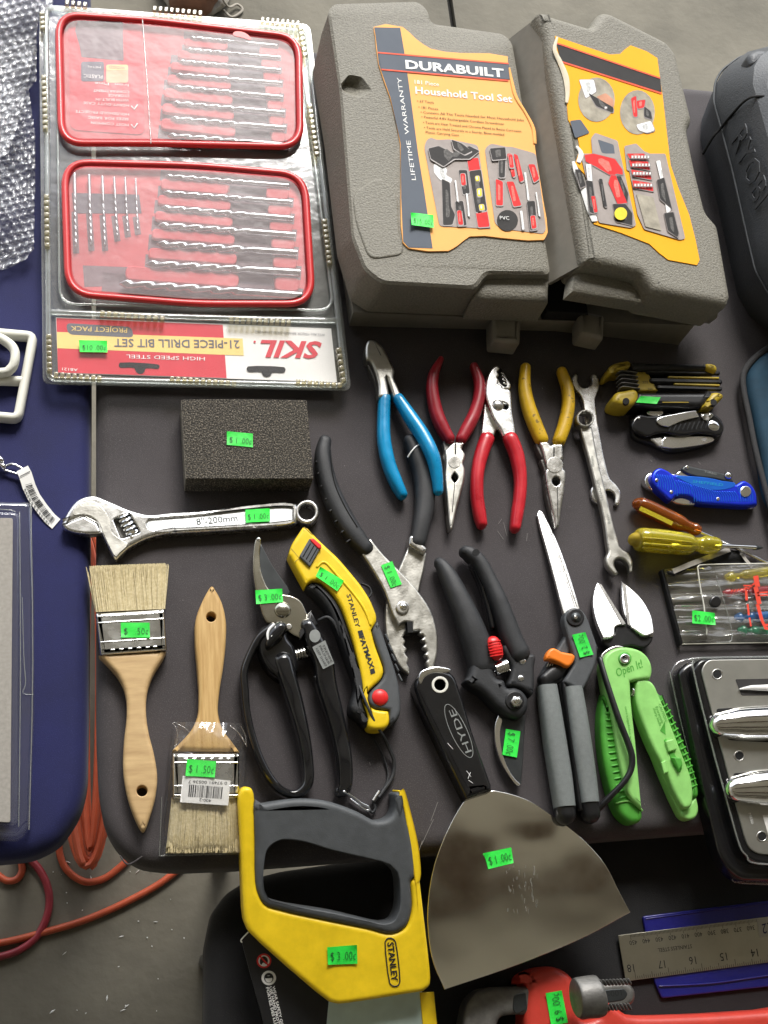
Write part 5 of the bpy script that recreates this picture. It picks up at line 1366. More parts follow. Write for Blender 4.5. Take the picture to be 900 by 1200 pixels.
# ---- folding hex key set
oH = (700, 415, 5.625)
t = thing('hex_key_set', 'yellow and black folding hex key set below the tool case', 'hex key set', (780, 450))
hf = solid('handle_bar', rr(Z(oH, [(265, 248), (765, 250), (720, 318), (690, 346), (240, 334)]), 2), .001, .0200, MAT['black_plastic'], t, bev=.004, seg=4, ang=70)
solid('handle_bar', rr(Z(oH, [(215, 50), (725, 62), (720, 104), (235, 100)]), 2), .001, .0200, MAT['black_plastic'], t, bev=.003, seg=4, ang=70)
for pts in ([(105, 290), (128, 248), (180, 236), (266, 234), (270, 300), (230, 335), (150, 332), (108, 312)], [(70, 112), (90, 70), (150, 45), (222, 42), (224, 70), (190, 96), (130, 105), (88, 130), (72, 128)],
            [(758, 250), (818, 250), (838, 268), (802, 312), (742, 344), (700, 345), (722, 308)], [(714, 60), (782, 64), (796, 84), (790, 110), (748, 106), (720, 92)]):
    solid('end_cap', sm(Z(oH, pts), 3), .001, .0215, MAT['yellow_dull'], t, bev=.004, seg=4, ang=70)
solid('centre_block', rr(Z(oH, [(235, 98), (318, 94), (402, 240), (268, 242)]), 1), .002, .0150, MAT['yellow_dull'], t, bev=.001)
disc('cap_hole', *Z(oH, [(190, 310)])[0], 4.2, .019, .0218, MAT['black_and_shade'], t, n=14)
disc('cap_hole', *Z(oH, [(768, 318)])[0], 4.0, .019, .0218, MAT['black_and_shade'], t, n=14)
for i, (a, b, w_) in enumerate([((330, 120), (792, 128), 15), ((360, 176), (802, 184), 19), ((400, 222), (806, 232), 15)]):
    k = tube('hex_key', ZT(oH, [(*a, w_, 15, 2.6), (*b, w_, 15, 2.6)]), MAT['black_plastic'], t, n=6, e=2)
    tube('hex_key', ZT(oH, [(a[0] + 110, a[1] - 22, 7, 17, 1.6), (b[0] - 8, b[1] - 24, 8, 17, 1.6)]), MAT['yellow_dull'], t, n=6) if i else None
for i in range(5):
    y = 128 + i * 26
    tube('key_bend', ZT(oH, [(122 + i * 3, y + 12, 5, 14, 3), (150 + i * 2, y - 6, 6, 16, 4), (205, y - 2, 6, 16, 4), (250 + i * 4, y + 6, 6, 15, 4)]), MAT['cast_steel'], t)
for s, a, b in (('2.5', (275, 128), (300, 128)), ('3/32', (300, 192), (335, 192)), ('5/64', (335, 236), (365, 236))):
    p = Z(oH, [a, b]); text(s, p[0], p[1], .0152, MAT['ink'], t, hpx=2.5)
sticker(hf, Z(oH, [(285, 276), (418, 284), (392, 328), (255, 318)]), .0202, '')
tube('size_print', [(*p, .5, 20.1, .3) for p in Z(oH, [(430, 318), (600, 318)])], MAT['yellow_dull'], hf)
# ---- black folding knife
t = thing('folding_knife', 'black folding knife with silver pocket clip between the hex keys and the blue knife', 'folding knife', (795, 500))
solid('under_scale', sm(Z(oH, [(225, 470), (235, 400), (330, 378), (560, 372), (700, 380), (800, 410), (838, 470), (815, 545), (700, 600), (480, 640), (360, 590), (240, 540)]), 3), .001, .0065, MAT['black_plastic'], t, bev=.002)
solid('blade', sm(Z(oH, [(432, 560), (450, 543, 1), (760, 543), (772, 565), (720, 590), (500, 620), (430, 612, 1)]), 3), .006, .0095, MAT['polished'], t, bev=.0006)
solid('blade_tang', rr(Z(oH, [(346, 556), (430, 545), (436, 608), (410, 612)]), 2), .006, .0085, MAT['steel'], t, bev=.0008)
solid('blade_spine', sm(Z(oH, [(325, 384), (380, 372), (436, 374), (430, 396), (370, 406)]), 3), .006, .0125, MAT['polished'], t, bev=.0006)
ks = solid('handle_scale', sm(Z(oH, [(228, 470), (238, 425), (280, 395), (335, 402), (440, 398), (560, 392), (690, 378), (780, 396), (826, 440), (836, 490), (812, 530), (745, 522), (680, 516), (600, 530), (540, 532), (450, 514), (390, 520), (335, 542), (285, 520), (240, 495)]), 3), .0085, .0135, MAT['black_gloss'], t, bev=.002, seg=4)
disc('blade_hole', *Z(oH, [(706, 562)])[0], 2.6, .0092, .0096, MAT['cast_steel'], t, n=12, bev=.0001)
solid('pocket_clip', sm(Z(oH, [(390, 430), (440, 405, 1), (650, 366, 1), (672, 412, 1), (560, 440), (470, 478, 1), (410, 460)]), 3), .0138, .0158, MAT['polished'], t, bev=.0008)
cf = solid('clip_foot', rr(Z(oH, [(682, 392), (742, 380), (772, 400), (728, 442), (690, 422)]), 2), .0136, .0152, MAT['steel'], t, bev=.0006)
for p in ((706, 408), (750, 400)): disc('screw', *Z(oH, [p])[0], 2.6, .015, .0162, MAT['chrome'], cf, n=12)
dome('pivot_screw', *Z(oH, [(768, 470)])[0], 38 / 5.625, .0134, .0014, MAT['chrome'], t)
disc('screw', *Z(oH, [(277, 420)])[0], 1.6, .013, .0142, MAT['chrome'], t, n=10)
for i in range(9):
    p = Z(oH, [(470 + i * 30, 505 - i * 2), (490 + i * 30, 470 - i * 4)])
    tube('scale_rib', [(*p[0], .7, 13.6, .5), (*p[1], .7, 13.6, .5)], MAT['black_plastic'], ks, n=6)
# ---- blue folding utility knife
oB8 = (740, 535, 5.625)
mat('blue_anodised', (.012, .035, .62), .28, .55, var=.1, vs=80)
mat('blue_light', (.012, .13, .62), .28, .5, var=.06, vs=80)
t = thing('folding_knife', 'bright blue folding utility knife with ribbed handle', 'folding knife', (820, 570))
solid('steel_liner', sm(Z(oB8, [(88, 150), (100, 112), (140, 96), (200, 92), (420, 140), (690, 190), (830, 260), (828, 325), (700, 335), (560, 322), (430, 308), (290, 300), (240, 282), (150, 225), (105, 190)]), 3), .001, .0085, MAT['chrome'], t, bev=.002)
solid('blade_holder', sm(Z(oB8, [(332, 82), (350, 60), (440, 75), (600, 110), (660, 132), (672, 165), (540, 145), (390, 122)]), 3), .004, .0120, MAT['dark_steel'], t, bev=.0012)
solid('blade_tip', Z(oB8, [(285, 120), (330, 88), (420, 128), (330, 135)]), .005, .0100, MAT['polished'], t, bev=.0006)
hb = solid('handle', sm(Z(oB8, [(134, 150), (144, 100), (185, 72), (230, 85), (285, 120), (410, 128), (560, 160), (690, 182), (742, 156), (790, 182), (825, 240), (832, 316, 1), (760, 325), (620, 318), (440, 302), (400, 272), (340, 256), (290, 264), (265, 288), (215, 252), (165, 206)]), 4), .006, .0145, MAT['blue_anodised'], t, bev=.002, seg=4)
solid('name_panel', sm(Z(oB8, [(290, 132), (400, 130), (520, 142), (600, 160), (690, 186), (640, 212), (550, 222), (470, 208), (390, 182), (330, 154)]), 3), .0140, .0148, MAT['blue_light'], hb, bev=.0004)
p = Z(oB8, [(402, 172), (604, 196)]); text('SHEFFIELD', p[0], p[1], .0150, MAT['blue_vinyl'], hb, hpx=3.2, bold=.01, shear=.2)
p = Z(oB8, [(480, 104), (560, 122)]); text('TURBO', p[0], p[1], .0122, MAT['grey_ink'], t, hpx=2.2)
vs_ = 0
for i in range(40):
    x0 = 160 + i * 16
    lo_y = lambda x: 205 + (x - 165) * (.55 if x < 300 else .0) if x < 300 else (262 if x < 400 else 296)
    yc = 150 + max(0, x0 - 300) * .28 if x0 < 560 else 236
    a = (x0 - 4, 118 + max(0, x0 - 160) * .12 if x0 < 280 else 168 + (x0 - 280) * .16)
    if 280 <= x0 < 690: a = (x0 - 10, min(232, 165 + (x0 - 330) * .28 if x0 > 330 else 160))
    if x0 >= 690: a = (x0 - 6, 200 + (x0 - 690) * .1)
    b = (x0 + 14, min(300, 196 + (x0 - 160) * .5) if x0 < 300 else (248 if x0 < 390 else 296))
    if b[0] > 815: break
    m_ = lerp(a, b, .5)
    p = Z(oB8, [a, (m_[0] + 9, m_[1]), b])
    tube('handle_rib', [(*q, .55, 14.5, .45) for q in p], MAT['blue_light'], hb, n=6, k=2)
disc('pivot_screw', *Z(oB8, [(755, 228)])[0], 37 / 5.625, .014, .0158, MAT['chrome'], t, bev=.0008)
dome('thumb_knob', *Z(oB8, [(635, 126)])[0], 26 / 5.625, .0118, .003, MAT['chrome'], t)
solid('thumb_lock', sm(Z(oB8, [(275, 290), (300, 270), (380, 274), (432, 306), (300, 308)]), 3), .004, .0105, MAT['polished'], t, bev=.001)
for p in ((168, 155), (265, 232), (572, 278)): disc('screw', *Z(oB8, [p])[0], 2.0, .0142, .0152, MAT['chrome'], hb, n=10, bev=.0003)
disc('screw', *Z(oB8, [(368, 70)])[0], 2.0, .0118, .0126, MAT['chrome'], t, n=10, bev=.0003)
# ---- screwdrivers
mat('amber_clear', (.50, .13, .012), .12, var=.1, vs=50, trans=.7, ior=1.49, coat=.3)
mat('yellow_clear', (.85, .74, .05), .10, var=.08, vs=50, trans=.7, ior=1.49, coat=.3)
mat('red_clear', (.5, .03, .05), .15, trans=.5)
mat('clear_plastic', (.75, .75, .75), .1, trans=.85)
mat('blue_clear', (.01, .15, .45), .15, trans=.4)
mat('green_clear', (.01, .22, .10), .15, trans=.4)
t = thing('screwdriver', 'small screwdriver with translucent brown handle, behind the yellow one', 'screwdriver', (770, 605))
hb = tube('handle', ZT(oB8, [(42, 312, 36, 9, 6), (60, 318, 46, 9, 7.4), (120, 346, 50, 9, 8), (250, 408, 50, 9, 8), (320, 440, 46, 9, 7.5), (365, 458, 34, 9, 5.8), (395, 470, 34, 9, 5.8), (412, 478, 40, 9, 6.4), (424, 484, 36, 9, 6)]), MAT['amber_clear'], t)
for dx, hz, c in ((0, 17.0, 'yellow_dull'),):
    ribbon('handle_facet', [(*p, 2.6, hc) for p, hc in zip(Z(oB8, [(55, 340), (150, 384), (270, 442)]), (16.6, 17.4, 16.8))], MAT['yellow_clear'], hb, .0008)
tube('shaft', ZT(oB8, [(420, 484, 9, 9, 1.5), (620, 572, 9, 5, 1.5), (790, 652, 9, 3.5, 1.5), (905, 706, 9, 2, 1.4)]), MAT['chrome'], t)
t = thing('screwdriver', 'screwdriver with clear yellow fluted handle lying across the brown one', 'screwdriver', (790, 637))
hy = tube('handle', ZT(oB8, [(28, 546, 36, 13, 8), (45, 546, 66, 13, 12), (120, 553, 72, 13, 13), (250, 566, 70, 13, 12.5), (370, 580, 62, 13, 11.5), (410, 580, 44, 13, 8), (450, 580, 42, 13, 8), (480, 582, 52, 13, 10), (540, 586, 50, 13, 9.5)]), MAT['yellow_clear'], t, n=18)
for dy, hc in ((-48, 22.5), (-14, 26), (24, 25.5), (52, 20)):
    tube('handle_flute', [(*p, 1.5, h_, 1.2) for p, h_ in zip(Z(oB8, [(82, 550 + dy), (240, 564 + dy * .97), (390, 578 + dy * .75)]), (hc, hc, hc - 1.5))], MAT['yellow_clear'], hy, n=8)
solid('handle_core', Z(oB8, [(250, 552), (420, 570), (420, 590), (250, 590)]), .010, .016, MAT['steel'], hy, bev=.002)
tube('end_cap', ZT(oB8, [(22, 546, 40, 13, 8), (52, 547, 64, 13, 12)]), MAT['yellow_dull'], hy)
tube('shaft', ZT(oB8, [(540, 587, 13, 13, 2.2), (780, 598, 12, 9, 2.2), (812, 600, 15, 8, 2.4)]), MAT['chrome'], t)
tube('tip', ZT(oB8, [(808, 600, 16, 8, 2.2), (840, 601, 12, 7.5, 1.4), (864, 602, 3, 7, .8)]), MAT['dark_steel'], t)
# ---- precision screwdriver pouch
oP = (770, 640, 6.923)
mat('print_red', (.72, .05, .02), .5)
film('pouch_film', tint=(.90, .89, .86), gloss=.07, rough=.08, haze=.06, hcol=(.6, .58, .5), bump=.35, bs=30, bd=.003, fres=1.0)
film('flap_film', tint=(.95, .95, .94), gloss=.05, rough=.05, haze=.03, bump=.4, bs=25, bd=.004, fres=1.0)
mat('pouch_back', (.10, .095, .085), .35, var=.25, vs=60, bump=.5, bs=60, bd=.003)
t = thing('screwdriver_pouch', 'clear vinyl pouch of small coloured screwdrivers with black snap and black spine', 'screwdriver pouch', (850, 705))
bk = solid('pouch_back', rr(Z(oP, [(58, 186), (330, 158), (1000, 135), (1060, 780), (205, 795)]), 2), .0004, .0014, MAT['pouch_back'], t, bev=.0004)
solid('spine', rr(Z(oP, [(36, 190), (58, 178), (216, 788), (192, 802)]), 1), .0006, .0075, MAT['black_plastic'], t, bev=.0014)
from mathutils import noise as _ns
def pocket(c, name, nslots, amp, h, m, seed):
    tl, tr, br, bl = Z(oP, c)
    vs, fs = [], []
    nu, nv = 26, 64
    for j in range(nv + 1):
        for i in range(nu + 1):
            u, v = i / nu, j / nv
            x, y = lerp(lerp(tl, tr, u), lerp(bl, br, u), v)
            z = h + amp * abs(math.sin(v * nslots * math.pi)) ** .7 + .0010 * _ns.noise((u * 5, v * 12, seed)) + .0006 * _ns.noise((u * 14, v * 20, seed + 3))
            vs.append(W(x, y, z))
    for j in range(nv):
        for i in range(nu):
            a = j * (nu + 1) + i
            fs.append((a + nu + 1, a + nu + 2, a + 1, a))
    return link(name, vs, fs, MAT[m], t, ang=180)
pocket([(58, 188), (1000, 138), (1050, 775), (208, 792)], 'pocket_sheet', 6, .0034, .0052, 'pouch_film', 1.0)
pocket([(335, 165), (1000, 140), (1050, 770), (410, 780)], 'pocket_sheet', 3, .0008, .0102, 'flap_film', 4.0)
tube('welded_edge', [(*p, .75, hc, .6) for p, hc in zip(Z(oP, [(1000, 140), (600, 146), (370, 152), (335, 165), (330, 185), (350, 330), (378, 470), (385, 530), (402, 660), (402, 715)]), (9, 10, 10, 10.5, 10.5, 10.5, 10.5, 10.5, 10.5, 10))], MAT['white_plastic'], t, k=3)
tube('welded_edge', [(*p, .5, 11.5, .4) for p in Z(oP, [(480, 240), (540, 440), (600, 650), (606, 750), (580, 775), (480, 780)])], MAT['clear_shell'], t, k=3)
tube('welded_edge', [(*p, .6, 4.5, .5) for p in Z(oP, [(200, 797), (400, 792), (1000, 782)])], MAT['white_plastic'], t, k=3)
for i, (a, b, c, w_, m) in enumerate([((92, 308), (572, 254), (990, 190), 36, 'yellow_clear'), ((125, 425), (552, 382), (960, 350), 30, 'red_clear'), ((150, 486), (640, 476), (960, 480), 32, 'clear_plastic'), ((180, 576), (652, 580), (960, 565), 36, 'blue_clear'), ((205, 690), (680, 686), (980, 700), 40, 'green_clear')]):
    d = lambda f, lo=b, hi=c: lerp(lo, hi, f)
    sd = tube('small_screwdriver', [(*Z(oP, [d(f)])[0], r / 6.923, 5.5, r / 6.923 * .55) for f, r in ((0, w_ * .8), (.03, w_), (.10, w_ * 1.1), (.16, w_ * .65), (.26, w_ * .6), (.34, w_), (.5, w_ * 1.1), (1, w_ * 1.1))], MAT[m], t)
    tube('driver_shaft', [(*Z(oP, [a])[0], 1.0, 5, .8), (*Z(oP, [b])[0], 1.0, 5, .8)], MAT['chrome'], sd, n=8)
disc('snap', *Z(oP, [(478, 448)])[0], 46 / 6.923, .0112, .0136, MAT['black_gloss'], t, bev=.001)
# red printing on the flap (only partly readable in the photo: vertical strokes)
PF = .0128
for a, b, w_ in (((800, 240), (815, 330), 3.0), ((800, 330), (830, 470), 2.6), ((815, 470), (850, 600), 2.0), ((850, 600), (880, 665), 1.6), ((720, 330), (728, 440), 1.4), ((735, 470), (745, 560), 1.2), ((750, 580), (762, 650), 1.0), ((790, 300), (740, 350), 1.0), ((780, 320), (700, 320), .8), ((860, 640), (900, 640), 1.4), ((870, 665), (905, 668), 1.6), ((810, 380), (900, 372), .9), ((815, 400), (900, 396), .9)):
    sheet('red_print', band(*Z(oP, [a, b]), w_, w_), PF, MAT['print_red'], t)
for i in range(7):
    sheet('red_print', band(*Z(oP, [(600 + i * 24, 372 - i * 3), (616 + i * 24, 352 - i * 3)]), .6, .6), PF, MAT['print_red'], t)
# folded back flap: strap, dark lining and a clear strip
solid('flap_lining', Z(oP, [(300, 150), (600, 30), (660, 35), (770, 150)]), .0010, .0024, MAT['black_cloth'], t, bev=.0004)
ribbon('flap_strap', [(*p, 3.0, hc) for p, hc in zip(Z(oP, [(130, 205), (260, 150), (420, 90), (590, 25)]), (13, 12, 9, 6))], MAT['grey_card'], t, .0012)
ribbon('flap_strap', [(*p, 1.6, hc) for p, hc in zip(Z(oP, [(140, 222), (270, 168), (430, 106), (600, 38)]), (11, 10, 7, 4))], MAT['black_and_shade'], t, .0012)
tube('strap_end', [(*p, 2.6, 11, 2) for p in Z(oP, [(100, 215), (135, 228)])], MAT['black_plastic'], t)
ribbon('flap_strip', [(*p, 1.8, hc) for p, hc in zip(Z(oP, [(680, 55), (725, 115), (770, 170)]), (4, 7, 9))], MAT['grey_card'], t, .0008)
sticker(t, Z(oP, [(286, 520), (468, 542), (474, 640), (286, 626)]), .0132, '$2 .00¢')
# ---- boxed tool set in a clear tray
oT = (770, 750, 4.0)
mat('box_black', (.008, .008, .009), .22, var=.2, vs=60, coat=.3)
mat('panel_metal', (.40, .395, .36), .35, .85, var=.08, vs=50, bump=.12, bs=400)
t = thing('tool_set_box', 'black framed tool set with chrome handles under clear plastic, right edge of the table', 'tool set', (880, 890))
solid('clear_cover', rr(Z(oT, [(58, 150), (92, 92), (180, 74), (800, 66), (800, 1150), (400, 1142), (330, 1095), (272, 1005), (200, 715)]), 7, 4), .0005, .006, MAT['clear_film'], t, bev=.002)
solid('black_base', rr(Z(oT, [(100, 145), (138, 104), (210, 84), (800, 72), (800, 1135), (400, 1125), (340, 1080), (290, 1000), (220, 700)]), 9, 4), .001, .018, MAT['box_black'], t, bev=.004, seg=4, ang=70)
fr_o = rr(Z(oT, [(168, 135), (200, 84), (800, 76), (800, 1062), (470, 1050), (405, 1005), (375, 930)]), 9, 4)
fr_i = rr(Z(oT, [(206, 140), (236, 92), (820, 84), (820, 1012), (478, 1004), (430, 975), (408, 915)]), 8, 4)
fm = solid('black_frame', fr_o, .018, .027, MAT['box_black'], t, bev=.003, seg=4, holes=[])
pn = solid('metal_panel', fr_i, .0265, .0284, MAT['panel_metal'], t, bev=.0006)
tube('clear_edge', [(*p, .9, 28, .8) for p in Z(oT, [(800, 76), (210, 84), (176, 104), (170, 140), (250, 470), (340, 800), (388, 965), (420, 1010), (470, 1048), (800, 1060)])], MAT['clear_shell'], t, k=4)
tube('clear_edge', [(*p, .7, 6, .6) for p in Z(oT, [(60, 150), (120, 420), (200, 715), (240, 880), (272, 1005), (300, 1062), (350, 1110), (400, 1140), (800, 1150)])], MAT['clear_shell'], t, k=4)
for y0, x0, hl in ((398, 292, 68), (700, 372, 74)):
    cr_ = solid('tool_cradle', rr(Z(oT, [(x0 - 16, y0 - 76), (x0 + 400, y0 - 100), (x0 + 420, y0 + 92), (x0 + 40, y0 + 70)]), 4), .0284, .0290, MAT['black_and_shade'], pn, bev=.0003)
    cy = tube('tool_handle', ZT(oT, [(x0 + 8, y0, hl * .78, 31, 9), (x0 + 50, y0 - 2, hl * .9, 31, 11), (x0 + 130, y0 - 6, hl * 1.05, 31, 12), (x0 + 400, y0 - 14, hl * 1.1, 31, 12)]), MAT['chrome'], t, n=24)
    tube('handle_end', ZT(oT, [(x0 + 4, y0 + 2, hl * .6, 30, 7), (x0 + 44, y0, hl * .86, 30, 10.6)]), MAT['amber_clear'], cy)
for x, y in ((283, 160), (387, 542), (493, 920)):
    disc('screw_hole', *Z(oT, [(x, y)])[0], 26 / 4, .0283, .0288, MAT['steel'], pn, n=18, bev=.0003, holes=[circ(*Z(oT, [(x, y)])[0], 20 / 4, 16)])
    sheet('hole_shade', circ(*Z(oT, [(x, y)])[0], 20.5 / 4, 16), .02845, MAT['black_and_shade'], pn)
sheet('window', rr(Z(oT, [(366, 184), (700, 178), (700, 258), (396, 260)]), 2), .0286, MAT['label_dark'], pn)
tube('bit_tip', ZT(oT, [(388, 230, 3, 30, .6), (440, 224, 10, 30, 1.6), (480, 224, 12, 30, 2), (560, 224, 16, 30, 2.4)]), MAT['paper'], pn)
sheet('paper_patch', Z(oT, [(494, 820), (700, 812), (700, 905), (520, 910)]), .0286, MAT['paper'], pn)
p = Z(oT, [(428, 812), (442, 862)]); text('M650', p[0], p[1], .0287, MAT['white_ink'], pn, hpx=3)
# ================================================================== lower right
# ---- middle bypass pruner
o1, o2 = (500, 630, 6.43), (520, 750, 6.667)
t = thing('pruning_shears', 'black bypass pruning shears with red lock, beside the putty knife handle', 'pruning shears', (570, 750))
solid('blade', sm(Z(o2, [(430, 590, 1), (470, 600), (640, 585, 1), (632, 700), (622, 900), (606, 1132, 1), (565, 1100), (490, 1000), (430, 880), (402, 760), (404, 660)]), 4), .005, .0075, MAT['dark_steel'], t, bev=.0006)
solid('cutting_edge', sm(Z(o2, [(432, 575, 1), (462, 622, 1), (442, 720), (450, 830), (495, 980), (555, 1080), (608, 1130, 1), (580, 1138), (500, 1045), (428, 900), (400, 760), (404, 650)]), 4), .0062, .0082, MAT['polished'], t, bev=.0006)
lh = tube('handle', ZT(o1, [(92, 192, 36, 9, 6), (120, 225, 48, 10, 7), (165, 300, 62, 11, 8), (230, 440, 76, 12, 9), (300, 600, 88, 12, 10), (350, 730, 98, 12, 10), (395, 860, 104, 11, 10), (420, 960, 100, 11, 9)]), MAT['black_rubber'], t, e=2.8)
solid('pivot_body', sm(Z(o2, [(235, 110), (300, 60), (372, 120), (392, 200), (420, 290), (478, 310), (502, 364), (560, 364), (628, 398), (668, 470), (652, 555), (592, 606), (520, 592), (430, 530), (300, 402), (200, 340), (172, 308), (195, 280), (222, 200)]), 4), .003, .0185, MAT['black_rubber'], t, bev=.005, seg=5, ang=75)
rh = tube('handle', ZT(o1, [(285, 108, 40, 12, 7), (325, 130, 52, 12, 8), (390, 190, 56, 12, 8.5), (465, 330, 58, 12, 9), (530, 480, 66, 12, 10), (590, 640, 72, 12, 10), (640, 780, 78, 12, 10), (690, 880, 80, 12, 10)]), MAT['black_rubber'], t, e=2.8)
solid('pivot_body', sm(Z(o2, [(470, 40), (560, 20), (640, 100), (714, 112), (712, 210), (692, 432), (640, 392), (565, 364), (505, 352), (520, 290), (535, 200)]), 4), .003, .0175, MAT['black_rubber'], t, bev=.003, seg=4, ang=75)
disc('hang_hole', *Z(o1, [(372, 112)])[0], 28 / 6.43, .0185, .0202, MAT['black_and_shade'], rh, n=16, bev=.0002)
tube('handle_channel', ZT(o1, [(330, 210, 14, 9, 5), (410, 380, 22, 9, 5), (460, 540, 24, 9, 5), (490, 680, 24, 9, 5)]), MAT['black_gloss'], rh)
lk = tube('safety_lock', ZT(o1, [(500, 790, 46, 19, 4), (514, 838, 54, 19, 4.5), (528, 880, 46, 19, 4)]), MAT['red_plastic'], t, e=3)
for i in range(6):
    p = Z(o1, [(462 + i * 4, 790 + i * 21), (552 + i * 4, 776 + i * 21)])
    tube('lock_rib', [(*p[0], .8, 23, .7), (*p[1], .8, 23, .7)], MAT['red_plastic'], lk, n=6)
coil('spring', Z(o2, [(400, 232)])[0], Z(o2, [(500, 196)])[0], 6.5, .0009, 7, .014, MAT['chrome'], t)
for x, y, r in ((616, 163, 28), (602, 298, 26)):
    dome('screw', *Z(o2, [(x, y)])[0], r / 6.667, .0172, .0016, MAT['polished'], t)
    tube('screw_slot', [(*Z(o2, [(x - 14, y + 8)])[0], .5, 18.9, .3), (*Z(o2, [(x + 14, y - 8)])[0], .5, 18.9, .3)], MAT['cast_steel'], t, n=6)
disc('pivot_washer', *Z(o2, [(556, 472)])[0], 74 / 6.667, .0180, .0196, MAT['black_plastic'], t, bev=.0008)
nut = solid('pivot_nut', circ(*Z(o2, [(572, 478)])[0], 46 / 6.667, 6), .0195, .0225, MAT['steel'], t, bev=.0008)
dome('nut_dome', *Z(o2, [(575, 472)])[0], 30 / 6.667, .0224, .0022, MAT['polished'], nut)
sticker(t, Z(o2, [(600, 714), (572, 918), (458, 896), (486, 694)]), .0084, '$ 7 .00¢')
# ---- long scissors
o3, oD4 = (620, 590, 6.316), (620, 740, 5.217)
t = thing('garden_scissors', 'long bladed snips with grey padded handles and an orange latch', 'scissors', (680, 800))
PSC = Plane((632, 600, .0035), (672, 722, .0140), (640, 722, .0140))
bl = solid('blade', sm(Z(o3, [(60, 80, 1), (75, 52), (96, 58), (120, 100), (200, 262), (290, 500), (376, 776, 1), (300, 830), (256, 818, 1), (200, 600), (130, 340), (84, 180)]), 4), .003, PSC, MAT['bright_steel'], t, bev=.0006)
tube('blade_groove', [(*p, .45, 0, .3) for p in Z(o3, [(92, 66), (180, 265), (262, 490), (355, 768)])], MAT['cast_steel'], bl, h=PSC)
tube('blade_groove', [(*p, .3, 0, .2) for p in Z(o3, [(86, 72), (170, 270), (250, 490), (340, 768)])], MAT['cast_steel'], bl, h=PSC)
p = Z(o3, [(118, 255), (160, 362)]); text('Fiskars', p[0], p[1], PSC.up(.0002), MAT['steel_satin'], bl, hpx=6)
solid('rear_arm', sm(Z(oD4, [(75, 300), (100, 215), (170, 110), (236, 5, 1), (268, 60), (240, 160), (205, 300)]), 3), .004, .0140, MAT['grey_rubber'], t, bev=.002)
pb = solid('pivot_block', sm(Z(o3, [(258, 850), (275, 800), (330, 770), (390, 785), (425, 830), (470, 950), (515, 1080)]) + Z(oD4, [(420, 110), (412, 190), (372, 280), (326, 368, 1), (212, 304, 1), (250, 240), (280, 190), (250, 70)]), 3), .010, .0190, MAT['grey_rubber'], t, bev=.002, seg=4, ang=70)
disc('pivot_ring', *Z(o3, [(345, 842)])[0], 66 / 6.316, .0185, .0202, MAT['black_plastic'], pb, bev=.0008)
dome('pivot_screw', *Z(o3, [(347, 842)])[0], 38 / 6.316, .0200, .0020, MAT['dark_steel'], pb)
disc('screw_socket', *Z(o3, [(347, 842)])[0], 14 / 6.316, .0216, .0224, MAT['chrome'], pb, n=6, bev=.0002)
tube('padded_handle', ZT(oD4, [(106, 335, 56, 11, 8), (130, 500, 60, 11, 9), (160, 700, 63, 11, 9), (192, 900, 62, 11, 9), (216, 1075, 57, 11, 9)]), MAT['grip_grey'], t, e=3.4, cap='flat')
tube('padded_handle', ZT(oD4, [(262, 345, 54, 13, 8), (285, 500, 57, 13, 9), (314, 700, 59, 13, 9), (342, 900, 59, 12, 9), (362, 1050, 55, 12, 9)]), MAT['grip_grey'], t, e=3.4, cap='flat')
tube('end_cap', ZT(oD4, [(214, 1070, 58, 10, 9), (222, 1125, 54, 10, 9)]), MAT['black_plastic'], t, e=3)
tube('end_cap', ZT(oD4, [(360, 1048, 58, 11, 9), (370, 1118, 54, 10, 9)]), MAT['black_plastic'], t, e=3)
tube('handle_edge', ZT(oD4, [(205, 320, 14, 12, 5), (240, 560, 15, 12, 5), (275, 820, 15, 12, 5), (305, 1090, 14, 11, 5)]), MAT['black_plastic'], t, e=3)
tube('handle_edge', ZT(oD4, [(180, 320, 10, 8, 4), (225, 600, 10, 8, 4), (285, 1080, 10, 8, 4)]), MAT['black_and_shade'], t, e=3)
tube('handle_neck', ZT(oD4, [(90, 300, 40, 10, 7), (150, 260, 50, 11, 6), (190, 235, 40, 11, 6)]), MAT['black_plastic'], t, e=3)
solid('safety_latch', sm(Z(oD4, [(105, 168), (125, 108), (150, 98), (200, 122), (282, 146), (272, 188), (242, 216), (185, 192), (135, 172)]), 3), .015, .0215, MAT['orange_plastic'], t, bev=.002, seg=4)
for i in range(3):
    p = Z(oD4, [(108 + i * 16, 215 - i * 4), (125 + i * 16, 182)])
    tube('latch_rib', [(*p[0], .8, 14.4, .8), (*p[1], .8, 14.4, .8)], MAT['chrome'], t, n=6)
tube('finger_guard', ZT(oD4, [(432, 170, 13, 18, 3), (480, 330, 14, 22, 3), (550, 540, 15, 25, 3), (612, 700, 16, 26, 3), (630, 780, 16, 26, 3), (620, 850, 16, 25, 3), (580, 920, 16, 24, 3), (500, 1005, 17, 20, 3.4), (420, 1085, 19, 13, 4), (370, 1120, 20, 10, 5)]), MAT['black_plastic'], t, e=3)
sticker(pb, Z(o3, [(378, 1140), (318, 972), (416, 952), (476, 1118)]), .0194, '$ 2 .00¢')
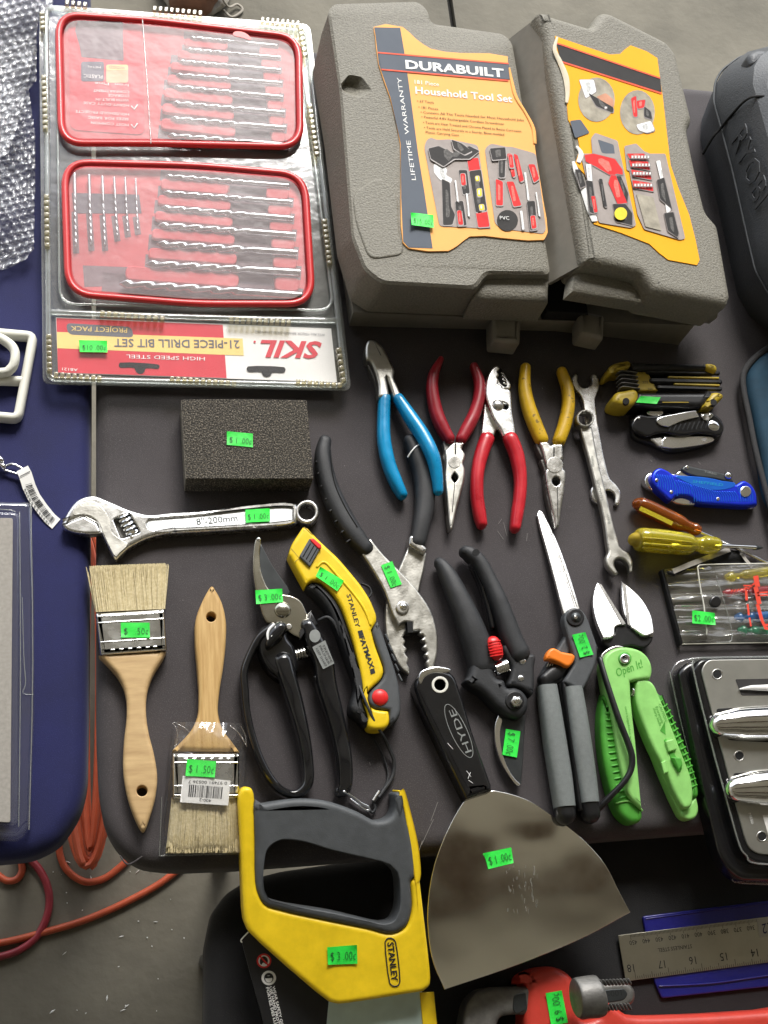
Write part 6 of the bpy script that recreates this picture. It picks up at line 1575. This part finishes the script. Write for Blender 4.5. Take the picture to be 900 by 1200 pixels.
# ---- green shears
o5 = (680, 670, 4.0)
t = thing('utility_shears', 'bright green package opening shears with short wide blades', 'shears', (745, 830))
PGB = Plane((700, 682, .0065), (700, 740, .0150), (760, 740, .0150))
def blade2(n, outer, edge):
    b = solid(n, sm(Z(o5, outer), 4), .004, PGB, MAT['bright_steel'], t, bev=.0008)
    solid('ground_edge', Z(o5, edge), .0006, PGB.up(.0004), MAT['cast_steel'], b, bev=.0002)
blade2('blade', [(80, 48, 1), (98, 58), (216, 246, 1), (165, 258), (158, 300), (108, 312, 1), (76, 232), (60, 140), (66, 90)], [(84, 52), (100, 60), (214, 244), (196, 250)])
blade2('blade', [(192, 44, 1), (232, 72), (290, 130), (332, 205), (347, 286, 1), (310, 300), (240, 262, 1), (206, 190)], [(194, 48), (214, 60), (236, 256), (222, 246)])
solid('blade_mount', sm(Z(o5, [(108, 305), (160, 290), (166, 256), (214, 246), (236, 262), (288, 266), (292, 290), (342, 298), (335, 330), (302, 356), (240, 345), (150, 362), (104, 328)]), 3), .004, .0120, MAT['black_plastic'], t, bev=.0014)
solid('blade_mount', rr(Z(o5, [(108, 282), (160, 276), (160, 300), (112, 314)]), 1), .008, .0125, MAT['chrome'], t, bev=.001)
solid('blade_mount', rr(Z(o5, [(290, 284), (346, 284), (342, 306), (294, 300)]), 1), .008, .0125, MAT['chrome'], t, bev=.001)
solid('steel_plate', sm(Z(o5, [(95, 400), (130, 360), (180, 345), (205, 352), (150, 400), (110, 440)]), 3), .010, .0150, MAT['steel'], t, bev=.0008)
solid('rubber_grip', sm(Z(o5, [(118, 560, 1), (105, 620), (98, 720), (108, 850), (138, 1000), (166, 1090), (200, 1150), (250, 1180), (286, 1168), (292, 1112), (250, 1060), (200, 900), (150, 640)]), 3), .001, .0150, MAT['green_mid'], t, bev=.004, seg=5, ang=75)
def along(pl, f):
    L = [math.dist(pl[i], pl[i + 1]) for i in range(len(pl) - 1)]; d = f * sum(L)
    for i, l in enumerate(L):
        if d <= l or i == len(L) - 1: return lerp(pl[i], pl[i + 1], d / l)
        d -= l
oe = [(118, 575), (107, 640), (101, 720), (110, 850), (140, 995), (164, 1070)]; ie = [(150, 575), (150, 640), (158, 720), (176, 850), (205, 980), (222, 1050)]
for i in range(17):
    a, b = along(oe, i / 16), along(ie, i / 16)
    p = Z(o5, [lerp(a, b, .06), lerp(a, b, .45), lerp(a, b, .9)])
    tube('grip_rib', [(*p[0], 2.0, 10, 3), (*p[1], 2.3, 13.8, 2.2), (*p[2], 1.6, 14.2, 1.4)], MAT['green_mid'], t, n=8, k=3)
tube('grip_band', [(*p, .9, 15, 1.4) for p in Z(o5, [(170, 1085), (220, 1076), (262, 1090), (290, 1120)])], MAT['green_light'], t)
lh = solid('green_handle', sm(Z(o5, [(108, 425), (126, 382), (170, 356), (235, 354), (300, 380), (330, 420), (338, 470), (330, 500, 1), (236, 512, 1), (240, 600), (262, 800), (278, 980), (291, 1112, 1), (230, 1050), (190, 900), (150, 660), (118, 520)]), 4), .006, .0200, MAT['green_light'], t, bev=.0024, seg=4, ang=70)
rg_ = solid('rubber_grip', sm(Z(o5, [(360, 560), (380, 580), (412, 622), (470, 760), (520, 880), (556, 1018), (552, 1055), (525, 1058), (510, 960), (480, 880), (410, 700)]), 3), .001, .0140, MAT['green_mid'], t, bev=.003, seg=4, ang=75)
for i in range(15):
    a, b = along([(378, 585), (412, 632), (468, 765), (516, 885), (550, 1015)], (i + .5) / 15), along([(362, 600), (394, 650), (446, 775), (494, 895), (524, 1025)], (i + .5) / 15)
    p = Z(o5, [a, b])
    tube('grip_rib', [(*lerp(p[0], p[1], .25), 1.8, 11.5, 2.4), (*p[1], 1.8, 13.4, 2)], MAT['green_mid'], t, n=8, k=2)
solid('handle_tip', sm(Z(o5, [(490, 1112), (545, 1050, 1), (556, 1120), (542, 1152), (502, 1162), (472, 1130)]), 3), .002, .0120, MAT['green_light'], t, bev=.002)
rh = solid('green_handle', sm(Z(o5, [(264, 505, 1), (300, 500), (340, 520), (372, 582), (420, 700), (490, 880), (520, 960), (531, 1050), (520, 1100), (494, 1110), (450, 1050), (400, 930), (345, 830), (262, 600)]), 4), .005, .0180, MAT['green_light'], t, bev=.0024, seg=4, ang=70)
solid('side_wall', sm(Z(o5, [(255, 590), (275, 600), (350, 820), (460, 1080), (500, 1160), (470, 1140), (340, 840), (330, 800), (300, 730)]), 3), .002, .0110, MAT['green_light'], t, bev=.001)
disc('pivot_bolt', *Z(o5, [(210, 406)])[0], 31 / 4, .0195, .0208, MAT['green_mid'], t, bev=.0006)
disc('pivot_bolt', *Z(o5, [(211, 407)])[0], 24 / 4, .0205, .0222, MAT['chrome'], t, bev=.0008, holes=[circ(*Z(o5, [(211, 407)])[0], 11 / 4, 6)])
disc('bolt_socket', *Z(o5, [(211, 407)])[0], 11.5 / 4, .0205, .0210, MAT['cast_steel'], t, n=6, bev=.0001)
coil('spring', Z(o5, [(238, 562)])[0], Z(o5, [(272, 570)])[0], 4.6, .0008, 4, .012, MAT['chrome'], t)
p = Z(o5, [(176, 492), (300, 445)]); text('Open It!', p[0], p[1], .0202, MAT['green_mid'], lh, hpx=9, shear=.3, bold=.008)
p = Z(o5, [(245, 815), (216, 632)]); text('www.enjoyzibra.com', p[0], p[1], .0202, MAT['green_mid'], lh, hpx=2.6)
for s, a, b in (('CAUTION', (366, 622), (398, 702)), ('Extremely', (352, 634), (382, 712)), ('sharp blade', (340, 640), (372, 724))):
    p = Z(o5, [a, b]); text(s, p[0], p[1], .0182, MAT['green_mid'], rh, hpx=3)
sheet('arrow_print', Z(o5, [(374, 745), (397, 700), (400, 765)]), .0182, MAT['green_mid'], rh)
sd = solid('blade_slider', rr(Z(o5, [(400, 792), (438, 782), (456, 832), (416, 846)]), 2), .0178, .0205, MAT['green_light'], t, bev=.001)
solid('slider_slot', rr(Z(o5, [(392, 788), (402, 780), (440, 850), (480, 920), (468, 942), (440, 915)]), 2), .0178, .0184, MAT['green_mid'], rh, bev=.0003)
solid('blade_slider', rr(Z(o5, [(428, 868), (474, 870), (482, 905), (468, 940)]), 2), .0180, .0215, MAT['green_mid'], t, bev=.001)
solid('side_tab', rr(Z(o5, [(380, 892), (404, 882), (416, 938), (394, 950)]), 1.5), .0170, .0192, MAT['green_light'], t, bev=.0008)
sticker(rh, Z(o5, [(322, 470), (366, 574), (306, 594), (264, 484)]), .0184, '$ 3 .00¢') if False else sticker(rh, Z(o5, [(264, 484), (322, 470), (366, 574), (306, 594)][1:] + Z(o5, [(264, 484)]) if False else Z(o5, [(322, 470), (366, 574), (306, 594), (264, 484)])), .0184, '$ 3 .00¢')
# ---- putty knife
oG = (470, 760, 2.928)
mat('knife_steel', (.95, .94, .88), .11, 1, var=.06, vs=9, bump=.45, bs=5, bd=.012, rv=.06, detail=7)
t = thing('putty_knife', 'wide steel putty knife with black handle, blade over the lower black table', 'putty knife', (600, 1000))
bl = solid('blade', sm(Z(oG, [(222, 515, 1), (316, 486, 1), (380, 500), (440, 522), (500, 560), (620, 650), (700, 740), (752, 840), (787, 905, 1), (640, 985), (400, 1085), (150, 1170, 1), (112, 1080), (92, 950), (95, 850), (115, 740), (152, 640), (195, 556)]), 5), .0050, .0064, MAT['knife_steel'], t, bev=.0004)
ph = solid('handle', sm(Z(oG, [(62, 88), (92, 70), (140, 68), (180, 86), (202, 135), (250, 290), (312, 465, 1), (314, 487, 1), (226, 516, 1), (205, 475), (120, 300), (58, 165), (48, 120)]), 4), .0010, .0170, MAT['black_gloss'], t, bev=.0045, seg=5, ang=75, holes=[circ(*Z(oG, [(134, 124)])[0], 21 / 2.928, 18)])
solid('hammer_cap', sm(Z(oG, [(60, 98), (68, 78), (100, 64), (142, 62), (172, 76), (150, 84), (110, 84), (82, 98), (66, 120)]), 4), .004, .0175, MAT['chrome'], ph, bev=.001)
disc('hole_bush', *Z(oG, [(134, 124)])[0], 29 / 2.928, .0166, .0176, MAT['white_plastic'], ph, n=22, bev=.0004, holes=[circ(*Z(oG, [(134, 124)])[0], 20 / 2.928, 18)])
el = [(x, y) for x, y in [(198 + 100 * math.cos(a * .2618) * .42 - 27 * math.sin(a * .2618) * .907, 283 + 100 * math.cos(a * .2618) * .907 + 27 * math.sin(a * .2618) * .42) for a in range(24)]]
tube('logo_ring', [(*p, .45, 17.05, .2) for p in Z(oG, el)], MAT['grey_ink'], ph, k=2, closed=True, n=6)
p = Z(oG, [(243, 352), (185, 205)]); text('HYDE', p[0], p[1], .0172, MAT['grey_ink'], ph, hpx=8)
for a, b in (((160, 325), (178, 345)), ((225, 420), (240, 440)), ((238, 425), (230, 446)), ((232, 452), (246, 462))):
    p = Z(oG, [a, b]); tube('scratch', [(*p[0], .3, 17.0, .1), (*p[1], .3, 17.0, .1)], MAT['white_ink'], ph, n=6)
rk = random.Random(8)
vs, fs = [], []
for i in range(46):
    x, y = 360 + rk.random() * 110, 740 + rk.random() * 160
    l = rk.uniform(3, 20); dx = rk.uniform(-2, 3); ww = rk.uniform(.5, 1.6)
    k = len(vs)
    for q in ((x - ww, y), (x + ww, y), (x + dx + ww, y + l), (x + dx - ww, y + l)):
        vs.append(W(*Z(oG, [q])[0], .00655))
    fs.append((k + 3, k + 2, k + 1, k))
link('paint_scuffs', vs, fs, MAT['panel_metal'], bl, smooth=False, kind='stuff')
sticker(bl, Z(oG, [(284, 702), (378, 682), (386, 736), (300, 757)]), .0065, '$ 1 .00¢')
# ---- hand saw
oW = (230, 900, 3.0)
PS = Plane((290, 930, .026), (480, 930, .026), (400, 1180, .004))
t = thing('hand_saw', 'hand saw with yellow and dark grey moulded handle, blade running out of frame', 'hand saw', (390, 1080))
yo = Z(oW, [(150, 98), (163, 72), (178, 66), (194, 72), (203, 92), (207, 250), (215, 430), (240, 478), (300, 500), (450, 533), (600, 563), (690, 582), (735, 560), (758, 500), (755, 400), (768, 385), (765, 300), (740, 180), (716, 90), (710, 80), (728, 82), (745, 122), (775, 300), (800, 500), (826, 740), (822, 766), (800, 787, 1), (500, 832), (468, 824), (185, 577), (170, 540), (155, 250)])
go = Z(oW, [(207, 110), (232, 124), (262, 120), (350, 108), (450, 114), (560, 150), (640, 186), (686, 170), (703, 125), (700, 90), (714, 84), (742, 180), (766, 300), (769, 385), (757, 400), (760, 500), (737, 562), (692, 585), (600, 566), (450, 536), (300, 503), (238, 481), (212, 430), (205, 250)])
hole = Z(oW, [(240, 330), (252, 285), (290, 256), (360, 256), (480, 290), (680, 340), (708, 368), (714, 500), (692, 540), (660, 548), (480, 508), (300, 478), (252, 458), (238, 420)])
gr = solid('rubber_grip', sm(go, 4), .024, PS.up(.0006), MAT['grey_rubber'], t, bev=.004, seg=5, holes=[sm(hole, 4)], ang=75)
yb = solid('yellow_handle', sm(yo, 4), .022, PS.up(-.0008), MAT['yellow_plastic'], t, bev=.0032, seg=4, ang=60)
# chamfer facet lines
PB = PS.up(-.016)
bw = solid('blade_guard', Z(oW, [(158, 604), (184, 576), (330, 650), (480, 760), (470, 1100), (290, 1100)]), .0016, PB, MAT['black_plastic'], t, bev=.0003)
mat('saw_blue', (.56, .70, .66), .3, .45, var=.25, vs=14, bump=.1, bs=200)
solid('saw_blade', Z(oW, [(470, 780), (790, 760), (840, 1100), (440, 1100)]), .0014, PB.up(.001), MAT['saw_blue'], t, bev=.0003)
solid('yellow_edge', Z(oW, [(786, 790), (836, 788), (856, 1000), (806, 1000)]), .002, PB.up(.002), MAT['yellow_plastic'], t, bev=.0004)
tube('guard_edge', [(*p, .8, .4, .4) for p in Z(oW, [(160, 612), (158, 604), (182, 578)])], MAT['white_plastic'], bw, h=PB)
PI = PB.up(.0003)
sheet('icon_print', circ(*Z(oW, [(238, 678)])[0], 8.6, 22), PI, MAT['red_plastic'], bw)
sheet('icon_print', circ(*Z(oW, [(238, 678)])[0], 6.6, 20), PI.up(.0002), MAT['pic_white'], bw)
sheet('icon_print', sm(Z(oW, [(226, 668), (240, 662), (252, 678), (246, 690), (236, 684), (228, 692)]), 3), PI.up(.0004), MAT['ink'], bw)
sheet('icon_print', Z(oW, [(222, 664), (226, 660), (256, 692), (252, 696)]), PI.up(.0006), MAT['red_plastic'], bw)
sheet('icon_print', circ(*Z(oW, [(255, 738)])[0], 8.6, 22), PI, MAT['pic_white'], bw)
sheet('icon_print', circ(*Z(oW, [(255, 738)])[0], 5.6, 18, 6), PI.up(.0002), MAT['ink'], bw)
sheet('icon_print', circ(*Z(oW, [(255, 742)])[0], 4.2, 14, 4.2), PI.up(.0004), MAT['pic_white'], bw)
sheet('icon_print', rr(Z(oW, [(243, 732), (267, 730), (267, 738), (244, 740)]), .8), PI.up(.0006), MAT['ink'], bw)
for i, s in enumerate(('WEAR SAFETY GOGGLES', 'USE HAND PROTECTION', 'PORTEZ DES LUNETTES')):
    p = Z(oW, [(267 - i * 11, 768 + i * 2), (310 - i * 11, 960 + i * 2)])
    text(s, p[0], p[1], PI, MAT['pic_white'], bw, hpx=3.0, bold=.02)
PY = PS.up(-.0005)
fr = Z(oW, [(664, 612), (672, 600), (690, 600), (700, 610), (716, 750), (710, 764), (690, 766), (680, 756)])
tube('logo_frame', [(*p, .75, .1, .15) for p in sm(fr, 3)], MAT['ink'], yb, h=PY, k=1, closed=True, n=6)
p = Z(oW, [(672, 614), (688, 752)]); text('STANLEY', p[0], p[1], PY.up(.0002), MAT['ink'], yb, hpx=7.0, bold=.03)
sticker(yb, Z(oW, [(460, 630), (565, 622), (567, 688), (463, 692)]), PY.up(.0004), '$ 3 .00¢')
# ---- steel ruler on blue sleeve
oR = (530, 1020, 2.432)
mat('sleeve_blue', (.012, .012, .15), .25, var=.1, vs=20, coat=.3, bump=.5, bs=40, bd=.003)
mat('ruler_steel', (.47, .45, .38), .3, 1, var=.06, vs=60, bump=.1, bs=400)
t = thing('vinyl_sleeve', 'glossy blue vinyl sleeve under the steel ruler', 'sleeve', (820, 1110), LOW)
sv = solid('sleeve_panel', rr(Z(oR, [(543, 130), (900, 86), (1100, 62), (1100, 310), (900, 332), (598, 365), (578, 320)]), 3), LOW + .0006, LOW + .0030, MAT['sleeve_blue'], t, bev=.001)
tube('sleeve_seam', [(*p, .7, 3.2, .5) for p in Z(oR, [(1100, 70), (900, 94), (552, 138)])], MAT['sleeve_blue'], t, h=LOW)
tube('sleeve_seam', [(*p, 1.0, 3.4, 1.0) for p in Z(oR, [(590, 330), (740, 322), (900, 300), (1100, 280)])], MAT['sleeve_blue'], t, h=LOW)
HR = LOW + .0042
t = thing('steel_ruler', 'steel ruler with millimetre and inch marks, end resting on the blue sleeve', 'ruler', (820, 1105), LOW)
ru = solid('ruler_bar', rr(Z(oR, [(473, 185), (1200, 95), (1200, 222), (495, 316)]), 1, 3), HR - .001, HR, MAT['ruler_steel'], t, bev=.0001, seg=1)
TLr, BLr = Z(oR, [(473, 185), (495, 316)])
e1 = Vector(Z(oR, [(1200, 95)])[0]) - Vector(TLr); e1n = e1.normalized()
dn = (Vector(BLr) - Vector(TLr)).normalized(); wid = (Vector(BLr) - Vector(TLr)).length
vs, fs = [], []
def tick(x, s0, s1, ww):
    k = len(vs)
    for xx, s in ((x - ww, s0), (x + ww, s0), (x + ww, s1), (x - ww, s1)):
        q = Vector(TLr) + e1n * xx + dn * s
        vs.append(W(q.x, q.y, HR + .00015))
    fs.append((k + 3, k + 2, k + 1, k))
mmp = 1.55
for i in range(0, 130):
    tick(14 + i * mmp, 1, 4.5 if i % 10 else 7, .22)
inp = 25.4 * mmp / 16
for i in range(0, 80):
    L_ = 9 if i % 16 == 0 else (7 if i % 8 == 0 else (5 if i % 4 == 0 else 3.5))
    tick(12 + i * inp, wid - 1 - L_, wid - 1, .25)
link('scale_ticks', vs, fs, MAT['ink'], ru, smooth=False, kind='stuff')
def rt(s, x, y, wpx, hpx, flip=True):
    c = Vector(TLr) + e1n * x + dn * y
    a = c + e1n * wpx / 2; b = c - e1n * wpx / 2
    text(s, tuple(a), tuple(b), HR + .0002, MAT['ink'], ru, hpx=hpx)
for i, s in enumerate(('450', '440', '430', '420', '410', '400', '390', '380', '370', '360', '350')):
    rt(s, 16 + i * 15.4, 8, 9, 4.6)
rt('STAINLESS STEEL', 63, 21, 40, 4)
for i, s in enumerate(('18', '17', '16', '15', '14', '13')):
    rt(s, 8 + i * 36.5, wid - 19, 8, 8)
p = Vector(TLr) + e1n * 163
sk = [tuple(p + dn * 1), tuple(p + e1n * 22 + dn * 1), tuple(p + e1n * 22 + dn * 23), tuple(p + dn * 23)]
lb = sheet('clear_label', sk, HR + .0003, MAT['panel_metal'], ru)
text('K2', tuple(p + e1n * 18 + dn * 6), tuple(p + e1n * 4 + dn * 8), HR + .0005, MAT['navy_cloth'], lb, hpx=10, shear=.3)
# ---- pipe wrench
mat('wrench_red', (.56, .045, .028), .45, var=.08, vs=60, bump=.35, bs=300, coat=.15)
t = thing('pipe_wrench', 'orange red pipe wrench with grey jaw at the bottom right', 'wrench', (690, 1180), LOW)
hj = solid('hook_jaw', sm(Z(oR, [(36, 500), (34, 420), (50, 370), (75, 345), (110, 334), (215, 330, 1), (440, 318, 1), (500, 318), (524, 345), (520, 375), (480, 396), (430, 400), (215, 412, 1), (170, 412), (140, 420), (128, 450), (120, 500)]), 4), LOW + .004, LOW + .024, MAT['cast_steel'], t, bev=.004, seg=4, ang=70)
tch = solid('jaw_window', rr(Z(oR, [(175, 355), (210, 345), (215, 396), (182, 410), (172, 395)]), 4), LOW + .022, LOW + .0245, MAT['dark_steel'], hj, bev=.0006)
solid('jaw_window', rr(Z(oR, [(415, 342), (490, 336), (502, 352), (490, 370), (420, 380)]), 4), LOW + .022, LOW + .0245, MAT['dark_steel'], hj, bev=.0006)
p = Z(oR, [(420, 364), (484, 356)]); text('57-001', p[0], p[1], LOW + .0247, MAT['ink'], hj, hpx=6)
for i in range(9):
    x = 420 + i * 10
    for y0, y1 in ((314, 326), (384, 398)):
        q = Z(oR, [(x, y0 - i * .4), (x + 7, y1 - i * .4)])
        tube('rack_thread', [(*q[0], 1.4, 22, 2.5), (*q[1], 1.4, 22, 2.5)], MAT['cast_steel'], hj, n=8, k=2)
nt_ = tube('adjusting_nut', ZT(oR, [(352, 364, 48, 14, 13), (362, 363, 52, 14, 14), (410, 359, 54, 14, 14), (422, 357, 48, 14, 13)]), MAT['cast_steel'], t, n=28, cap='flat')
vs, fs = [], []
for i in range(8):
    for j in range(14):
        x = 362 + i * 6.6; y = 304 + j * 8 + (i % 2) * 4
        f = (y - 361) / 53
        if abs(f) > .93: continue
        c = Z(oR, [(x, y)])[0]; hh = LOW + .014 + .014 * math.sqrt(1 - f * f)
        k = len(vs); r = 1.2
        vs += [W(c[0] - r, c[1], hh - .0004), W(c[0], c[1] - r, hh - .0004), W(c[0] + r, c[1], hh - .0004), W(c[0], c[1] + r, hh - .0004), W(c[0], c[1], hh + .0009)]
        fs += [(k, k + 4, k + 1), (k + 1, k + 4, k + 2), (k + 2, k + 4, k + 3), (k + 3, k + 4, k)]
link('knurl', vs, fs, MAT['cast_steel'], nt_, smooth=False, kind='stuff')
hs_ = solid('housing', sm(Z(oR, [(198, 325), (200, 305), (235, 282), (288, 274), (335, 295), (358, 330), (362, 405), (372, 424), (420, 418, 1), (422, 385), (440, 368), (470, 390), (500, 410), (700, 410), (900, 398), (1200, 380), (1200, 520), (250, 560), (212, 470), (214, 330), (206, 322)]), 4), LOW + .001, LOW + .026, MAT['wrench_red'], t, bev=.006, seg=5, ang=75)
sticker(hs_, Z(oR, [(282, 442), (266, 350), (312, 342), (330, 434)]), LOW + .0264, '$ 9 .00¢')
